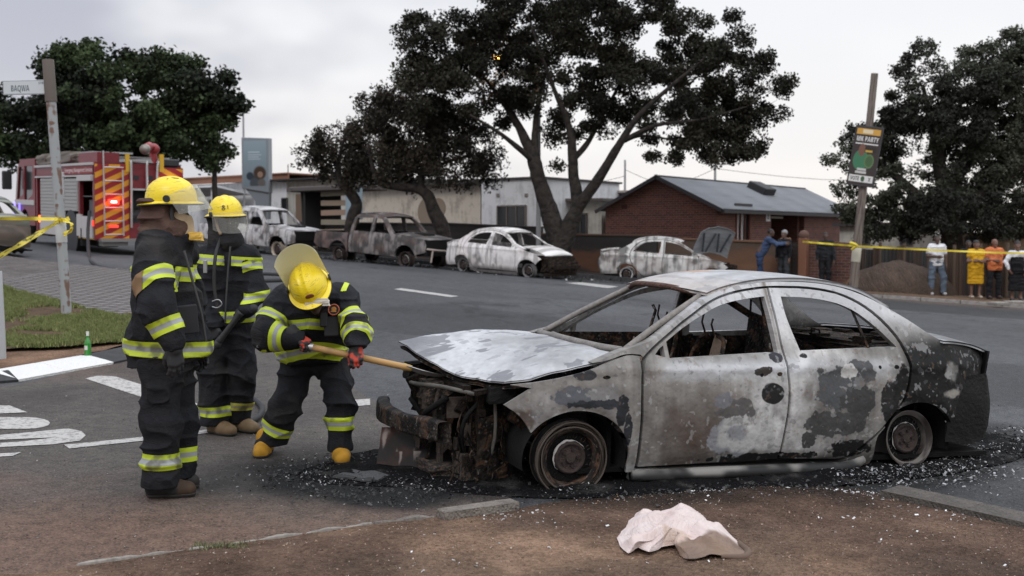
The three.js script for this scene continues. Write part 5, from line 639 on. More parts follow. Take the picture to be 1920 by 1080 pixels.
function glove(parent, wrist, dir, palm, side, curl, m, o = {}) { // palm: which way the palm faces
  const f = P3(dir).clone().normalize(), u = P3(palm).clone().negate(), M = frame(P3(wrist), f, u); const g = part('glove', applied(handGeo(curl, o.fat || 1.28, side), M), m, parent); if (o.cuff) part('glove_cuff', tube([P3(wrist).clone().addScaledVector(f, -0.075), P3(wrist).clone().addScaledVector(f, 0.0)], [0.056, 0.046], 14), o.cuff, g); return g;
}
// ---------------------------------------------------------------- standing firefighter, seen from the side
{
  const D = 6.45, base = gp(318, 928), t = thing('person', 'person in black turnout gear standing in profile at left, visor half raised', 'person', base); const L = (px, py, d) => at(px, py, d).sub(base);
  const shN = L(284, 482, D - 0.22), elN = L(296, 576, D - 0.36), wrN = L(324, 640, D - 0.37), shF = L(338, 478, D + 0.2), elF = L(358, 570, D + 0.26), wrF = L(372, 640, D + 0.16);
  const coatB = [bone(L(306, 492, D - 0.05), L(308, 645, D - 0.02), 0.18, 0.222), bone(L(306, 492, D + 0.08), L(312, 645, D + 0.06), 0.18, 0.222), bone(L(306, 640, D), L(304, 725, D), 0.225, 0.222), bone(L(350, 560, D), L(366, 650, D), 0.09, 0.10), bone(L(292, 462, D - 0.13), L(332, 462, D + 0.14), 0.12, 0.12), bone(shN, elN, 0.118, 0.112), bone(elN, wrN, 0.108, 0.077), bone(shF, elF, 0.10, 0.09), bone(elF, wrF, 0.085, 0.065), bone(L(302, 448, D), L(338, 452, D), 0.095, 0.085)];
  const hem = L(310, 682, D), cuffD = wrN.clone().sub(elN).normalize(), cuffF = wrF.clone().sub(elF).normalize();
  const g = garment(t, 'coat', coatB, 0.05, { seed: 3, fit: 0.90, cuts: [[hem, V(0.10, -1, 0).normalize()]] });
  const arm = nearSeg(shN, elN, 0.16), fore = nearSeg(elN, wrN, 0.14), armF = nearSeg(elF, wrF, 0.13), body = (x, y, z) => !(arm(x, y, z) || fore(x, y, z) || armF(x, y, z));
  const torsoOnly = (x, y, z) => cap(bone(shN, elN, 0.125), x, y, z) > 0 && cap(bone(elN, wrN, 0.125), x, y, z) > 0;
  stripes(t, g, L(310, 665, D), V(0.05, 1, 0), 0, 0.105, torsoOnly);
  stripes(t, g, L(310, 520, D), V(0.18, 1, 0), 0, 0.10, (x, y, z) => torsoOnly(x, y, z) && (x > L(322, 0, D).x || x < L(262, 0, D).x));
  stripes(t, g, shN.clone().lerp(elN, 0.52), elN.clone().sub(shN).add(V(0.12, 0, 0)), -0.045, 0.10, arm);
  const sc = part('scorched_patch', band(g, shN.clone().lerp(elN, 0.52), elN.clone().sub(shN).add(V(0.12, 0, 0)), -0.040, 0.050, (x, y, z) => arm(x, y, z) && x < L(270, 0, D - 0.3).x, 0.008), scorchM, t); sc.userData.label = 'scorched end of the sleeve band';
  stripes(t, g, elN.clone().lerp(wrN, 0.56), wrN.clone().sub(elN), -0.05, 0.10, (x, y, z) => cap(bone(elN, wrN, 0.125), x, y, z) < 0);
  part('coat_zip', tube([[345, 470], [362, 530], [378, 590], [386, 640]].map(q => L(q[0], q[1], D - 0.17)), 0.008, 6, 4), mat(0.04, 0.04, 0.04, 0.6), t);
  part('pocket', rbox(0.16, 0.17, 0.03, 0.01, ...L(345, 600, D - 0.255).toArray(), 0, 0.5, 0.08), mat(0.02, 0.02, 0.023, 0.9), t);
  const hipN = L(302, 690, D - 0.10), knN = L(303, 790, D - 0.12), anN = L(300, 902, D - 0.12), hipF = L(330, 690, D + 0.10), knF = L(341, 785, D + 0.12), anF = L(334, 885, D + 0.14);
  const trB = [bone(L(312, 672, D - 0.06), L(318, 672, D + 0.06), 0.16), bone(hipN, knN, 0.136, 0.116), bone(knN, anN, 0.116, 0.115), bone(hipF, knF, 0.135, 0.11), bone(knF, anF, 0.11, 0.105)];
  const tg = garment(t, 'trousers', trB, 0.05, { seed: 9, amp: 1.1, fit: 0.90, cuts: [[V(0, 0.075, 0), V(0, -1, 0)]] });
  stripes(t, tg, anN.clone().lerp(knN, 0.27), V(0.03, 1, 0), -0.02, 0.105, (x, y, z) => cap(bone(knN, anN, 0.15), x, y, z) < 0); stripes(t, tg, anF.clone().lerp(knF, 0.27), V(0, 1, 0), -0.02, 0.105, (x, y, z) => cap(bone(knN, anN, 0.135), x, y, z) > 0);
  const b0 = gp(284, 933).sub(base), b1 = gp(364, 931).sub(base), c0 = L(318, 897, D + 0.14), c1 = L(366, 893, D + 0.14); c0.y = c1.y = 0; b0.y = b1.y = 0;
  boot(t, b0, b1, 0.13, { c: [0.055, 0.034, 0.022] }); boot(t, c0, c1, 0.13, { c: [0.03, 0.026, 0.024] });
  glove(t, wrN.clone().add(V(0.010, -0.045, 0.01)), V(0.12, -1, 0.06), V(-0.5, 0, -0.8), 1, 0.45, mat(...GLOVE, 0.75), { fat: 1.45, cuff: mat(0.20, 0.20, 0.20, 0.7) }); glove(t, wrF.clone().add(V(0.0, -0.03, 0)), V(0.3, -1, -0.1), V(-0.3, 0, 1), -1, 0.5, mat(...GLOVE, 0.75), { fat: 1.3 });
  // head, scarf, mask, helmet
  const hc = L(322, 392, D), skin = [0.06, 0.036, 0.026], M = frame(hc, V(1, -0.16, 0.16), V(0.12, 1, 0)); cpart('head', applied(headGeo(skin, null, 'bald'), M), vmat(0.55), t);
  garment(t, 'head_scarf', [bone(L(294, 385, D), L(296, 418, D), 0.098, 0.094), bone(L(310, 385, D), L(312, 432, D), 0.098, 0.100), bone(L(285, 412, D - 0.03), L(318, 436, D - 0.05), 0.075, 0.09)], 0.03, { seed: 15, amp: 1.3, base: [0.085, 0.05, 0.04], dust: [0.2, 0.14, 0.10], dirt: 0.8, cell: 0.008, cuts: [[L(300, 372, D), V(0, 1, 0)]] });
  garment(t, 'face_mask', [bone(L(336, 412, D), L(341, 440, D), 0.066, 0.072), bone(L(325, 425, D), L(325, 445, D), 0.08, 0.09)], 0.03, { seed: 17, amp: 0.7, base: [0.44, 0.34, 0.23], dust: [0.2, 0.15, 0.1], dirt: 0.5, cell: 0.007, cuts: [[L(338, 398, D), V(0.3, 1, 0).normalize()]] });
  part('chin_strap', tube([L(322, 385, D - 0.10), L(322, 410, D - 0.105), L(330, 440, D - 0.09), L(345, 447, D)], 0.011, 8, 4), rubberM, t);
  part('scarf_knot', lump(...L(362, 443, D - 0.02).toArray(), 0.10, 0.05, 0.07, 5), mat(0.75, 0.47, 0.09, 0.85), t);
  helmet(t, frame(L(321, 378, D), V(1, -0.03, 0.20), V(0.03, 1, 0.06)), 0.52, visorM, { marks: [[[0.3, 0.35], [0.9, 0.28], [1.4, 0.40], [1.45, 0.46]], [[2.6, 1.2], [2.75, 1.25], [2.7, 1.32]]] });
}
// ---------------------------------------------------------------- firefighter behind, visor down, holding a nozzle
{
  const D = 8.4, base = gp(432, 808), t = thing('person', 'person in black turnout gear with a closed visor, second from left, holding a black nozzle', 'person', base); const L = (px, py, d = D) => at(px, py, d).sub(base);
  const sh1 = L(464, 484, D - 0.05), el1 = L(480, 545, D - 0.10), wr1 = L(463, 583, D - 0.24), sh2 = L(392, 484, D + 0.1), el2 = L(374, 548, D + 0.05), wr2 = L(398, 612, D - 0.22);
  const B = [bone(L(410, 495), L(408, 590), 0.15, 0.165), bone(L(446, 495), L(444, 590), 0.15, 0.165), bone(L(426, 590), L(426, 625), 0.185, 0.18), bone(sh2, sh1, 0.11), bone(sh1, el1, 0.098, 0.09), bone(el1, wr1, 0.088, 0.065), bone(sh2, el2, 0.098, 0.09), bone(el2, wr2, 0.088, 0.065), bone(L(414, 458), L(440, 458), 0.085)];
  const g = garment(t, 'coat', B, 0.05, { seed: 23, fit: 0.88, cuts: [[L(426, 610), V(0, -1, 0)]], dirt: 0.35 });
  const arm = (x, y, z) => Math.min(cap(bone(sh1, el1, 0.115), x, y, z), cap(bone(el1, wr1, 0.105), x, y, z), cap(bone(sh2, el2, 0.11), x, y, z), cap(bone(el2, wr2, 0.1), x, y, z)) < 0;
  stripes(t, g, L(426, 604), V(0, 1, 0), 0, 0.10, (x, y, z) => !arm(x, y, z)); stripes(t, g, L(426, 498), V(0.05, 1, 0), 0, 0.085, (x, y, z) => cap(bone(sh1, el1, 0.10), x, y, z) > 0 && Math.abs(x - L(430, 0).x) > 0.03);
  stripes(t, g, sh1.clone().lerp(el1, 0.30), el1.clone().sub(sh1), -0.04, 0.085, (x, y, z) => x > L(458, 0).x); stripes(t, g, el1.clone().lerp(wr1, 0.12), V(0.1, -1, -0.1), -0.02, 0.085, (x, y, z) => cap(bone(el1, wr1, 0.12), x, y, z) < 0 && x > L(460, 0).x);
  part('coat_zip', tube([[432, 462], [428, 500], [424, 560], [422, 605]].map(q => L(q[0], q[1], D - 0.19)), 0.007, 6, 4), mat(0.05, 0.05, 0.05, 0.6), t); part('air_hose', tube([L(414, 448, D - 0.1), L(404, 480, D - 0.22), L(402, 540, D - 0.24), L(410, 585, D - 0.24)], 0.014, 8, 5), rubberM, t);
  const clipM = mat(0.35, 0.35, 0.35, 0.4, 0.5); part('hose_clip', rbox(0.03, 0.10, 0.02, 0.005, ...L(385, 500, D - 0.21).toArray()), clipM, t); part('hose_clip', tube([L(398, 565, D - 0.25), L(410, 562, D - 0.26), L(416, 570, D - 0.26), L(408, 577, D - 0.26), L(398, 575, D - 0.25)], 0.005, 6, 3), clipM, t);
  const h1 = L(405, 612), k1 = L(400, 700, D - 0.03), a1 = L(399, 790, D), h2 = L(448, 612), k2 = L(454, 700, D - 0.02), a2 = L(448, 782, D + 0.12);
  const tg = garment(t, 'trousers', [bone(L(415, 605), L(438, 605), 0.155), bone(h1, k1, 0.135, 0.128), bone(k1, a1, 0.126, 0.118), bone(h2, k2, 0.13, 0.12), bone(k2, a2, 0.118, 0.105)], 0.045, { seed: 27, amp: 1.1, fit: 0.86, cuts: [[V(0, 0.075, 0), V(0, -1, 0)]], dirt: 0.4 });
  stripes(t, tg, a1.clone().lerp(k1, 0.16), V(0, 1, 0), -0.02, 0.095, (x, y, z) => x < L(424, 0).x); stripes(t, tg, a2.clone().lerp(k2, 0.24), V(0.06, 1, 0), -0.02, 0.075, (x, y, z) => x > L(424, 0).x, { lime: mat(0.5, 0.48, 0.07, 0.7), silver: mat(0.30, 0.27, 0.16, 0.7) });
  const f = (p, q, d) => { const a = L(p[0], p[1], d), b = L(q[0], q[1], d - 0.14); a.y = b.y = 0; return [a, b]; }; boot(t, ...f([398, 806], [438, 808], D + 0.02), 0.12, { c: [0.15, 0.10, 0.055], all: 1 }); boot(t, ...f([444, 796], [480, 798], D + 0.14), 0.12, { c: [0.15, 0.105, 0.06], all: 1 });
  glove(t, wr1.clone(), V(-0.9, -0.3, -0.1), V(0, -0.6, -0.7), -1, 1.0, mat(...GLOVE, 0.75)); glove(t, wr2.clone(), V(0.5, -0.7, 0.3), V(0.3, 0, -0.8), 1, 0.9, mat(...GLOVE, 0.75));
  const fw = V(0.62, -0.12, 0.76); cpart('head', applied(headGeo([0.045, 0.028, 0.02], null, 'bald'), frame(L(428, 418), fw, V(0, 1, 0))), vmat(0.55), t);
  garment(t, 'hood', [bone(L(414, 410, D + 0.06), L(416, 452, D + 0.03), 0.10, 0.105), bone(L(432, 445), L(434, 455, D - 0.06), 0.085, 0.09)], 0.04, { seed: 29, amp: 0.6, base: [0.02, 0.02, 0.022], cell: 0.009, cuts: [[L(420, 398), V(0, 1, 0)]] });
  part('cheek_strap', tube([L(404, 405, D - 0.05), L(408, 425, D - 0.09), L(414, 440, D - 0.12)], 0.012, 8, 4), mat(0.33, 0.24, 0.16, 0.8), t);
  helmet(t, frame(L(423, 402), V(0.62, -0.05, 0.76), V(-0.02, 1, 0.06)), 0.04, visorM, { marks: [[[0.55, 1.15], [0.62, 1.2], [0.7, 1.15], [0.62, 1.1], [0.55, 1.15]], [[0.52, 1.28], [0.62, 1.24], [0.72, 1.3], [0.62, 1.36], [0.52, 1.28]], [[0.36, 1.1], [0.36, 1.3]]] });
  tag(part('hose_nozzle', [tube([[408, 643], [424, 622], [444, 596], [452, 586]].map(q => at(q[0], q[1], D - 0.30)), [0.028, 0.022, 0.022, 0.03], 12, 3), tube([at(404, 650, D - 0.3), at(410, 641, D - 0.3)], [0.034, 0.03], 12)], rubberM, scene), 'black hose nozzle held at the waist by the firefighter with the closed visor', 'nozzle');
}
// ---------------------------------------------------------------- firefighter bending to the car
{
  const D = 7.55, base = gp(566, 852), t = thing('person', 'person in black turnout gear bending down with visor flipped up, red gloves on a pole', 'person', base); const L = (px, py, d = D) => at(px, py, d).sub(base);
  const sh1 = L(522, 575, 7.42), el1 = L(500, 628, 7.18), wr1 = L(552, 636, 7.10), sh2 = L(648, 575, 7.36), el2 = L(668, 620, 7.12), wr2 = L(668, 650, 7.02);
  const B = [bone(L(548, 590, 7.42), L(560, 655, 7.70), 0.165, 0.175), bone(L(622, 590, 7.40), L(612, 655, 7.68), 0.165, 0.175), bone(L(585, 600, 7.36), L(588, 660, 7.62), 0.17, 0.19), bone(L(535, 568, 7.44), L(640, 566, 7.40), 0.14), bone(sh1, el1, 0.122, 0.108), bone(el1, wr1, 0.106, 0.074), bone(sh2, el2, 0.115, 0.100), bone(el2, wr2, 0.098, 0.076), bone(L(575, 552, 7.34), L(600, 556, 7.28), 0.10, 0.09)];
  const g = garment(t, 'coat', B, 0.05, { seed: 33, fit: 0.88, cuts: [[L(595, 684, 7.55), V(0.06, -0.95, 0.28).normalize()]] });
  const A1 = bone(sh1, el1, 0.135), F1 = bone(el1, wr1, 0.125), A2 = bone(sh2, el2, 0.125), F2 = bone(el2, wr2, 0.12); const on = b => (x, y, z) => cap(b, x, y, z) < 0, trunk = (x, y, z) => [A1, F1, A2, F2].every(b => cap(b, x, y, z) > -0.012);
  stripes(t, g, L(590, 678, 7.5), V(-0.05, 0.95, -0.28), 0, 0.105, trunk); stripes(t, g, L(585, 618, 7.2), V(-0.03, 0.95, -0.2), 0.0, 0.08, (x, y, z) => trunk(x, y, z) && z > L(0, 0, 7.42).z && x < L(604, 0, 7.2).x);
  stripes(t, g, sh1.clone().lerp(el1, 0.62), el1.clone().sub(sh1).add(V(-0.12, 0, 0)), -0.05, 0.10, on(A1)); stripes(t, g, el1.clone().lerp(wr1, 0.52), wr1.clone().sub(el1), -0.05, 0.10, on(F1)); stripes(t, g, sh2.clone().lerp(el2, 0.62), el2.clone().sub(sh2).add(V(0.10, 0, 0)), -0.05, 0.10, on(A2)); stripes(t, g, el2.clone().lerp(wr2, 0.30), wr2.clone().sub(el2), -0.055, 0.10, (x, y, z) => on(F2)(x, y, z) && !(cap(bone(sh2, el2, 0.07), x, y, z) < 0));
  part('shoulder_band', band(g, L(650, 560, 7.5), V(1, -0.2, 0), -0.02, 0.015, (x, y, z) => y > L(0, 545, 7.4).y), limeM, t);
  part('pocket', [rbox(0.10, 0.14, 0.03, 0.01, ...L(622, 612, 7.19).toArray(), -0.35, 0, 0.05), rbox(0.05, 0.10, 0.03, 0.01, ...L(607, 600, 7.19).toArray(), -0.35, 0, 0)], mat(0.022, 0.022, 0.024, 0.9), t);
  { const e = part('emblem', mv(new THREE.CylinderGeometry(0.040, 0.040, 0.01, 24), 0, 0, 0, Math.PI / 2), mat(0.02, 0.02, 0.02, 0.7), t); const P = L(626, 581, 7.205); e.position.copy(P); e.rotation.x = -0.25; part('emblem_ring', mv(new THREE.TorusGeometry(0.036, 0.004, 8, 28), 0, 0, 0.008), mat(0.5, 0.12, 0.05, 0.7), e); part('emblem_crest', [box(0.036, 0.008, 0.006, 0, -0.012, 0.008), cyl(0.014, 0.018, 0.006, 12, 0, 0.004, 0.008, Math.PI / 2)], mat(0.45, 0.20, 0.04, 0.7), e); }
  const h1 = L(558, 672, 7.72), k1 = L(538, 758, 7.62), a1 = L(506, 834, 7.66), h2 = L(624, 672, 7.72), k2 = L(638, 758, 7.50), a2 = L(637, 846, 7.46);
  const tg = garment(t, 'trousers', [bone(L(575, 665, 7.74), L(606, 665, 7.74), 0.165), bone(h1, k1, 0.148, 0.122), bone(k1, a1, 0.120, 0.108), bone(h2, k2, 0.140, 0.118), bone(k2, a2, 0.116, 0.108)], 0.05, { seed: 37, amp: 1.1, fit: 0.84, cuts: [[V(0, 0.07, 0), V(0, -1, 0)]] });
  stripes(t, tg, a1.clone().lerp(k1, 0.38), k1.clone().sub(a1), -0.03, 0.085, (x, y, z) => x < L(580, 0, 7.6).x); stripes(t, tg, a2.clone().lerp(k2, 0.55), V(0, 1, 0), -0.03, 0.105, (x, y, z) => x > L(590, 0, 7.6).x);
  const F = (p, q, d0, d1) => { const a = L(p[0], p[1], d0), b = L(q[0], q[1], d1); a.y = b.y = 0; return [a, b]; }; boot(t, ...F([500, 845], [486, 850], 7.75, 7.48), 0.12, { c: [0.46, 0.235, 0.025], all: 1 }); boot(t, ...F([637, 858], [642, 866], 7.56, 7.27), 0.12, { c: [0.46, 0.235, 0.025], all: 1 });
  const redM = vmat(0.7), dip = (gg) => { const P = gg.attributes.position, N = gg.attributes.normal, c = []; for (let i = 0; i < P.count; i++) { const n = fbm(P.getX(i) * 30, P.getY(i) * 30, P.getZ(i) * 30, 2), k = sst(0.40, 0.52, n); c.push(...mix3([0.50, 0.055, 0.03], [0.03, 0.026, 0.026], k)); } gg.setAttribute('color', new THREE.Float32BufferAttribute(c, 3)); return gg; };
  const H = (wr, dir, palm, side, curl) => { const f = P3(dir).normalize(), M = frame(wr, f, P3(palm).negate()); const m = cpart('glove', dip(applied(handGeo(curl, 1.3, side), M)), redM, t); part('glove_cuff', tube([wr.clone().addScaledVector(f, -0.06), wr.clone().addScaledVector(f, 0.0)], [0.055, 0.046], 14), mat(0.03, 0.03, 0.03, 0.8), m); };
  H(wr1.clone().add(V(0.015, 0.02, 0.0)), V(0.7, -0.45, 0.25), V(-0.25, -0.85, -0.45), -1, 1.05); H(wr2.clone().add(V(0.0, -0.01, 0.0)), V(0.05, -0.75, 0.35), V(-0.25, -0.3, -0.85), 1, 0.95);
  const fw = V(0.22, -0.80, 0.56), hp = L(585, 552, 7.12); cpart('head', applied(headGeo([0.05, 0.03, 0.022], null, 'bald'), frame(hp, V(0.2, -0.62, 0.76), V(-0.1, 0.7, 0.7))), vmat(0.55), t);
  part('chin_cloth', [lump(...L(594, 566, 7.02).toArray(), 0.15, 0.05, 0.08, 5)], mat(0.55, 0.51, 0.44, 0.9), t);
  garment(t, 'hood', [bone(L(578, 545, 7.28), L(585, 560, 7.24), 0.115, 0.11)], 0.04, { seed: 39, amp: 0.6, base: [0.02, 0.02, 0.022], cell: 0.01 });
  helmet(t, frame(L(580, 537, 7.10), V(0.26, -0.66, 0.70), V(-0.16, 0.66, 0.73)), 2.90, hazeVisorM, { badge: true, long: 1 });
}
// the long wooden-handled tool in the red gloves
{
  const t = thing('pry_pole', 'long wooden-handled pole held in red gloves and pushed under the buckled hood', 'tool', at(660, 665, 7.08)); const o = t.position.clone(), L = (a, b, d) => at(a, b, d).sub(o);
  const woodT = tex(128, 512, (u, v) => { const n = pfbm(u, v, 6, 4, 3), m = pn(u * 18, v * 3, 18, 5); return mix3([0.46, 0.27, 0.10], [0.20, 0.115, 0.05], sst(0.4, 0.7, n * 0.6 + m * 0.4)); });
  part('handle', tube([L(584, 651, 7.09), L(660, 667, 7.08), L(768, 690, 7.16)], 0.0225, 14, 6), mat(1, 1, 1, 0.6, 0, { map: woodT }), t);
  const st = mat(0.55, 0.54, 0.52, 0.35, 0.7); part('ferrule', tube([L(562, 646, 7.09), L(587, 651.5, 7.09)], [0.018, 0.025], 12), st, t);
  part('blade', grid((s, u) => { const p = L(764, 689, 7.16).lerp(L(838, 702, 7.24), s), w = 0.035 * Math.sin(Math.PI * Math.min(1, 0.25 + s * 0.75)) + 0.004; return p.add(V(0, (u - 0.5) * w * 1.1 - 0.02 * Math.sin(s * 2.5), (u - 0.5) * w * 2.4)); }, 12, 6, null, 0.006), st, t);
  part('collar', tube([L(756, 687.5, 7.155), L(772, 691, 7.165)], [0.026, 0.02], 12), mat(0.42, 0.30, 0.05, 0.6), t);
}
// ---------------------------------------------------------------- onlookers
function onlooker(label, px, pyFeet, d, H, yaw, o) {
  const p0 = at(px, pyFeet, d), base = o.y === undefined ? onG(p0.x, p0.z, 0.08) : V(p0.x, o.y, p0.z), t = thing('person', label, 'person', base, yaw); const k = H / 1.75, S = o.wide || 1;
  const J = (x, y, z) => [x * k, y * k, z * k], skin = (o.skin || [0.060, 0.035, 0.025]).map(v => v * 1.5); const lean = o.lean || 0;   // +z is forwards
  const hd = [0 + (o.hx || 0), 1.615, 0.02 + lean * 1.1], nk = [0, 1.46, lean], ch = [0, 1.30, lean * 0.85], pv = [0, 0.95, 0], sL = [0.175 * S, 1.40, lean * 0.95], sR = [-0.175 * S, 1.40, lean * 0.95];
  const a = o.arms || {}; const eL = a.eL || [0.235 * S, 1.12, 0.02], wL = a.wL || [0.245 * S, 0.87, 0.07], eR = a.eR || [-0.235 * S, 1.12, 0.02], wR = a.wR || [-0.245 * S, 0.87, 0.07];
  const hL = [0.09, 0.92, 0], hR = [-0.09, 0.92, 0], st = o.stance || [0.11, 0.02, -0.11, -0.02], kL = [0.02 + st[0] * 0.9, 0.50, st[1] * 0.5 + 0.02], kR = [-0.02 + st[2] * 0.9, 0.50, st[3] * 0.5 + 0.02], fL = [st[0], 0.09, st[1]], fR = [st[2], 0.09, st[3]];
  const b = (p, q, r, s) => bone(J(...p), J(...q), r * k, s * k), waist = [0, 1.08, lean * 0.4 + (o.belly || 0) * 0.06];
  const body = [b(nk, [0, 1.52, lean + 0.01], 0.056, 0.055), b([0.08, 1.36, lean * 0.9], [0.06, 1.02, 0], 0.10, 0.10), b([-0.08, 1.36, lean * 0.9], [-0.06, 1.02, 0], 0.10, 0.10), b(sL, eL, 0.056, 0.045), b(eL, wL, 0.044, 0.030), b(sR, eR, 0.056, 0.045), b(eR, wR, 0.044, 0.030), b(hL, kL, 0.085, 0.058), b(kL, fL, 0.056, 0.038), b(hR, kR, 0.085, 0.058), b(kR, fR, 0.056, 0.038), b(fL, [fL[0] * 1.2, 0.04, fL[2] + 0.15], 0.04, 0.032), b(fR, [fR[0] * 1.2, 0.04, fR[2] + 0.15], 0.04, 0.032)];
  const [lo, hi] = boundsOf(body, 0.03), bg = nets(sdfOf(body, 0.03 * k), lo, hi, 0.015, () => skin);
  const hm = frame(V(...J(...hd)), V(...(o.look || [0, -0.05, 1])), V(0, 1, 0)); const head = applied(headGeo(skin, o.hair || [0.012, 0.01, 0.009], o.hairStyle || 'short', 0.008), hm);
  const hands = [[eL, wL, 1], [eR, wR, -1]].map(([e, w, s]) => { const f = V(w[0] - e[0], w[1] - e[1], w[2] - e[2]).normalize(), g = applied(handGeo(0.45, 1.05, -s, 0.007), frame(V(...J(...w)).addScaledVector(f, 0.02), f, V(s, 0.05, 0.15))); const c = new Float32Array(g.attributes.position.count * 3); for (let i = 0; i < c.length; i++) c[i] = skin[i % 3]; g.setAttribute('color', new THREE.BufferAttribute(c, 3)); return g; });
  cpart('body', joined([bg, head, ...hands], true), vmat(0.6), t);
  const G2 = (n, bones, kk, col, more = {}) => garment(t, n, bones, kk * k, { seed: px * 0.37, amp: more.amp || 0.8, cell: 0.015, base: col, dust: col.map(q => q * 0.55), dirt: 0.7, ...more });
  const cut = (y, up = -1) => [V(0, y * k, 0), V(0, up, 0)];
  const torso = (r, y1, bel = 0) => [b([0.075 * S, 1.36, lean * 0.9], [0.065 * S, 1.08, lean * 0.4 + bel], r, r), b([-0.075 * S, 1.36, lean * 0.9], [-0.065 * S, 1.08, lean * 0.4 + bel], r, r), b([0.06 * S, 1.08, lean * 0.4 + bel], [0.06 * S, y1, bel * 0.6], r, r * 1.02), b([-0.06 * S, 1.08, lean * 0.4 + bel], [-0.06 * S, y1, bel * 0.6], r, r * 1.02), b(sL, sR, 0.072, 0.072)];
  const sl = f => [[sL, eL], [sR, eR]].map(([s, e]) => b(s, s.map((q, i) => lerp(q, e[i], f)), 0.078, 0.07)), slLong = () => [b(sL, eL, 0.076, 0.062), b(eL, wL, 0.06, 0.048), b(sR, eR, 0.076, 0.062), b(eR, wR, 0.06, 0.048)];
  if (o.shirt) G2('shirt', [...torso(0.122 * (o.fat || 1), 0.90, o.belly ? 0.05 : 0), ...(o.long ? slLong() : sl(0.62))], 0.03, o.shirt, { cuts: [cut(o.shirtHem || 0.88)] });
  if (o.trousers) G2('trousers', [b([0.05 * S, 0.95, 0], [-0.05 * S, 0.95, 0], 0.125 * (o.fat || 1), 0.125 * (o.fat || 1)), b(hL, kL, 0.105 * (o.fat || 1), 0.08), b(kL, fL, 0.08, 0.072), b(hR, kR, 0.105 * (o.fat || 1), 0.08), b(kR, fR, 0.08, 0.072)], 0.03, o.trousers, { cuts: [cut(0.06), [V(0, 1.02 * k, 0), V(0, 1, 0)]] });
  if (o.dress) { const hemY = o.hemY || 0.5; G2(o.dressName || 'dress', [...torso(0.125 * (o.fat || 1), 0.92, 0.04), b([0.07, 0.95, 0.0], [0.09, hemY - 0.1, 0.02], 0.15 * (o.fat || 1), 0.14), b([-0.07, 0.95, 0.0], [-0.09, hemY - 0.1, 0.02], 0.15 * (o.fat || 1), 0.14), ...(o.noSleeve ? [] : sl(0.45))], 0.06, o.dress, { cuts: [cut(hemY), ...(o.bibY ? [[V(0, o.bibY * k, 0), V(0, 1, 0)]] : [])] }); }
  for (const [f, n] of [[fL, 1], [fR, -1]]) part('shoe', mv(rbox(0.088 * k, 0.075 * k, 0.25 * k, 0.03), f[0] * 1.1 * k, 0.045 * k, (f[2] + 0.055) * k), mat(...(o.shoes || [0.03, 0.03, 0.03]), 0.7), t);
  return t;
}
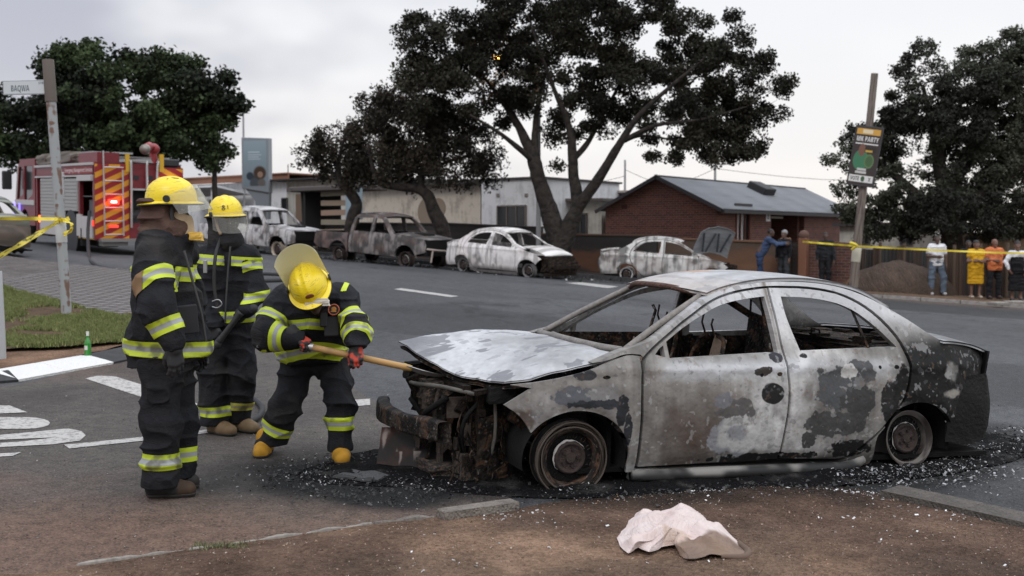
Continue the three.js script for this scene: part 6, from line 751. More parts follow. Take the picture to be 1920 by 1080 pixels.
{
  onlooker('man in white t-shirt and blue jeans with one arm folded, standing alone by the tape', 1755, 557, 31, 1.76, -0.1, { shirt: [0.72, 0.72, 0.74], trousers: [0.12, 0.155, 0.20], stance: [0.19, 0.04, -0.13, -0.02], shoes: [0.5, 0.5, 0.5], arms: { eR: [-0.27, 1.13, 0.06], wR: [-0.06, 1.12, 0.17] }, look: [-0.15, -0.05, 1], shirtHem: 0.84 });
  const q = onlooker('person in dark clothes half hidden behind the woman in the yellow dress', 1813, 560, 31.8, 1.66, 0.1, { shirt: [0.022, 0.022, 0.025], trousers: [0.02, 0.02, 0.022], long: 1 });
  onlooker('woman in a mustard yellow dress with folded arms between onlookers', 1828, 566, 30, 1.62, -0.05, { dress: [0.60, 0.33, 0.02], hemY: 0.44, fat: 1.05, hairStyle: 'full', shoes: [0.45, 0.38, 0.3], skin: [0.12, 0.065, 0.045], arms: { eL: [0.25, 1.13, 0.06], wL: [0.0, 1.15, 0.2], eR: [-0.25, 1.13, 0.06], wR: [0.02, 1.13, 0.19] } });
  onlooker('heavy man in an orange polo shirt with his arm on the next woman', 1862, 566, 30, 1.70, 0.1, { shirt: [0.62, 0.19, 0.075], trousers: [0.022, 0.022, 0.026], fat: 1.22, wide: 1.12, belly: 1, stance: [0.14, 0, -0.14, 0.02], hairStyle: 'bald', skin: [0.12, 0.06, 0.042], arms: { eL: [0.36, 1.24, 0.04], wL: [0.56, 1.30, 0.06], eR: [-0.27, 1.14, 0.05], wR: [-0.1, 1.12, 0.2] }, shirtHem: 0.83 });
  onlooker('woman in a white blouse under a long black pinafore dress at the right edge', 1905, 572, 29.3, 1.64, -0.2, { shirt: [0.70, 0.70, 0.72], long: 1, dress: [0.014, 0.014, 0.016], dressName: 'pinafore', hemY: 0.30, bibY: 1.30, noSleeve: 1, hairStyle: 'bun', shoes: [0.04, 0.04, 0.04], skin: [0.11, 0.06, 0.042], arms: { eL: [0.25, 1.13, 0.03], wL: [0.22, 0.92, 0.12], eR: [-0.32, 1.15, 0.03], wR: [-0.25, 0.95, 0.12] } });
  onlooker('officer in blue uniform leaning and reaching over the low brick wall', 1424, 523, 32.7, 1.74, 1.35, { shirt: [0.05, 0.075, 0.14], trousers: [0.035, 0.055, 0.115], long: 1, lean: 0.28, hairStyle: 'short', shoes: [0.01, 0.01, 0.01], arms: { eL: [0.2, 1.28, 0.50], wL: [0.14, 1.30, 0.76], eR: [-0.2, 1.24, 0.50], wR: [-0.1, 1.26, 0.74] } });
  onlooker('person with grey hair and dark top facing the officer behind the wall', 1470, 520, 32.9, 1.72, -0.9, { shirt: [0.02, 0.02, 0.023], trousers: [0.05, 0.055, 0.06], long: 1, hair: [0.25, 0.25, 0.26], hairStyle: 'full', skin: [0.1, 0.06, 0.045] });
  onlooker('person in dark clothes with a pale print on the chest by the gate post', 1547, 525, 32.1, 1.72, -0.2, { shirt: [0.022, 0.024, 0.027], trousers: [0.018, 0.018, 0.02], long: 1, shoes: [0.35, 0.33, 0.32], stance: [0.09, 0.02, -0.09, 0.0] });
}
// ================================================================ burnt cars across the road
function wreckTex(seed, light, dark, darkAmt, rustAmt, w = 640, h = 220) { return tex(w, h, (u, v) => { const x = LX0 + u * 6.4, y = v * 2, n = fbm(x * 4 + seed, y * 4, seed, 5), m = fbm(x * 8, y * 8 + seed, seed, 3), st = fbm(x * 12 + seed, y * 1.5, 3, 3); let c = light.map(q => q * (0.8 + 0.4 * m)); c = mix3(c, dark, 0.85 * sst(0.56 - 0.3 * darkAmt, 0.78 - 0.3 * darkAmt, n * 0.7 + m * 0.2 + st * 0.1)); c = mix3(c, [0.20, 0.115, 0.08], rustAmt * sst(0.5, 0.62, fbm(x * 3 + 9, y * 3, seed + 4, 4))); c = mix3(c, dark, 0.8 * sst(0.42, 0.22, y + 0.2 * (st - 0.5))); return mix3(c, dark, 0.5 * sst(0.58, 0.68, st)); }, false); }
const wUV = (x, y) => [(x - LX0) / 6.4, y / 2];
const remapped = new Map(); function wreckGeo(g) { if (remapped.has(g)) return remapped.get(g); const r = g.clone(), P = r.attributes.position, U = r.attributes.uv; for (let i = 0; i < P.count; i++) U.setXY(i, (P.getX(i) - LX0) / 6.4, (P.getY(i) + P.getZ(i) * 0.35 * (P.getY(i) > 0.93 ? 1 : 0)) / 2); remapped.set(g, r); return r; }
function settle(t, cx, half) { const a = new THREE.Vector3(-half, 0, 0), b = new THREE.Vector3(half, 0, 0), c = Math.cos(t.rotation.y), s = Math.sin(t.rotation.y); const g = x => G(t.position.x + c * x, t.position.z - s * x); t.position.y = g(0) - 0.06; t.rotation.order = 'YXZ'; t.rotation.z = Math.atan2(g(half * 2) - g(0), half * 2); }
function wreckSedan(label, px, d, yaw, m, o = {}) {
  const C = at(px, 480, d), xa = V(Math.cos(yaw), 0, -Math.sin(yaw)), p = C.clone().addScaledVector(xa, -1.3), t = thing('burnt_sedan', label, 'car', [p.x, 0, p.z], yaw, o.group); settle(t, 1.3, 1.3);
  for (const s of [1, -1]) { for (const [n, k] of [['fender', 'fender'], ['front_door', 'frontDoor'], ['rear_door', 'rearDoor'], ['body_side', 'frame']]) cpart(n, wreckGeo(SH[k + s]), m, t); }
  cpart('roof', wreckGeo(roofGeo), m, t); cpart('trunk_lid', wreckGeo(deckGeo), m, t); cpart('tail_panel', wreckGeo(tailGeo), m, t); cpart('rear_bumper', wreckGeo(bumperGeo), o.bumper ? m : sootM, t);
  const hood = cpart('hood', wreckGeo(plainHoodGeo), o.hoodM || m, t); if (o.open) { const piv = V(0.25, 0.96, 0); hood.geometry = hood.geometry.clone().translate(-piv.x, -piv.y, -piv.z); hood.position.copy(piv); hood.rotation.order = 'YXZ'; hood.rotation.z = -o.open; hood.rotation.y = -0.95; hood.position.x -= 0.15; for (let i = 0; i < 4; i++) part('hood_brace', box(0.66, 0.03, 0.05, -0.45, -0.12, -0.42 + i * 0.28, 0, (i % 2 - 0.5) * 0.5, 0.2), mat(0.07, 0.075, 0.085, 0.8), hood); }
  part('front_end', [lump(-0.55, 0.5, 0, 0.4, 0.45, 1.2, 3), lump(-0.3, 0.62, 0.2, 0.4, 0.3, 0.9, 5), box(0.08, 0.1, 1.2, -0.86, 0.42, 0), box(0.3, 0.1, 1.2, -0.6, 0.2, 0.0)], engineM, t); part('floor_pan', [box(3.3, 0.03, 1.5, 1.7, 0.2, 0), box(0.03, 0.5, 1.4, 0.28, 0.45, 0), box(0.3, 0.3, 1.2, 2.4, 0.75, 0), box(0.15, 0.5, 0.4, 1.1, 0.65, 0.35), box(0.15, 0.5, 0.4, 1.1, 0.65, -0.35)], sootM, t);
  for (const [x, z, s] of [[0, 0.70, 1], [2.62, 0.70, 1], [0, -0.70, -1], [2.62, -0.70, -1]]) wheel(t, x, 0.28, z, s, false, 0, o.wheelM || rimM); return t;
}
const GW = 'burnt cars parked across the road';
wreckSedan('white-grey burnt sedan with closed hood parked in front of the forked tree', 958, 32.8, Math.PI - 0.70, mat(1, 1, 1, 0.75, 0, { map: wreckTex(5, [0.76, 0.73, 0.71], [0.12, 0.11, 0.105], 0.06, 0.15) }), { bumper: 1, wheelM: mat(0.16, 0.15, 0.15, 0.8) });
wreckSedan('pale burnt sedan with its hood standing open beside the low orange wall', 1255, 33.6, Math.PI - 0.16, mat(1, 1, 1, 0.75, 0, { map: wreckTex(15, [0.60, 0.58, 0.56], [0.07, 0.068, 0.065], 0.34, 0.25) }), { bumper: 1, open: 1.35, hoodM: mat(0.55, 0.58, 0.62, 0.7, 0, { map: concreteTex }), wheelM: mat(0.6, 0.58, 0.56, 0.7) });
wreckSedan('dull green-grey wreck cut off by the left edge of the picture', -62, 26.5, -0.75, mat(1, 1, 1, 0.6, 0, { map: wreckTex(25, [0.22, 0.23, 0.19], [0.04, 0.04, 0.036], 0.5, 0.4) }), { bumper: 1 });
// double-cab pickups
const pkW = (x, y) => { let w = smooth1([0.3, 0.6, 0.95, 1.12, 1.40, 1.72, 1.80], [0.84, 0.90, 0.885, 0.84, 0.77, 0.66, 0.60], y); if (x < 0) w -= 0.16 * (x / 0.8) ** 2; return w; };
const PK = { cab: flat([[-0.78, 0.60], [-0.80, 0.86], [-0.70, 1.01], [-0.10, 1.08], [0.52, 1.13], [0.80, 1.40], [1.08, 1.66], [1.35, 1.725], [1.8, 1.745], [2.3, 1.715], [2.48, 1.60], [2.56, 1.08], [2.56, 0.46], [0.50, 0.42], ...arc(0, 0.40, 0.44, 0.42, 2, 178, 10), [-0.44, 0.52]], [[[0.74, 1.14], [1.50, 1.16], [1.49, 1.62], [1.20, 1.60], [0.98, 1.42]], [[1.62, 1.16], [2.42, 1.17], [2.34, 1.60], [1.62, 1.63]]], 0.14), bed: flat([[2.62, 0.50], [2.62, 1.09], [4.22, 1.09], [4.28, 0.70], [4.1, 0.55], [3.54, 0.52], ...arc(3.10, 0.40, 0.44, 0.42, 8, 176, 10)], [], 0.14) };
const PS = {}; for (const s of [1, -1]) for (const k of ['cab', 'bed']) PS[k + s] = shell(PK[k], (x, y) => V(x, y, s * (pkW(x, y) + warp(x, y, 1.5))), (x, y) => V(x, y, s * (pkW(x, y) - 0.07)), wUV, s < 0);
const pkHood = grid((s, t) => { const z = t * 2 - 1, x = lerp(-0.78 - 0.06 * (1 - z * z), 0.50 - 0.2 * (1 - z * z), s), e = smooth1([-0.8, -0.1, 0.52], [0.99, 1.08, 1.135], x); return V(x, e + 0.05 * (1 - z * z) * (0.4 + s), z * (pkW(x, e) - 0.01)); }, 10, 12, p => wUV(p.x, p.y + p.z * 0.5), 0.02);
const pkRoof = grid((s, t) => { const z = t * 2 - 1, x = lerp(1.10 - 0.06 * (1 - z * z), 2.42, s), e = smooth1([1.05, 1.35, 1.8, 2.3, 2.45], [1.64, 1.725, 1.745, 1.715, 1.65], x); return V(x, e + 0.05 * (1 - z * z), z * (pkW(x, e) - 0.005)); }, 8, 10, p => wUV(p.x, p.y + p.z * 0.4), 0.03);
function pickup(label, px, d, yaw, m, o = {}) {
  const C = at(px, 480, d), xa = V(Math.cos(yaw), 0, -Math.sin(yaw)), p = C.clone().addScaledVector(xa, -1.7), t = thing('burnt_pickup', label, 'pickup truck', [p.x, 0, p.z], yaw); settle(t, 1.5, 1.5); t.position.y -= 0.04;
  for (const s of [1, -1]) { cpart('cab_side', PS['cab' + s], m, t); cpart('bed_side', PS['bed' + s], o.bedM || m, t); part('a_pillar', tube([[0.5, 1.12, s * 0.80], [0.8, 1.40, s * 0.74], [1.08, 1.655, s * 0.66]], 0.03, 6), m, t); }
  cpart('hood', pkHood, m, t); cpart('roof', pkRoof, m, t); part('hood_scoop', rbox(0.5, 0.06, 0.5, 0.03, -0.05, 1.16, 0, 0, 0, 0.08), sootM, t);
  part('bed_floor', [box(1.6, 0.05, 1.6, 3.42, 0.62, 0), box(0.05, 0.5, 1.6, 4.22, 0.85, 0), box(0.05, 1.0, 1.5, 2.58, 0.9, 0)], sootM, t); part('grille', [box(0.10, 0.32, 1.45, -0.76, 0.82, 0), box(0.12, 0.14, 1.5, -0.80, 0.56, 0), lump(-0.4, 0.75, 0, 0.7, 0.5, 1.3, 5)], sootM, t);
  part('floor_pan', [box(2.4, 0.05, 1.5, 1.4, 0.45, 0), box(0.06, 0.7, 1.5, 0.45, 0.8, 0), box(0.2, 0.6, 0.5, 1.4, 0.9, 0.38), box(0.2, 0.6, 0.5, 1.4, 0.9, -0.38), box(0.2, 0.6, 1.3, 2.3, 0.9, 0)], sootM, t);
  if (o.bar) part('bull_bar', [tube([[-0.85, 0.72, 0.75], [-1.02, 0.70, 0.6], [-1.05, 0.66, 0], [-1.02, 0.70, -0.6], [-0.85, 0.72, -0.75]], 0.035, 8, 4), tube([[-1.0, 0.70, 0.62], [-1.02, 0.30, 0.72]], 0.03, 8), tube([[-1.0, 0.70, -0.62], [-1.02, 0.30, -0.72]], 0.03, 8)], mat(0.33, 0.28, 0.24, 0.6), t);
  for (const [x, z, s] of [[0, 0.76, 1], [3.1, 0.76, 1], [0, -0.76, -1], [3.1, -0.76, -1]]) { const w = wheel(t, x, 0.34, z, s, false, 0, o.wheelM || hubM); w.scale.set(1.3, 1.3, s * 1.2); } return t;
}
const darkRust = mat(1, 1, 1, 0.75, 0, { map: wreckTex(35, [0.26, 0.235, 0.225], [0.035, 0.031, 0.030], 0.68, 0.25) });
pickup('blackened burnt pickup with a bull bar and a charred load bed', 722, 36.0, Math.PI - 0.66, darkRust, { bar: 1, bedM: mat(1, 1, 1, 0.75, 0, { map: wreckTex(37, [0.16, 0.12, 0.115], [0.028, 0.025, 0.025], 0.80, 0.25) }) });
pickup('pale burnt pickup farthest left, partly behind the closed-visor firefighter', 492, 39.2, Math.PI - 0.62, mat(1, 1, 1, 0.7, 0, { map: wreckTex(45, [0.56, 0.55, 0.55], [0.06, 0.055, 0.053], 0.40, 0.2) }), { wheelM: mat(0.45, 0.38, 0.30, 0.6) });

// ================================================================ fire engine
function canvasTex(w, h, draw) { const c = document.createElement('canvas'); c.width = w; c.height = h; const x = c.getContext('2d'); draw(x, w, h); const t = new THREE.CanvasTexture(c); t.colorSpace = THREE.SRGBColorSpace; return t; }
const UVbox = (g, k = 1) => g;
{
  const p = V(-11.5, G(-11.5, -29.4) - 0.02, -29.4), t = thing('fire_engine', 'red fire engine with yellow and red chevrons on its rear', 'fire engine', p, -0.905); t.rotation.order = 'YXZ'; t.rotation.z = -0.035;
  const red = mat(0.21, 0.018, 0.026, 0.4, 0, { map: tex(256, 256, (u, v) => { const n = pfbm(u, v, 6, 4, 3); return [0.75 + 0.35 * (n - 0.3), 0.72 + 0.4 * (n - 0.3), 0.7 + 0.4 * (n - 0.3)]; }) }), grey = mat(0.36, 0.35, 0.34, 0.6), white = mat(0.5, 0.47, 0.46, 0.6), alu = mat(0.5, 0.5, 0.5, 0.4, 0.6), black = mat(0.02, 0.02, 0.022, 0.5), yel = mat(0.62, 0.36, 0.02, 0.5);
  const chev = k => canvasTex(256, 512, (x, w, h) => { x.fillStyle = '#8f171b'; x.fillRect(0, 0, w, h); x.fillStyle = '#d0901c'; for (let i = -12; i < 24; i++) { x.beginPath(); const y = i * 80; x.moveTo(0, y + (k > 0 ? 130 : 0)); x.lineTo(w, y + (k > 0 ? 0 : 130)); x.lineTo(w, y + 40 + (k > 0 ? 0 : 130)); x.lineTo(0, y + 40 + (k > 0 ? 130 : 0)); x.fill(); } });
  part('body', [box(5.9, 0.30, 2.46, -3.05, 2.36, -1.25), box(5.9, 0.42, 2.42, -3.05, 0.66, -1.25), box(0.12, 2.1, 2.46, -5.95, 1.42, -1.25), box(0.10, 2.06, 2.4, -3.05, 1.4, -1.25), box(5.8, 2.0, 0.06, -3.05, 1.4, -2.44), box(0.14, 1.3, 0.1, -0.09, 1.5, -0.06), box(0.14, 1.3, 0.1, -1.42, 1.5, -0.06), box(5.9, 0.05, 2.4, -3.05, 2.52, -1.25)], red, t);
  part('body_rail', [box(5.9, 0.07, 0.06, -3.05, 2.50, 0.01), box(5.9, 0.05, 0.05, -3.05, 2.17, 0.005)], white, t); part('lower_trim', box(5.9, 0.05, 2.5, -3.05, 0.43, -1.25), yel, t);
  const slats = (x0, x1, y0, y1) => { const s = part('shutter', rbox(x1 - x0, y1 - y0, 0.04, 0.008, (x0 + x1) / 2, (y0 + y1) / 2, -0.02), grey, t); const n = Math.round((y1 - y0) / 0.1); for (let i = 0; i < n; i++) part('slat', rbox(x1 - x0 - 0.06, 0.082, 0.022, 0.006, (x0 + x1) / 2, y0 + (i + 0.5) * (y1 - y0) / n, 0.008), grey, s); return s; };
  slats(-5.4, -3.36, 0.92, 2.12); slats(-2.80, -1.50, 1.16, 2.10); part('lower_panel', [box(2.06, 0.48, 0.05, -4.38, 0.66, 0.0), box(1.28, 0.6, 0.05, -0.74, 0.74, 0.0), box(0.5, 2.0, 0.05, -3.08, 1.3, -0.01), box(0.42, 0.62, 0.05, -1.34, 0.78, 0.005)], white, t);
  part('open_locker', [box(1.26, 1.3, 0.04, -0.74, 1.55, -0.6), box(0.8, 0.5, 0.3, -0.7, 1.25, -0.35), cyl(0.07, 0.07, 0.3, 12, -0.6, 1.8, -0.3, 1.57), box(1.2, 0.03, 0.5, -0.74, 1.6, -0.35)], mat(0.10, 0.105, 0.11, 0.7), t); part('locker_flap', box(1.30, 0.14, 0.08, -0.74, 2.10, 0.03), white, t);
  { const txt = canvasTex(1024, 96, (x, w, h) => { x.fillStyle = '#7c1218'; x.fillRect(0, 0, w, h); x.fillStyle = '#d8c8c6'; x.font = 'bold 62px sans-serif'; x.textBaseline = 'middle'; x.fillText('Emergency Management Services', 18, h / 2, w - 36); }); const s = part('lettering', new THREE.PlaneGeometry(2.72, 0.24), mat(1, 1, 1, 0.5, 0, { map: txt }), t); s.position.set(-1.42, 2.335, 0.012); }
  part('wheel_arch', [cyl(0.68, 0.68, 0.3, 28, -2.14, 0.52, -0.13, Math.PI / 2)], black, t);
  // rear face (towards +x)
  const cp = (k, w, h, z, y) => { const s = part('chevron_panel', new THREE.PlaneGeometry(w, h), mat(1, 1, 1, 0.45, 0, { map: chev(k) }), t); s.position.set(0.032, y, z); s.rotation.y = Math.PI / 2; const U = s.geometry.attributes.uv; for (let i = 0; i < 4; i++) U.setXY(i, U.getX(i) * w, U.getY(i) * h / 2); return s; };
  part('rear_panel', [box(0.06, 2.12, 0.95, 0.0, 1.46, -0.475), box(0.06, 2.12, 0.74, 0.0, 1.40, -2.12), box(0.06, 0.55, 0.80, -0.02, 2.10, -1.35), box(0.05, 0.4, 0.8, -0.02, 0.62, -1.35)], red, t); cp(1, 0.93, 2.05, -0.475, 1.47); cp(-1, 0.72, 1.9, -2.12, 1.48);
  part('rear_recess', [box(0.05, 1.3, 0.82, -0.6, 1.2, -1.35), box(0.5, 0.05, 0.8, -0.3, 0.8, -1.35), lump(-0.35, 1.05, -1.3, 0.3, 0.4, 0.5, 5), box(0.02, 0.12, 0.14, 0.02, 2.15, -1.15), box(0.02, 0.12, 0.14, 0.02, 2.15, -1.55)], black, t);
  part('grab_rail', [-0.98, -1.42, -1.72].map((z, i) => tube([[0.10, 2.62, z - 0.02 * i], [0.11, 2.5, z], [0.12, 1.4, z + 0.06 * (i === 2)], [0.10, 0.75, z]], 0.035, 8)), alu, t); part('rail_beam', box(0.05, 0.05, 0.8, 0.05, 1.82, -1.36), alu, t);
  part('yellow_post', [box(0.08, 0.5, 0.10, 0.02, 2.55, -0.90), box(0.08, 0.5, 0.12, 0.02, 2.58, -1.86)], yel, t);
  const lad = new THREE.Group(); lad.name = 'ladder'; t.add(lad); part('ladder_rail', tube([[0.12, 0.52, -0.24], [0.12, 2.86, -0.22]], 0.022, 8), alu, lad); part('ladder_rail', tube([[0.12, 0.52, -0.76], [0.12, 2.35, -0.74]], 0.022, 8), alu, lad); for (let i = 0; i < 6; i++) part('rung', tube([[0.12, 0.56 + i * 0.37, -0.24], [0.12, 0.56 + i * 0.37, -0.76]], 0.017, 6), alu, lad);
  part('rear_step', [box(0.35, 0.08, 2.3, 0.14, 0.40, -1.25), box(0.3, 0.12, 0.7, 0.05, 0.30, -0.5)], mat(0.2, 0.19, 0.18, 0.6), t);
  const lamp = (n, g, r, gg, b, k, pos, I) => { const m = part(n, g, new THREE.MeshStandardMaterial({ color: lin(r, gg, b), emissive: lin(r, gg, b), emissiveIntensity: k, roughness: 0.4 }), t); if (I) { const l = new THREE.PointLight(lin(r, gg, b), I, 8); l.position.set(...pos); l.castShadow = true; l.shadow.radius = 2; t.add(l); } return m; };
  lamp('warning_lamp', rbox(0.05, 0.14, 0.30, 0.02, 0.075, 1.46, -0.50), 1, 0.05, 0.03, 2.0, [0.22, 1.46, -0.5], 0.22); part('lamp_core', rbox(0.03, 0.06, 0.16, 0.01, 0.10, 1.46, -0.50), new THREE.MeshStandardMaterial({ color: 0xffffff, emissive: lin(1, 0.75, 0.7), emissiveIntensity: 3 }), t); lamp('tail_lamp', rbox(0.04, 0.08, 0.26, 0.015, 0.075, 0.78, -0.50), 0.9, 0.06, 0.04, 0.9); lamp('marker_lamp', rbox(0.10, 0.22, 0.04, 0.01, -5.45, 0.86, 0.03), 1, 0.22, 0.05, 2.0); lamp('side_lamp', rbox(0.06, 0.16, 0.05, 0.01, -0.02, 0.86, 0.03), 0.9, 0.05, 0.03, 1.0); lamp('beacon', rbox(0.10, 0.16, 0.24, 0.03, 0.07, 2.04, -2.1), 1, 0.82, 0.76, 2.2, [0.25, 2.04, -2.1], 0.2);
  // roof load
  part('roof_bundle', [lump(-4.1, 2.74, -0.5, 3.4, 0.34, 0.9, 3), lump(-5.4, 2.72, -0.6, 1.0, 0.26, 1.1, 7)], mat(0.20, 0.175, 0.15, 0.95), t); part('roof_gear', [box(1.1, 0.06, 0.5, -1.9, 2.86, -0.6), lump(-0.7, 2.66, -1.3, 0.9, 0.16, 1.6, 9), box(0.3, 0.05, 0.5, -1.0, 2.85, -1.1), cyl(0.05, 0.05, 0.4, 10, -1.9, 2.7, -0.6)], mat(0.32, 0.32, 0.32, 0.6), t); part('roof_box', box(1.7, 0.32, 0.6, -0.95, 2.66, -0.42), red, t);
  part('water_cannon', [cyl(0.10, 0.12, 0.3, 14, -0.3, 2.72, -1.75), new THREE.SphereGeometry(0.17, 16, 12).translate(-0.3, 2.98, -1.75), tube([[-0.3, 3.0, -1.75], [-0.05, 3.06, -1.55], [0.15, 2.98, -1.40]], [0.09, 0.11, 0.13], 14)], mat(0.30, 0.03, 0.035, 0.4), t); part('nozzle_mouth', tube([[0.10, 3.0, -1.44], [0.28, 2.93, -1.30]], [0.10, 0.15], 14), mat(0.36, 0.33, 0.30, 0.4, 0.5), t); part('camera_box', rbox(0.4, 0.22, 0.5, 0.05, -0.2, 2.6, -2.15), black, t);
  // cab
  const cab = flat([[-8.60, 0.62], [-8.62, 1.35], [-8.42, 2.05], [-8.2, 2.62], [-7.9, 2.72], [-6.15, 2.72], [-6.15, 0.62], [-6.85, 0.62], ...arc(-7.45, 0.52, 0.62, 0.62, 10, 170, 10), [-8.1, 0.62]], [[[-8.40, 1.42], [-7.62, 1.62], [-7.62, 2.52], [-8.12, 2.52]], [[-7.48, 1.32], [-6.45, 1.62], [-6.45, 2.54], [-7.42, 2.54]]], 0.4);
  const cu = (x, y) => [x, y]; part('cab', [shell(cab, (x, y) => V(x, y, -0.02), (x, y) => V(x, y, -0.09), cu), shell(cab, (x, y) => V(x, y, -2.48), (x, y) => V(x, y, -2.41), cu, true), box(2.0, 0.06, 2.44, -7.1, 2.74, -1.25), box(0.08, 0.9, 2.44, -8.58, 1.0, -1.25), box(0.06, 1.9, 2.4, -6.2, 1.7, -1.25)], red, t);
  part('window_pane', [box(1.05, 1.2, 0.02, -6.97, 1.94, -0.07), box(0.80, 1.1, 0.02, -8.0, 1.97, -0.07), box(0.03, 0.95, 2.3, -8.34, 2.08, -1.25, 0, 0, -0.32)], mat(0.012, 0.013, 0.015, 0.12), t); part('windscreen_trim', tube([[-8.5, 1.5, -0.04], [-8.2, 2.55, -0.04]], 0.05, 8), white, t); part('cab_stripe', box(2.4, 0.16, 0.03, -7.38, 1.36, 0.0), white, t); part('wing_mirror', [rbox(0.16, 0.62, 0.3, 0.05, -8.55, 2.08, 0.26), tube([[-8.3, 2.45, 0], [-8.5, 2.4, 0.25]], 0.03, 6)], black, t); part('sun_visor', box(0.35, 0.06, 2.3, -8.3, 2.62, -1.25, 0, 0, 0.3), white, t);
  lamp('blue_lamp', rbox(0.06, 0.4, 0.05, 0.015, -8.56, 1.15, 0.03), 0.25, 0.2, 1, 2.4); lamp('blue_lamp', rbox(0.06, 0.34, 0.05, 0.015, -7.9, 1.15, 0.03), 0.25, 0.2, 1, 1.4);
  part('chassis', [box(8.2, 0.3, 0.9, -4.3, 0.52, -1.25), box(0.8, 0.45, 2.2, -5.6, 0.55, -1.25), lump(-0.9, 0.3, -0.6, 0.4, 0.25, 0.5, 7)], black, t);
  const tw = (x, z) => { const w = new THREE.Group(); w.name = 'wheel'; t.add(w); w.position.set(x, 0.5, z); const l = (pts, n = 30) => { const g = new THREE.LatheGeometry(pts.map(q => new THREE.Vector2(q[0], q[1])), n); g.rotateX(Math.PI / 2); return g; }; part('tyre', l([[0.29, -0.14], [0.44, -0.15], [0.5, -0.11], [0.5, 0.11], [0.44, 0.15], [0.29, 0.14]]), mat(0.022, 0.021, 0.02, 0.9), w); part('rim', [l([[0.29, 0.13], [0.26, 0.12], [0.2, 0.03], [0.11, 0.03], [0.10, 0.13], [0, 0.14]])], mat(0.2, 0.05, 0.05, 0.6), w); };
  for (const x of [-2.14, -7.45]) for (const z of [-0.17, -2.33]) tw(x, z);
  for (const [x, z] of [[-1.1, -0.2], [-1.1, -2.2]]) part('mud_flap', box(0.02, 0.5, 0.5, x, 0.45, z), black, t);
}
// ================================================================ houses, walls, street furniture
const plaster = (seed, a, b) => { const t = tex(256, 256, (u, v) => { const n = pfbm(u, v, 5, 5, seed), m = pfbm(u, v, 40, 2, seed + 3), s = pn(u * 30, v * 3, 30, seed + 5); return mix3(a, b, sst(0.42, 0.72, 0.6 * n + 0.25 * s + 0.15 * m)); }); t.repeat.set(0.35, 0.35); return t; };
const wallUV = g => { g = g.index ? g.toNonIndexed() : g; const P = g.attributes.position, N = g.attributes.normal, U = new Float32Array(P.count * 2); for (let i = 0; i < P.count; i++) { U[i * 2] = Math.abs(N.getX(i)) > 0.7 ? P.getZ(i) : P.getX(i); U[i * 2 + 1] = Math.abs(N.getY(i)) > 0.7 ? P.getZ(i) : P.getY(i); } g.setAttribute('uv', new THREE.BufferAttribute(U, 2)); return g; };
const creamM = mat(1, 1, 1, 0.95, 0, { map: plaster(3, [0.60, 0.54, 0.46], [0.38, 0.335, 0.285]) }), whiteWallM = mat(1, 1, 1, 0.9, 0, { map: plaster(7, [0.68, 0.69, 0.70], [0.50, 0.51, 0.52]) }), paleM = mat(1, 1, 1, 0.95, 0, { map: plaster(9, [0.62, 0.60, 0.54], [0.45, 0.43, 0.39]) }), darkRoofM = mat(0.055, 0.05, 0.047, 0.85), glassM = mat(0.025, 0.027, 0.03, 0.15), frameM = mat(0.10, 0.09, 0.085, 0.7);
const brickTex = (() => { const t = tex(512, 512, (u, v) => { const r = Math.floor(v * 14), fx = u * 5 + (r % 2) * 0.5, b = Math.floor(fx), x = fx - b, y = v * 14 - r; const n = h3(b % 5, r, 3), m = pfbm(u, v, 30, 3, 5); if (x < 0.045 || y < 0.13) return [0.24, 0.19, 0.165]; return mix3([0.185, 0.068, 0.048], [0.105, 0.042, 0.033], n).map(q => q * (0.75 + 0.5 * m)); }); t.repeat.set(0.83, 0.83); return t; })();
const brickM = mat(1, 1, 1, 0.9, 0, { map: brickTex, bumpMap: brickTex, bumpScale: 0.01 });
function building(label, u, v, cat = 'house') { const p = RF(u, 0, v); const t = thing('house', label, cat, [p.x, 0, p.z], TH); return { t, X: (px, py = 400, vv = v) => rf(px, py, vv).u - u, Y: (px, py, vv = v) => rf(px, py, vv).y }; }
const wbox = (x0, x1, y0, y1, z0, z1) => wallUV(box(x1 - x0, y1 - y0, z1 - z0, (x0 + x1) / 2, (y0 + y1) / 2, (z0 + z1) / 2));
function windowAt(t, x0, x1, y0, y1, z, panes = 2, m = frameM) { const w = part('window', [box(x1 - x0, 0.06, 0.10, (x0 + x1) / 2, y0, z), box(x1 - x0, 0.06, 0.10, (x0 + x1) / 2, y1, z), box(0.06, y1 - y0, 0.10, x0, (y0 + y1) / 2, z), box(0.06, y1 - y0, 0.10, x1, (y0 + y1) / 2, z), ...Array.from({ length: panes - 1 }, (_, i) => box(0.04, y1 - y0, 0.07, lerp(x0, x1, (i + 1) / panes), (y0 + y1) / 2, z))], m, t); for (let i = 0; i < panes; i++) part('pane', box((x1 - x0) / panes - 0.05, y1 - y0 - 0.05, 0.02, lerp(x0, x1, (i + 0.5) / panes), (y0 + y1) / 2, z - 0.01), glassM, w); return w; }
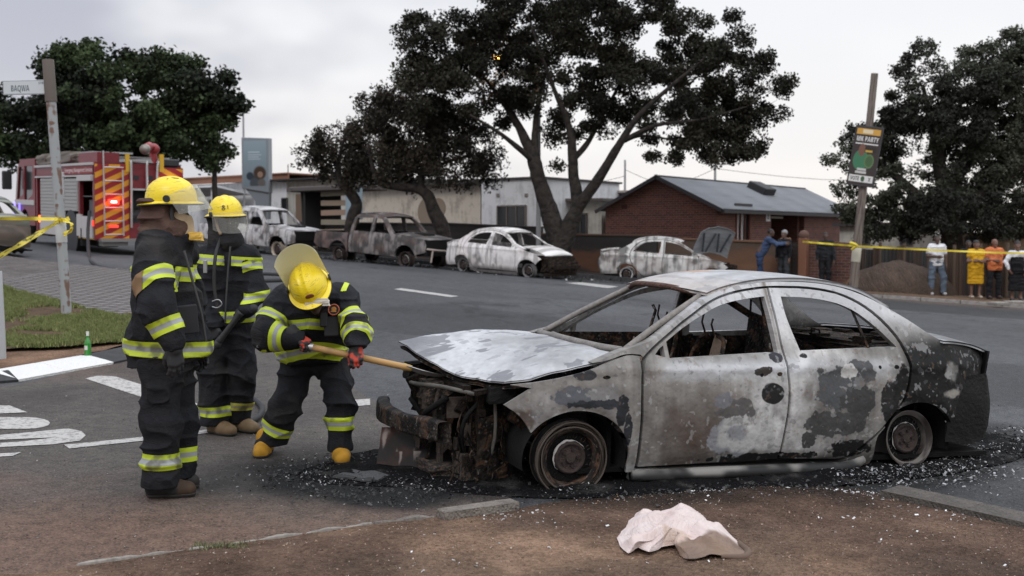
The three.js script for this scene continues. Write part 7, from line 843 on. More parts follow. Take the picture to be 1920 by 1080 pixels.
{ // cream house with a patch of bare plaster, white gable beside it
  const vv = 35, b = building('long cream-walled house with a dark flat roof edge behind the pickups', rf(795, 400, vv).u, vv), { t, X, Y } = b, x0 = X(668), x1 = X(901), y1 = Y(800, 346), y0 = -0.3;
  part('wall', wbox(x0, x1, y0, y1, -7, 0), creamM, t); part('roof', [box(x1 - x0 + 0.5, 0.10, 7.6, (x0 + x1) / 2, y1 + 0.07, -3.4), box(x1 - x0 + 0.5, 0.16, 0.06, (x0 + x1) / 2, y1 + 0.02, 0.42)], darkRoofM, t);
  part('bare_patch', [mv(new THREE.CylinderGeometry(0.68, 0.66, 0.02, 22), X(805), Y(805, 398), 0.012, Math.PI / 2).scale(1, 1, 1)], mat(0.27, 0.215, 0.165, 0.95), t); part('bare_patch', mv(new THREE.CylinderGeometry(0.42, 0.44, 0.02, 18), X(822), Y(822, 390), 0.014, Math.PI / 2), mat(0.27, 0.215, 0.165, 0.95), t);
  const v2 = 34.6, c = building('white plastered house front with a dark garage window left of the forked tree', rf(955, 400, v2).u, v2), a0 = c.X(903), a1 = c.X(1012), ty = c.Y(955, 337);
  part('wall', wbox(a0, a1, -0.3, ty, -6, 0), whiteWallM, c.t); part('roof', box(a1 - a0 + 0.2, 0.08, 6.2, (a0 + a1) / 2, ty + 0.045, -3), darkRoofM, c.t); windowAt(c.t, c.X(934), c.X(987), c.Y(960, 436), c.Y(960, 386), 0.03, 3, mat(0.16, 0.14, 0.12, 0.7)); for (const px of [934, 987]) part('air_brick', box(0.16, 0.14, 0.03, c.X(px), c.Y(px, 366), 0.012), mat(0.2, 0.18, 0.16, 0.9), c.t);
  const v3 = 36.8, e = building('low cream house with dark windows directly behind the forked tree', rf(1070, 400, v3).u, v3), e0 = e.X(1008), e1 = e.X(1128), ey = e.Y(1070, 379);
  part('wall', wbox(e0, e1, -0.4, ey, -6, 0), paleM, e.t); part('roof', box(e1 - e0 + 0.5, 0.12, 6.6, (e0 + e1) / 2 + 0.1, ey + 0.08, -2.9, 0, 0, -0.012), mat(0.12, 0.10, 0.09, 0.9), e.t); windowAt(e.t, e.X(1078), e.X(1101), e.Y(1090, 440), e.Y(1090, 401), 0.03, 2); windowAt(e.t, e.X(1018), e.X(1046), e.Y(1030, 446), e.Y(1030, 398), 0.03, 2);
  const v4 = 38, f = building('white house with a flat roof behind the burnt bus shelter', rf(615, 400, v4).u, v4), f0 = f.X(538), f1 = f.X(690), fy = f.Y(600, 337);
  part('wall', wbox(f0, f1, -0.2, fy, -7, 0), paleM, f.t); part('roof', box(f1 - f0 + 1.4, 0.08, 7.6, (f0 + f1) / 2 - 0.2, fy + 0.05, -3.2), darkRoofM, f.t); part('boarded_panel', box(f.X(580) - f.X(556), 1.6, 0.05, (f.X(580) + f.X(556)) / 2, f.Y(568, 392), 0.03), mat(0.25, 0.17, 0.12, 0.9), f.t); windowAt(f.t, f.X(526 + 4), f.X(540), f.Y(530, 396), f.Y(530, 372), 0.03, 1);
  const v5 = 43, g = building('white house with a brown fascia and carport behind the billboard', rf(440, 400, v5).u, v5), g0 = g.X(345), g1 = g.X(545), gy = g.Y(450, 343);
  part('wall', wbox(g0, g1, 0, gy, -7, 0), whiteWallM, g.t); part('roof', [box(g1 - g0 + 1, 0.08, 8, (g0 + g1) / 2, gy + 0.40, -3.3), box(g1 - g0 + 1, 0.36, 0.08, (g0 + g1) / 2, gy + 0.18, 0.55)], mat(0.24, 0.115, 0.07, 0.85), g.t); part('carport_roof', box(g.X(478) - g.X(380), 0.12, 2.6, (g.X(478) + g.X(380)) / 2, g.Y(430, 360), 1.6, -0.16), whiteWallM, g.t); part('carport_post', cyl(0.08, 0.08, 2.2, 10, g.X(463), g.Y(463, 385), 2.6), whiteWallM, g.t); windowAt(g.t, g.X(395), g.X(425), g.Y(410, 408), g.Y(410, 374), 0.03, 2, mat(0.3, 0.2, 0.15, 0.8));
}
{ // brick house
  const u0 = -18.3, v0 = 36.3, p = RF(u0, 0, v0), t = thing('house', 'red brick house with a grey pitched roof and dark porch', 'house', [p.x, 0, p.z], TH); const W = 4.9, LEN = 14, ey = 2.70, ry = 3.86, y0 = -0.4, po = rfu(1446, 400, u0).v - v0, p1 = rfu(1508, 400, u0).v - v0;
  const gab = new THREE.Shape([[-W, y0], [0, y0], [0, ey], [-W / 2, ry - 0.06], [-W, ey]].map(q => new THREE.Vector2(...q))); const gg = new THREE.ExtrudeGeometry(gab, { depth: 0.22, bevelEnabled: false }); gg.translate(0, 0, -0.22);
  const zw = k => -(rfu(k, 420, u0).v - v0), wy0 = rfu(1390, 450, u0).y, wy1 = rfu(1390, 400, u0).y;
  part('wall', [wallUV(gg), wbox(-0.22, 0, y0, ey, zw(1380), -0.22), wbox(-0.22, 0, y0, wy0, zw(1405), zw(1380)), wbox(-0.22, 0, wy1, ey, zw(1405), zw(1380)), wbox(-0.22, 0, y0, ey, -po, zw(1405)), wbox(-0.22, 0, y0, ey, -LEN, -p1), wbox(-2.2, -2.0, y0, ey, -p1, -po), wbox(-2.0, -0.22, y0, ey, -po - 0.2, -po), wbox(-2.0, -0.22, y0, ey, -p1, -p1 + 0.2), wbox(-W, -W + 0.22, y0, ey, -LEN, -0.22)], brickM, t);
  const lint = rfu(1392, 390, u0); part('lintel', box(0.06, 0.36, 1.5, 0.02, wy1 + 0.2, (zw(1377) + zw(1408)) / 2), mat(0.05, 0.045, 0.045, 0.8), t);
  { const w = part('window', [box(0.08, wy1 - wy0, 0.08, 0.0, (wy0 + wy1) / 2, zw(1380)), box(0.08, wy1 - wy0, 0.08, 0, (wy0 + wy1) / 2, zw(1405)), box(0.06, wy1 - wy0, 0.05, 0, (wy0 + wy1) / 2, zw(1388)), box(0.06, wy1 - wy0, 0.05, 0, (wy0 + wy1) / 2, zw(1396))], mat(0.12, 0.035, 0.025, 0.8), t); part('pane', box(0.02, wy1 - wy0, Math.abs(zw(1405) - zw(1380)), -0.06, (wy0 + wy1) / 2, (zw(1380) + zw(1405)) / 2), glassM, w); part('curtain', [box(0.02, wy1 - wy0, 0.22, -0.045, (wy0 + wy1) / 2, zw(1384)), box(0.02, wy1 - wy0, 0.16, -0.045, (wy0 + wy1) / 2, zw(1393))], mat(0.5, 0.5, 0.5, 0.9), w); }
  const slope = Math.atan2(ry - ey, W / 2), sl = (W / 2 + 0.35) / Math.cos(slope); const corr = grid((s, k) => V((s - 0.5) * sl, 0.022 * Math.sin(k * LEN / 0.15 * 6.28), -(k * (LEN + 0.5))), 2, 380, null, 0.02); const roofM2 = mat(0.145, 0.155, 0.17, 0.55, 0, { map: plaster(13, [1, 1, 1], [0.62, 0.6, 0.58]) });
  part('roof', [mv(corr, -W / 4 + 0.13, (ey + ry) / 2 - 0.03, 0.28, 0, 0, -slope), mv(corr, -W * 0.75 - 0.13, (ey + ry) / 2 - 0.03, 0.28, 0, 0, slope)], roofM2, t); part('verge_board', [mv(box(sl + 0.05, 0.14, 0.05), -W / 4 + 0.13, (ey + ry) / 2 - 0.08, 0.27, 0, 0, -slope), mv(box(sl + 0.05, 0.14, 0.05), -W * 0.75 - 0.13, (ey + ry) / 2 - 0.08, 0.27, 0, 0, slope), box(0.12, 0.12, LEN + 0.4, 0.36, ey - 0.22, -LEN / 2), box(0.22, 0.06, LEN + 0.4, -W / 2, ry + 0.02, -LEN / 2)], mat(0.05, 0.045, 0.045, 0.8), t);
  part('roof_vent', rbox(0.9, 0.34, 1.1, 0.05, -W / 4 - 0.35, (ey + ry) / 2 + 0.35, -7.4, 0, 0, -slope), mat(0.02, 0.02, 0.022, 0.7), t);
  const nb = rfu(1440, 406, u0), plateT = canvasTex(64, 80, (x, w, h) => { x.fillStyle = '#e6e6e8'; x.fillRect(0, 0, w, h); x.fillStyle = '#3a3a40'; x.font = 'bold 52px sans-serif'; x.textAlign = 'center'; x.textBaseline = 'middle'; x.fillText('8', w / 2, h / 2 + 3); }); const np = part('number_plate', new THREE.PlaneGeometry(0.42, 0.40), mat(1, 1, 1, 0.6, 0, { map: plateT }), t); np.position.set(0.012, nb.y, -(nb.v - v0)); np.rotation.y = Math.PI / 2;
  const li = rfu(1474, 403, u0); part('porch_light', box(0.08, 0.10, 1.5, -0.5, li.y - 0.1, -(li.v - v0)), mat(0.5, 0.48, 0.44, 0.6), t); part('air_vent', box(0.25, 0.16, 0.02, -W + 0.9, rf(1178, 388, v0).y, 0.012), mat(0.07, 0.03, 0.025, 0.9), t); part('porch_door', box(0.06, 1.9, 0.8, -1.96, 1.3, -(po + p1) / 2), mat(0.04, 0.03, 0.028, 0.7), t);
}
{ // low houses far right
  const b = building('pale low house with dull windows seen below the right tree', rf(1660, 430, 44).u, 44), { t, X, Y } = b; part('wall', wbox(X(1575), X(1752), -1, Y(1660, 424), -6, 0), paleM, t); part('roof', box(X(1760) - X(1565), 0.14, 6.6, (X(1760) + X(1565)) / 2, Y(1660, 424) + 0.08, -3), darkRoofM, t); windowAt(t, X(1612), X(1632), Y(1620, 458), Y(1620, 432), 0.03, 2); windowAt(t, X(1690), X(1712), Y(1700, 458), Y(1700, 432), 0.03, 2);
  const c = building('cream stepped house at the right edge behind the onlookers', rf(1890, 430, 42).u, 42); part('wall', [wbox(c.X(1800), c.X(1862), -1.2, c.Y(1830, 436), -6, 0), wbox(c.X(1862), c.X(2000), -1.2, c.Y(1890, 424), -6, -0.4)], mat(1, 1, 1, 0.95, 0, { map: plaster(19, [0.50, 0.40, 0.29], [0.36, 0.28, 0.2]) }), c.t); part('roof', [box(c.X(2000) - c.X(1855), 0.12, 6.4, (c.X(2000) + c.X(1855)) / 2, c.Y(1890, 424) + 0.07, -3.4)], mat(0.35, 0.28, 0.2, 0.9), c.t); windowAt(c.t, c.X(1812), c.X(1835), c.Y(1820, 466), c.Y(1820, 444), 0.03, 1);
  const h = building('grey-roofed house between the cream house and the brick house', rf(1136, 400, 41).u, 41); part('wall', wbox(h.X(1118), h.X(1150), -0.4, h.Y(1136, 384), -4, 0), mat(0.16, 0.14, 0.13, 0.95), h.t); part('roof', box(h.X(1210) - h.X(1105), 0.1, 4.4, (h.X(1210) + h.X(1105)) / 2, h.Y(1136, 372), -1.6, -0.12), mat(0.32, 0.28, 0.26, 0.9), h.t);
}
function wallRun(label, px0, px1, v, top0, top1, m, th = 0.22, name = 'garden_wall') { const a = rf(px0, top0, v), b = rf(px1, top1, v), g = grid((s, k) => V(0, 0, 0), 1, 1); const u0 = a.u, p = RF(u0, 0, v), t = thing(name, label, 'wall', [p.x, 0, p.z], TH); const s = new THREE.Shape([[0, -0.6], [b.u - u0, -0.6], [b.u - u0, b.y], [0, a.y]].map(q => new THREE.Vector2(...q))); const e = new THREE.ExtrudeGeometry(s, { depth: th, bevelEnabled: false }); e.translate(0, 0, -th); part('wall', wallUV(e), m, t); const c = part('coping', [mv(box(Math.hypot(b.u - u0, b.y - a.y), 0.06, th + 0.08), (b.u - u0) / 2, (a.y + b.y) / 2 + 0.03, -th / 2, 0, 0, Math.atan2(b.y - a.y, b.u - u0))], m, t); return t; }
const wallT = (seed, top, mid, low) => { const t = tex(512, 128, (u, v) => { const n = pfbm(u, v, 10, 4, seed), k = v * 2.4 - 0.6 + (n - 0.5) * 0.9; return mix3(mix3(low, mid, sst(0.1, 0.5, k)), top, sst(0.8, 1.15, k)).map(q => q * (0.7 + 0.6 * n)); }); t.repeat.set(0.12, 1 / 2.4); t.offset.set(0, 0.6 / 2.4); return mat(1, 1, 1, 0.95, 0, { map: t }); };
wallRun('dark sooty garden wall in front of the white house', 828, 1012, 31.6, 420, 428, wallT(3, [0.045, 0.04, 0.038], [0.06, 0.045, 0.04], [0.05, 0.042, 0.04]));
wallRun('soot-stained brown garden wall right of the forked tree', 1014, 1232, 31.6, 440, 444, wallT(5, [0.035, 0.032, 0.03], [0.14, 0.07, 0.042], [0.06, 0.05, 0.046]));
wallRun('orange-brown garden wall behind the open-hood wreck', 1234, 1462, 31.6, 448, 456, wallT(7, [0.10, 0.068, 0.05], [0.17, 0.088, 0.052], [0.12, 0.07, 0.045]));
wallRun('sooty dark wall behind the two pickups', 560, 826, 32.4, 418, 421, wallT(9, [0.07, 0.06, 0.055], [0.06, 0.05, 0.046], [0.04, 0.037, 0.035]));
wallRun('low red brick wall right of the gate', 1500, 1602, 31.8, 452, 460, mat(0.75, 0.82, 0.85, 0.95, 0, { map: brickTex }));
{ // gate: pillars, bars
  const v = 31.7, p = RF(rf(1484, 480, v).u, 0, v), t = thing('garden_gate', 'dark barred gate between two short brown pillars', 'gate', [p.x, 0, p.z], TH); const u0 = rf(1484, 480, v).u, X = k => rf(k, 480, v).u - u0, yt = rf(1484, 452, v).y, yb = rf(1484, 552, v).y; for (const [k, m] of [[1474, mat(0.30, 0.15, 0.07, 0.9)], [1508, mat(0.22, 0.10, 0.06, 0.9)]]) part('pillar', rbox(0.26, yt - yb + 0.2, 0.26, 0.02, X(k), (yt + yb) / 2, 0.05), m, t); for (let i = 0; i < 8; i++) part('bar', box(0.03, yt - yb - 0.1, 0.03, lerp(X(1478), X(1502), (i + 0.5) / 8), (yt + yb) / 2, 0.05), mat(0.03, 0.026, 0.024, 0.7), t); part('rail', [box(X(1504) - X(1477), 0.04, 0.04, (X(1504) + X(1477)) / 2, yt - 0.15, 0.05), box(X(1504) - X(1477), 0.04, 0.04, (X(1504) + X(1477)) / 2, yb + 0.25, 0.05)], mat(0.03, 0.026, 0.024, 0.7), t); part('cap_ball', new THREE.SphereGeometry(0.16, 14, 10).translate(X(1508), yt + 0.18, 0.05), mat(0.12, 0.065, 0.05, 0.9), t);
}
{ // rusty sheet fence behind the mounds
  const v = 33, a = rf(1608, 470, v), b = rf(1960, 470, v), p = RF(a.u, 0, v), t = thing('sheet_fence', 'rusty corrugated sheet fence behind the soil heap and onlookers', 'fence', [p.x, 0, p.z], TH); const r = rng(8), n = 22, W = (b.u - a.u) / n; const ms = [mat(0.045, 0.038, 0.036, 0.8), mat(0.07, 0.05, 0.04, 0.85), mat(0.065, 0.063, 0.062, 0.7), mat(0.095, 0.062, 0.046, 0.9)]; for (let i = 0; i < n; i++) { const y1 = lerp(rf(1608, 464, v).y, rf(1960, 470, v).y, i / n) + (r() - 0.5) * 0.12, y0 = -0.9, g = grid((s, k) => V(s * W, lerp(y0, y1, k), 0.03 * Math.sin(s * W / 0.12 * 6.28) + (r() - 0.5) * 0.004), 24, 1, null, 0.004); g.translate(i * W, 0, (r() - 0.5) * 0.06); part('sheet', g, ms[Math.floor(r() * 4)], t); if (i % 3 === 0) part('post', cyl(0.05, 0.06, y1 - y0 + 0.15, 8, i * W, (y0 + y1) / 2 + 0.1, 0.08), mat(0.10, 0.07, 0.05, 0.9), t); }
}
function mound(name, label, cat, px, py, d, w, h, dep, seed, m, rocks) { const p0 = at(px, py, d), p = onG(p0.x, p0.z), t = thing(name, label, cat, [p.x, p.y, p.z]); part('heap', grid((s, k) => { const a = k * 6.2832, q = s, n = fbm(Math.cos(a) * 1.6 * q + seed, Math.sin(a) * 1.6 * q, seed, 4), x = Math.cos(a) * q * w * (0.9 + 0.2 * n), z = Math.sin(a) * q * dep; return V(x, Math.pow(Math.max(0, 1 - q * q), 0.62) * h * (0.72 + 0.56 * n) - 0.05, z); }, 18, 48, p => [p.x + 0.3 * p.y, p.z + p.y]), m, t); if (rocks) { const r = rng(seed); for (let i = 0; i < rocks; i++) { const a = r() * 6.28, q = Math.sqrt(r()) * 0.85, s = 0.12 + 0.16 * r(); part('stone', lump(Math.cos(a) * q * w, Math.pow(1 - q * q, 0.75) * h + 0.02, Math.sin(a) * q * dep, s, s * 0.7, s, i + seed), mat(0.27 * (0.7 + r() * 0.6), 0.21, 0.15, 0.95), t); } } return t; }
mound('soil_heap', 'large dark brown soil heap by the poster pole', 'soil heap', 1688, 545, 32.0, 1.75, 0.98, 1.2, 5, mat(0.15, 0.10, 0.072, 0.98, 0, { map: dirtTex, bumpMap: dirtBump, bumpScale: 0.08 }), 0);
mound('rubble_heap', 'pale stony rubble heap behind the man in the white t-shirt', 'rubble heap', 1778, 545, 32.4, 0.75, 0.72, 0.8, 9, mat(0.25, 0.19, 0.13, 0.98, 0, { map: dirtTex }), 34);
mound('soil_heap', 'orange soil bank against the brown wall left of the heap', 'soil heap', 1625, 548, 32.2, 0.9, 0.75, 0.8, 13, mat(0.21, 0.11, 0.06, 0.98, 0, { map: dirtTex }), 0);
for (const [px, py, w] of [[1872, 569, 0.38], [1905, 567, 0.55]]) { const p = gp(px, py, 0.1); const s = thing('stepping_slab', px < 1880 ? 'small pale slab on the soil by the orange-shirted man' : 'pale slab on the soil beside the pinafore woman', 'slab', p, 0.3); part('slab', rbox(w, 0.08, 0.35, 0.02), mat(0.42, 0.40, 0.37, 0.9, 0, { map: concreteTex }), s); }
{ // bus shelter
  const v = 30.4, u0 = rf(625, 430, v).u, p = RF(u0, 0, v), t = thing('bus_shelter', 'burnt dark metal bus shelter with a blue side panel', 'bus shelter', [p.x, 0, p.z], TH); const X = k => rf(k, 430, v).u - u0, yt = rf(620, 354, v).y, yb = gRF(u0, v); const m = mat(0.03, 0.028, 0.028, 0.8, 0, { bumpMap: charBump, bumpScale: 0.01 });
  part('roof', [rbox(X(690) - X(560), 0.20, 1.7, 0.05, (X(690) + X(560)) / 2, yt, -0.3), box(0.3, 0.16, 1.75, X(562), yt - 0.02, -0.3)], mat(0.10, 0.085, 0.08, 0.8), t); part('side_screen', box(0.08, yt - yb, 1.3, X(576), (yt + yb) / 2, -0.4, 0, 0, 0.06), m, t); part('back_screen', box(X(606) - X(576), yt - yb, 0.05, (X(606) + X(576)) / 2, (yt + yb) / 2, -1.0), m, t); for (let i = 0; i < 6; i++) part('back_slat', rbox(X(656) - X(606), 0.22, 0.05, 0.01, (X(656) + X(606)) / 2, lerp(yb + 0.5, yt - 0.2, i / 5), 0.1, 0, 0, (i % 2 - 0.5) * 0.02), mat(0.34 - 0.04 * (i % 3), 0.23, 0.17, 0.9), t); part('post', cyl(0.05, 0.05, yt - yb, 10, X(666), (yt + yb) / 2, 0.2), m, t); part('post', cyl(0.05, 0.05, yt - yb, 10, X(582), (yt + yb) / 2, 0.3), m, t);
  const pan = canvasTex(64, 160, (x, w, h) => { x.fillStyle = '#8fa6b2'; x.fillRect(0, 0, w, h); x.fillStyle = '#a9bcc6'; x.fillRect(10, 36, 40, 8); x.fillRect(10, 50, 34, 5); x.fillRect(10, 60, 38, 5); }); const a = part('advert_panel', rbox(X(691) - X(661), rf(676, 350, v).y - rf(676, 412, v).y, 0.14, 0.06), mat(0.28, 0.36, 0.41, 0.5, 0), t); a.position.set((X(691) + X(661)) / 2, (rf(676, 350, v).y + rf(676, 412, v).y) / 2, 0.35); const q = part('poster', new THREE.PlaneGeometry(0.52, 1.0), mat(1, 1, 1, 0.4, 0, { map: pan }), a); q.position.z = 0.075; part('bench', box(1.6, 0.06, 0.35, (X(606) + X(650)) / 2, yb + 0.5, -0.7), m, t);
}
{ // advertising tower
  const v = 37, u0 = rf(480, 400, v).u, p = RF(u0, 0, v), t = thing('billboard', 'tall grey-blue advertising board on a tapering stem', 'billboard', [p.x, 0, p.z], -0.25); const s = rf(480, 400, v).d / FPX, W = 53 * s, y1 = rf(480, 258, v).y, y0 = rf(480, 352, v).y, yb = rf(480, 390, v).y - 0.6;
  const sh = new THREE.Shape([[-W / 2, y0], [W / 2, y0 - 0.25], [W / 2, y1 - 0.08], [-W / 2, y1]].map(q => new THREE.Vector2(...q))); const e = new THREE.ExtrudeGeometry(sh, { depth: 0.35, bevelEnabled: true, bevelSize: 0.04, bevelThickness: 0.04, bevelSegments: 2 }); e.translate(0, 0, -0.35); const frameC = mat(0.26, 0.285, 0.31, 0.5); part('board', e, frameC, t);
  const st = new THREE.Shape([[-W * 0.42, y0], [W * 0.5, y0 - 0.25], [W * 0.46, yb], [0.0, yb], [-0.05, y0 - 0.75]].map(q => new THREE.Vector2(...q))); const e2 = new THREE.ExtrudeGeometry(st, { depth: 0.3, bevelEnabled: false }); e2.translate(0, 0, -0.34); part('stem', e2, frameC, t);
  const ad = canvasTex(256, 460, (x, w, h) => { const g = x.createLinearGradient(0, 0, 0, h); g.addColorStop(0, '#98a9b2'); g.addColorStop(1, '#808e97'); x.fillStyle = g; x.fillRect(0, 0, w, h); x.fillStyle = '#b7c4cc'; x.fillRect(50, 110, 130, 14); x.fillRect(50, 140, 150, 9); x.fillRect(50, 162, 120, 9); x.fillRect(50, 184, 140, 8); const bl = (a, b, r, c) => { const q = x.createRadialGradient(a, b, 0, a, b, r); q.addColorStop(0, c); q.addColorStop(0.75, c); q.addColorStop(1, c + '00'); x.fillStyle = q; x.fillRect(0, 0, w, h); }; bl(180, 330, 78, '#4d3b31'); bl(140, 400, 60, '#4a4442'); bl(185, 345, 36, '#a0826f'); bl(70, 360, 46, '#39424c'); bl(120, 430, 60, '#50565c'); bl(200, 430, 50, '#6b6662'); });
  const q = part('poster', new THREE.PlaneGeometry(W * 0.88, y1 - y0 - 0.25), mat(1, 1, 1, 0.4, 0, { map: ad }), t); q.position.set(0, (y0 + y1) / 2 - 0.03, 0.046);
}
// poles
function poleThing(name, label, cat, a, b, r0, r1, m, seg = 12) { const t = thing(name, label, cat, a); const q = P3(b).clone().sub(P3(a)); part('shaft', tube([V(0, -0.2, 0), q.clone().multiplyScalar(0.3), q.clone().multiplyScalar(0.6), q], [r0, lerp(r0, r1, 0.3), lerp(r0, r1, 0.6), r1], seg), m, t); return { t, q }; }
const rustPole = mat(1, 1, 1, 0.7, 0, { map: (() => { const t = tex(128, 512, (u, v) => { const n = pfbm(u, v, 6, 5, 3), m = pn(u * 6, v * 40, 40, 6); return mix3([0.33, 0.34, 0.345], [0.17, 0.10, 0.075], sst(0.5, 0.66, n * 0.7 + m * 0.3)); }); t.repeat.set(2, 0.6); return t; })() });
{ const a = gp(127, 600), d = -a.z, top = at(90, 112, d), { t, q } = poleThing('sign_pole', 'leaning grey metal street-sign pole with rust streaks at left', 'pole', a, top, 0.074, 0.068, rustPole, 16); part('sleeve', tube([q.clone().multiplyScalar(0.84), q.clone().multiplyScalar(1.0)], 0.083, 16), mat(0.15, 0.125, 0.11, 0.8), t); part('sticker', tube([q.clone().multiplyScalar(0.30), q.clone().multiplyScalar(0.385)], 0.079, 16), mat(0.55, 0.55, 0.54, 0.7), t);
  const sg = canvasTex(512, 160, (x, w, h) => { x.fillStyle = '#c9cdd0'; x.fillRect(0, 0, w, h); x.strokeStyle = '#868d92'; x.lineWidth = 6; x.strokeRect(5, 5, w - 10, h - 10); x.fillStyle = '#4d5a61'; x.font = 'bold 96px sans-serif'; x.textBaseline = 'middle'; x.fillText('BAQWA', 92, h / 2 + 12, 225); x.font = 'bold 38px sans-serif'; x.fillText('STR', 430, 34, 70); });
  const P = at(46, 164, d).sub(a), sW = 80 * d / FPX, sH = 27 * d / FPX; const s = part('street_sign', rbox(sW, sH, 0.02, 0.008), mat(0.5, 0.51, 0.52, 0.5), t); s.position.copy(P); s.rotation.z = 0.02; const f = part('lettering', new THREE.PlaneGeometry(sW * 0.985, sH * 0.95), mat(1, 1, 1, 0.5, 0, { map: sg }), s); f.position.z = 0.0125; }
{ const a = gp(4, 680), { t } = poleThing('bollard', 'pale grey post cut off by the left edge, beside the turf', 'post', a, a.clone().add(V(-0.03, 1.05, 0)), 0.05, 0.05, mat(0.42, 0.43, 0.44, 0.6)); part('base_stone', lump(0.18, 0.0, 0.02, 0.22, 0.06, 0.14, 4), mat(0.25, 0.19, 0.15, 0.9), t); }
{ const a = onG(at(1598, 545, 30.5).x, -30.5), top = at(1640, 138, 30.5), { t, q } = poleThing('utility_pole', 'weathered wooden pole carrying a party poster at right', 'pole', a, top, 0.13, 0.10, mat(1, 1, 1, 0.9, 0, { map: (() => { const w = tex(64, 256, (u, v) => mix3([0.20, 0.165, 0.14], [0.10, 0.08, 0.07], sst(0.4, 0.7, pn(u * 14, v * 6, 14, 3) * 0.6 + 0.4 * pfbm(u, v, 8, 3, 5)))); w.repeat.set(3, 0.4); return w; })() }));
  const po = canvasTex(256, 384, (x, w, h) => { x.fillStyle = '#3a302e'; x.fillRect(0, 0, w, h); x.fillStyle = '#d3a14a'; x.fillRect(10, 8, w - 20, 40); x.fillStyle = '#e6d6b4'; x.fillRect(70, 14, 100, 26); x.fillStyle = '#e3e1de'; x.font = 'bold 46px sans-serif'; x.textAlign = 'center'; x.textBaseline = 'middle'; x.fillText('MK PARTY', w / 2, 78, w - 26); x.fillRect(16, 106, w - 30, 8); const el = (a, b, r, s, c) => { x.fillStyle = c; x.beginPath(); x.ellipse(a, b, r, s, 0, 0, 6.29); x.fill(); }; el(92, 220, 74, 70, '#3f7a58'); el(92, 152, 34, 42, '#7a5546'); x.fillStyle = '#2d2624'; x.fillRect(120, 128, 110, 40); x.fillStyle = '#c9a23f'; x.fillRect(126, 150, 70, 14); el(178, 224, 48, 48, '#5e7a4f'); el(178, 224, 36, 36, '#47633f'); x.fillStyle = '#c7c4c0'; x.fillRect(74, 274, 90, 16); x.fillRect(60, 294, 110, 16); x.fillStyle = '#dedcd8'; x.fillRect(8, 322, w - 16, 46); x.fillStyle = '#2c2826'; x.font = 'bold 36px sans-serif'; x.fillText('VOTE', 68, 346); x.fillText('X', 214, 346); el(146, 345, 19, 19, '#3d5a3a'); });
  const d = 30.3, C = at(1622, 293, d).sub(a), b = part('poster_board', rbox(50 * d / FPX, 112 * d / FPX, 0.05, 0.01), mat(0.05, 0.048, 0.05, 0.7), t); b.position.copy(C); b.rotation.set(0, -0.35, -0.155); const f = part('poster', new THREE.PlaneGeometry(46 * d / FPX, 106 * d / FPX), mat(1, 1, 1, 0.6, 0, { map: po }), b); f.position.set(-0.01, 0, 0.028); const k = (a.y, 0.215); part('white_band', tube([q.clone().multiplyScalar(0.15), q.clone().multiplyScalar(0.215)], 0.132, 12), mat(0.55, 0.52, 0.42, 0.8), t);
}
const mast = mat(0.30, 0.30, 0.31, 0.6);
for (const [px, y0, y1, d, r, label] of [[1172, 400, 300, 62, 0.07, 'thin far mast standing between the forked tree and the brick house'], [1341, 360, 308, 60, 0.08, 'short far pole rising over the ridge of the brick house'], [456, 400, 208, 66, 0.07, 'thin lamp pole rising behind the advertising board'], [540, 400, 308, 70, 0.05, 'thin far pole over the roof left of the drooping tree'], [995, 400, 316, 58, 0.05, 'far thin pole left of the fork of the big tree']]) { const b = at(px, y1, d), a = V(b.x, G(b.x, b.z), b.z); const { t, q } = poleThing('pole', label, 'pole', a, b, r * 1.2, r * 0.8, mast, 8); if (px === 456 || px === 1341) part('arm', tube([q, q.clone().add(V(px === 456 ? -0.25 : 0.9, 0.02, 0))], 0.04, 6), mast, t); }
{ // lit street lamp seen through the tree
  const d = 37.2, b = at(934, 112, d), a = onG(b.x + 1.4, b.z), { t, q } = poleThing('street_lamp', 'street lamp glowing orange through the crown of the forked tree', 'street lamp', a, V(a.x, b.y + 0.35, a.z), 0.09, 0.06, mast, 10); part('arm', tube([q, q.clone().add(V(-0.7, 0.12, 0)), q.clone().add(V(-1.35, -0.06, 0))], 0.035, 8, 3), mast, t); const h = P3(b).clone().sub(a); part('lamp_head', rbox(0.6, 0.12, 0.26, 0.05, h.x, h.y + 0.16, h.z), mat(0.25, 0.25, 0.26, 0.6), t); part('lamp_bulb', new THREE.SphereGeometry(0.13, 16, 12).translate(h.x, h.y, h.z), new THREE.MeshStandardMaterial({ color: lin(1, 0.6, 0.2), emissive: lin(1, 0.50, 0.10), emissiveIntensity: 6 }), t); const l = new THREE.PointLight(lin(1, 0.55, 0.15), 6, 12); l.position.set(h.x, h.y, h.z + 0.2); l.castShadow = true; l.shadow.radius = 5; t.add(l); }
for (const [a, b, s, n] of [[at(1172, 318, 62), at(1341, 316, 60), 0.8, 'thin overhead wire between the two far poles'], [at(1341, 316, 60), at(2050, 270, 55), 1.2, 'thin overhead wire running right from the far pole'], [at(995, 322, 58), at(1172, 330, 62), 0.5, 'thin overhead wire left of the far mast']]) { const pts = []; for (let i = 0; i <= 10; i++) { const p = a.clone().lerp(b, i / 10); p.y -= s * Math.sin(Math.PI * i / 10); pts.push(p); } tag(part('overhead_wire', tube(pts, 0.014, 5), mat(0.1, 0.1, 0.1, 0.7), scene), n, 'wire'); }
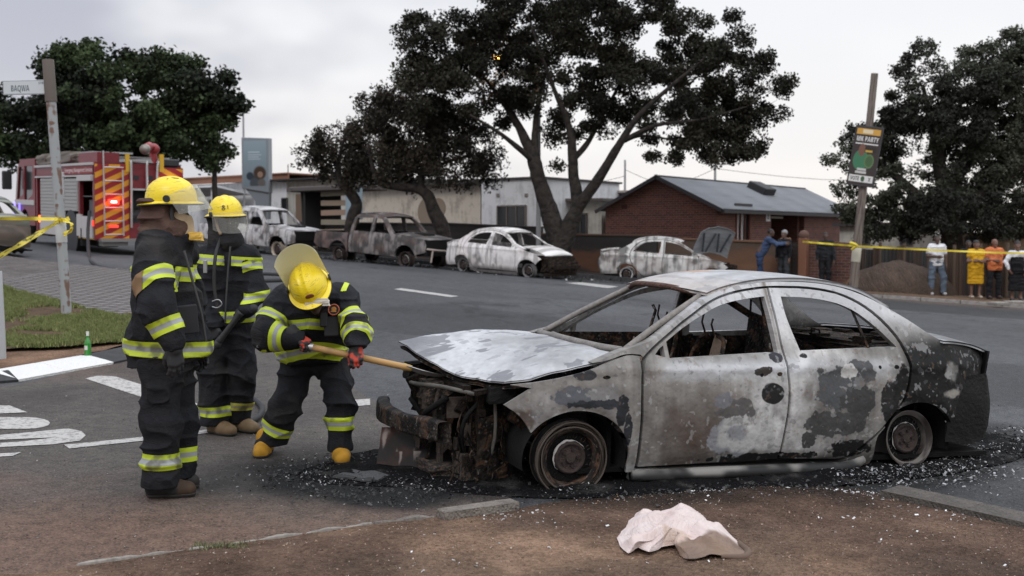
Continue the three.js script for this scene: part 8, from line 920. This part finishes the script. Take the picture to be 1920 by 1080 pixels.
// ---- tape
function ribbon(pts, w, twist = 0, seed = 1) { const q = []; const c = new THREE.CatmullRomCurve3(pts.map(P3), false, 'centripetal'), n = pts.length * 14; return grid((s, k) => { const p = c.getPoint(s), T = c.getTangent(s), a = twist * Math.sin(s * 9 + seed) + 0.25 * Math.sin(s * 31), up = V(0, 1, 0).addScaledVector(T, -T.y).normalize(), sd = T.clone().cross(up); const o = up.multiplyScalar(Math.cos(a)).addScaledVector(sd, Math.sin(a)); return p.addScaledVector(o, (k - 0.5) * w); }, n, 2, null, 0.002); }
const tapeT = tex(256, 64, (u, v) => { const b = pn(u * 40, v * 4, 40, 6); return b > 0.72 ? [0.16, 0.14, 0.05] : [0.74, 0.60, 0.06]; }); const tapeM = mat(0.78, 0.62, 0.055, 0.5), tapeDot = mat(1, 1, 1, 0.5, 0, { map: tapeT });
{ const a = gp(127, 600), d = -a.z - 0.09; tag(part('barrier_tape', ribbon([at(-420, 414, d + 3.5), at(-60, 410, d + 1), at(60, 410, d + 0.1), at(112, 411, d)], 0.055, 0.5, 3), tapeM, scene), 'level yellow barrier tape running left from the sign pole', 'tape'); tag(part('barrier_tape', ribbon([at(-160, 568, d - 5), at(0, 480, d - 3), at(60, 445, d - 1.5), at(112, 414, d)], 0.065, 0.35, 5), tapeDot, scene), 'slanting yellow barrier tape coming from the lower left to the sign pole', 'tape');
  tag(part('tape_knot', [ribbon([at(108, 408, d), at(122, 414, d - 0.03), at(134, 420, d - 0.02), at(131, 436, d - 0.02), at(120, 440, d - 0.05), at(134, 428, d - 0.04)], 0.055, 1.2, 2), ribbon([at(102, 410, d), at(118, 414, d - 0.04), at(130, 409, d)], 0.06, 0.4, 4)], tapeM, scene), 'loose knot of yellow tape hanging on the sign pole', 'tape');
  const e = 30.2; tag(part('barrier_tape', ribbon([at(1505, 453, 31.6), at(1552, 457, 31), at(1600, 461, e)], 0.055, 0.3, 1), tapeM, scene), 'short yellow tape from the gate post to the poster pole', 'tape'); tag(part('barrier_tape', ribbon([at(1600, 461, e), at(1690, 466, 29.8), at(1800, 471, 29.3), at(1925, 475, 28.6), at(2100, 476, 28)], 0.05, 0.3, 6), tapeM, scene), 'long yellow tape from the poster pole past the onlookers', 'tape'); tag(part('tape_knot', tube([at(1594, 455, e), at(1606, 460, e - 0.12), at(1597, 468, e)], 0.04, 6, 3), tapeM, scene), 'wrap of yellow tape round the poster pole', 'tape'); }
// ---- hoses
const hoseM = mat(0.02, 0.02, 0.021, 0.7); const onRoad = (px, py, l = 0.03) => gp(px, py, l);
{ const s = at(168, 396, 29.4), e = [onRoad(176, 494), onRoad(196, 503), onRoad(240, 509), onRoad(330, 513), onRoad(420, 516), onRoad(500, 514), onRoad(560, 517), onRoad(600, 515)]; tag(part('fire_hose', tube([s, at(165, 430, 29.1), at(166, 470, 28.3), ...e], 0.045, 8, 4), hoseM, scene), 'thin black hose from the fire engine across the road behind the firefighters', 'hose'); tag(part('fire_hose', tube([onRoad(360, 526), onRoad(440, 528), onRoad(500, 527), onRoad(545, 525)], 0.05, 8, 4), hoseM, scene), 'second black hose lying on the road just nearer than the first', 'hose'); tag(part('fire_hose', tube([onRoad(380, 700, 0.035), onRoad(430, 722, 0.035), onRoad(470, 744, 0.035), onRoad(492, 766, 0.035), onRoad(470, 790, 0.035), onRoad(420, 800, 0.035)], 0.024, 10, 5), hoseM, scene), 'thick black hose on the tarmac at the feet of the second firefighter', 'hose'); }
// ---- bottle, cloth, panels
{ const p = gp(165, 671, 0.05), t = thing('bottle', 'green glass bottle standing on the soil behind the white kerb', 'bottle', p); const g = new THREE.LatheGeometry([[0, 0], [0.034, 0], [0.037, 0.006], [0.037, 0.165], [0.032, 0.195], [0.017, 0.225], [0.0145, 0.24], [0.0145, 0.285], [0.016, 0.287], [0.016, 0.297], [0, 0.298]].map(q => new THREE.Vector2(...q)), 24); part('glass', g, new THREE.MeshPhysicalMaterial({ color: lin(0.03, 0.22, 0.03), roughness: 0.12, clearcoat: 0.6 }), t); part('label', mv(new THREE.CylinderGeometry(0.0378, 0.0378, 0.05, 24, 1, true, -0.9, 1.8), 0, 0.12, 0), mat(0.55, 0.56, 0.5, 0.7), t); part('cap', cyl(0.0165, 0.0165, 0.05, 16, 0, 0.282, 0), mat(0.65, 0.66, 0.62, 0.5), t); t.rotation.y = -0.6; }
{ // crumpled cloth
  const out = [[1157, 1013], [1172, 992], [1186, 975], [1200, 966], [1238, 972], [1262, 968], [1284, 962], [1306, 970], [1332, 990], [1362, 1008], [1398, 1034], [1404, 1046], [1392, 1053], [1340, 1050], [1292, 1055], [1276, 1044], [1266, 1028], [1240, 1030], [1216, 1040], [1196, 1034], [1178, 1042], [1164, 1030]].map(q => gp(...q, 0.03)), c = gp(1262, 1020, 0.03), t = thing('cloth', 'crumpled pale pink cloth with a dirty brown end lying on the soil', 'cloth', c); const n = out.length;
  const rad = a => { const k = a * n, i = Math.floor(k) % n, f = k - Math.floor(k); return out[i].clone().lerp(out[(i + 1) % n], f).sub(c); };
  const ridge = (x, z) => { const w1 = fbm(x * 3, z * 3, 9, 3) * 2.2, r1 = Math.pow(1 - Math.abs(2 * vn(x * 3.4 + w1, z * 3.4 - w1, 3) - 1), 2.2), r2 = Math.pow(1 - Math.abs(2 * vn(x * 7 + w1 * 0.8, z * 6, 7) - 1), 1.8), r3 = 1 - Math.abs(2 * vn(x * 17 + w1, z * 15 + w1, 8) - 1); const tri = q => Math.abs(2 * (q - Math.floor(q)) - 1), wv = 0.35 * w1; return (0.022 * r1 + 0.046 * tri(x * 2.6 + z * 1.6 + wv) * (0.3 + r2) + 0.026 * tri(x * -3.3 + z * 4.1 + wv * 1.4 + 0.3) + 0.009 * tri(x * 9.1 + z * 4.3 + wv * 2)); }; const ridgeOld = (x, z) => { const w = fbm(x * 4, z * 4, 5, 3) * 1.6, a = 1 - Math.abs(2 * vn(x * 4.2 + w, z * 4.2 + w * 0.5, 3) - 1), b = 1 - Math.abs(2 * vn(x * 10 + w, z * 9, 7) - 1); return 0.085 * a * a + 0.028 * b; };
  const g = grid((s, k) => { const p = rad(k).multiplyScalar(s), e = 1 - Math.pow(s, 4), back = sst(0.10, -0.14, p.z) * 0.03; return V(p.x + 0.02 * e * Math.sin(p.z * 30), (ridge(p.x, p.z) + 0.012 + back) * (0.30 + 0.70 * e) - 0.004, p.z + 0.02 * e * Math.sin(p.x * 26)); }, 60, 220, null, 0.003);
  const P = g.attributes.position, cc = []; for (let i = 0; i < P.count; i++) { const x = P.getX(i), z = P.getZ(i), m = fbm(x * 9, z * 9, 3, 3), k = sst(0.15, 0.21, x + 1.1 * z + (m - 0.5) * 0.24) * sst(0.0, 0.06, z + (m - 0.5) * 0.12); const b = mix3([0.62, 0.49, 0.455], [0.68, 0.60, 0.575], m); cc.push(...mix3(mix3(b, [0.45, 0.30, 0.20], 0.5 * sst(0.62, 0.7, fbm(x * 5, z * 5, 8))), [0.16 * (0.6 + m), 0.11 * (0.6 + m), 0.08 * (0.6 + m)], k * 0.9)); } g.setAttribute('color', new THREE.Float32BufferAttribute(cc, 3)); cpart('fabric', g, dull(vmat(0.95, { bumpMap: crumpleT, bumpScale: 0.01 }), 0.2), t); part('rolled_hem', tube([rad(0.44), rad(0.49), rad(0.54), rad(0.58)].map(p => p.add(V(0, 0.02, 0))), [0.012, 0.02, 0.018, 0.01], 8, 4), mat(0.14, 0.095, 0.07, 0.9), t);
}
{ const p = gp(682, 893, 0.02), t = thing('charred_panel', 'flat charred panel lying on the tarmac by the bumper', 'panel', p, -0.45); part('sheet', plate(0, 0.012, 0, 0.30, 0.16, -1.5, 0, 0, 5, 0.01), mat(0.05, 0.05, 0.052, 0.6, 0, { bumpMap: charBump, bumpScale: 0.01 }), t); part('strip', plate(-0.02, 0.01, 0.10, 0.30, 0.045, -1.5, 0, 0.05, 7, 0.008), mat(0.03, 0.03, 0.03, 0.7), t); }
// ---- ash, flakes, glass crumbs, grit, grass
function scatter(name, label, cat, geo, m, n, seed, place) { const r = rng(seed), im = new THREE.InstancedMesh(geo, m, n), M = new THREE.Matrix4(), Q = new THREE.Quaternion(), E = new THREE.Euler(), C = new THREE.Color(); let k = 0, tries = 0; while (k < n && tries++ < n * 40) { const o = place(r); if (!o) continue; E.set((r() - 0.5) * (o.tilt || 1.2), r() * 6.28, (r() - 0.5) * (o.tilt || 1.2)); Q.setFromEuler(E); M.compose(o.p, Q, o.s); im.setMatrixAt(k, M); im.setColorAt(k, C.setRGB(...o.c)); k++; } im.count = k; im.name = numbered(name); im.castShadow = im.receiveShadow = true; scene.add(im); tag(im, label, cat, null, 'stuff'); return im; }
const groundAt = (x, z) => G(x, z) + (inDirt(x, z) ? dirtLift(x, z) : 0.004); function inDirt(x, z) { let c = false; for (let i = 0, j = dvPts.length - 1; i < dvPts.length; j = i++) { const a = dvPts[i], b = dvPts[j]; if ((a.z > z) !== (b.z > z) && x < (b.x - a.x) * (z - a.z) / (b.z - a.z) + a.x) c = !c; } return c; }
const flake = (() => { const g = new THREE.TetrahedronGeometry(0.5); g.scale(1, 0.35, 0.8); return g; })(), chip = (() => { const g = new THREE.BoxGeometry(1, 0.25, 0.7); return g; })();
const SN = SOOT.slice(0, 3); const sootN = (x, z) => { let s = 0; for (const [cx, cz, a, b, t] of SN) { const c = Math.cos(t), n = Math.sin(t), dx = x - cx, dz = z - cz, r = Math.hypot((dx * c - dz * n) / a, (dx * n + dz * c) / b); s = Math.max(s, sst(1.2, 0.6, r)); } return s; };
{ // bed of ash under and round the car
  const ring = []; for (let i = 0; i < 60; i++) { const a = i / 60 * 6.2832, c = Math.cos(a), s = Math.sin(a), w = 1 + 0.35 * (fbm(c * 2, s * 2, 3, 4) - 0.5); const x = 1.35 * 1 + c * 2.75 * w, z = s * 1.12 * w, y = 0.34; ring.push(V(0.11 + Math.cos(y) * x + Math.sin(y) * z, 0, -7.443 - Math.sin(y) * x + Math.cos(y) * z)); }
  const m = cpart('ash_bed', sheet(ring, 0.07, (x, z) => { let e = 9; for (const p of ring) e = Math.min(e, Math.hypot(p.x - x, p.z - z)); const k = sst(0.02, 0.3, e); return 0.006 + k * (0.035 * fbm(x * 5, z * 5, 9, 4) + 0.02 * fbm(x * 16, z * 16, 11, 2)); }, (x, z) => { const n = fbm(x * 8, z * 8, 13, 4); return mix3([0.013, 0.013, 0.014], [0.07, 0.068, 0.066], sst(0.55, 0.8, n)); }), dirtM, scene); tag(m, 'black ash bed spread on the tarmac beneath the foreground wreck', 'ash', null, 'stuff');
}
scatter('ash_debris', 'dark burnt crumbs scattered round the foreground wreck', 'debris', flake, mat(1, 1, 1, 0.6), 11000, 3, r => { const x = -2.3 + r() * 7.2, z = -9.3 + r() * 3.6, s = sootN(x, z); if (r() > s * s) return null; const q = 0.008 + 0.030 * Math.pow(r(), 3), k = 0.012 + 0.05 * Math.pow(r(), 3); return { p: V(x, groundAt(x, z) + q * 0.3 + 0.02 * sootN(x, z) * r(), z), s: V(q * 1.4, q, q), c: [k, k * 0.97, k * 0.95] }; });
scatter('pale_flakes', 'pale ash flakes and glass crumbs round the foreground wreck', 'debris', chip, mat(1, 1, 1, 0.5), 3600, 4, r => { const x = -2.2 + r() * 7.0, z = -9.2 + r() * 3.9, s = sootN(x, z); if (r() > s * sst(0.36, 0.62, fbm(x * 2.2, z * 2.2, 53, 3))) return null; const rear = x > 2.0 ? 1.3 : 0.8, q = (0.0035 + 0.013 * Math.pow(r(), 4)) * rear, k = 0.10 + 0.40 * r(); if (x < 1.9 && r() > 0.4) return null; return { p: V(x, groundAt(x, z) + 0.012 + 0.035 * s * r(), z), s: V(q * 1.3, q, q), c: [k, k, k * 1.03] }; });
scatter('glass_crumbs', 'whitish crumbs and flakes strewn on the foreground soil', 'debris', chip, mat(1, 1, 1, 0.5), 420, 5, r => { const x = -1.2 + r() * 4.4, z = -4.6 - r() * 2.2; if (!inDirt(x, z)) return null; const e = dEdge(x, z); if (r() > (0.03 + 0.97 * Math.exp(-e / 0.16) * sst(-0.6, 0.6, x)) * sst(0.45, 0.6, fbm(x * 2.5, z * 2.5, 51, 3))) return null; const q = 0.004 + 0.012 * Math.pow(r(), 3), k = 0.4 + 0.4 * r(); return { p: V(x, groundAt(x, z) + q * 0.2, z), s: V(q * 1.4, q, q), c: [k, k, k] }; });
scatter('grit', 'small stones and grit on the tarmac and soil in front', 'gravel', flake, mat(1, 1, 1, 0.9), 20000, 6, r => { const d = 4.2 + 6.5 * r(), x = d * (r() - 0.5) * 1.15, z = -d, dirt = inDirt(x, z); if (!dirt && r() > 0.5) return null; const q = 0.004 + 0.014 * Math.pow(r(), 5), k = 0.5 + 0.9 * r(), c = dirt ? mix3([0.24, 0.15, 0.10], [0.40, 0.33, 0.28], Math.pow(r(), 3)) : mix3([0.10, 0.09, 0.085], [0.4, 0.38, 0.36], Math.pow(r(), 4)); return { p: V(x, groundAt(x, z) + q * 0.15, z), s: V(q * 1.3, q, q), c: c.map(v => v * k) }; });
scatter('road_crumbs', 'burnt litter lying under and before the row of wrecks', 'debris', flake, mat(1, 1, 1, 0.8), 2600, 8, r => { const u = -38 + 27 * r(), v = 23.6 + 5 * r(), p = RF(u, 0, v), x = p.x, z = p.z; if (r() > soot(x, z)) return null; const q = 0.03 + 0.10 * Math.pow(r(), 3), k = r() > 0.9 ? 0.35 : 0.02 + 0.05 * r(); return { p: V(x, G(x, z) + 0.03, z), s: V(q * 1.5, q, q), c: [k, k, k * 0.97] }; });
{ const blade = (() => { const g = []; const r = rng(4); for (let i = 0; i < 6; i++) { const s = new THREE.BufferGeometry(), h = 0.02 + 0.035 * r(), w = 0.004; s.setAttribute('position', new THREE.Float32BufferAttribute([-w, 0, 0, w, 0, 0, 0.02 * (r() - 0.5), h, 0.02], 3)); s.computeVertexNormals(); s.rotateY(r() * 6.28); s.translate((r() - 0.5) * 0.06, 0, (r() - 0.5) * 0.06); g.push(s); } return mergeGeometries(g, false); })();
  const inV = (x, z) => { let c = false; for (let i = 0, j = verge.length - 1; i < verge.length; j = i++) { const a = verge[i], b = verge[j]; if ((a.z > z) !== (b.z > z) && x < (b.x - a.x) * (z - a.z) / (b.z - a.z) + a.x) c = !c; } return c; };
  scatter('grass', 'short green grass growing on the left verge', 'grass', blade, vmat === 0 ? null : mat(1, 1, 1, 0.8), 22000, 9, r => { const x = -9.5 + r() * 8, z = -9 - r() * 11; if (!inV(x, z)) return null; const n = fbm(x * 1.3, z * 1.3, 95); if (r() > sst(0.60, 0.42, n)) return null; const k = 0.7 + 0.6 * r(), c = mix3([0.11, 0.155, 0.035], [0.24, 0.22, 0.09], Math.pow(r(), 1.5)); return { p: V(x, G(x, z) + turfLift(x, z), z), s: V(1.3, 0.8 + 0.5 * r(), 1.3), c: c.map(v => v * k), tilt: 0.5 }; });
  scatter('weeds', 'sparse low grass by the buried kerb at lower left', 'grass', blade, mat(1, 1, 1, 0.8), 60, 10, r => { const c = gp(415, 1028), x = c.x + (r() + r() - 1) * 0.16, z = c.z + (r() + r() - 1) * 0.09; const k = 0.6 + 0.6 * r(); return { p: V(x, groundAt(x, z), z), s: V(0.7, 0.4 + 0.3 * r(), 0.7), c: [0.17 * k, 0.175 * k, 0.085 * k], tilt: 1 }; }); }
renderer.render(scene, camera);
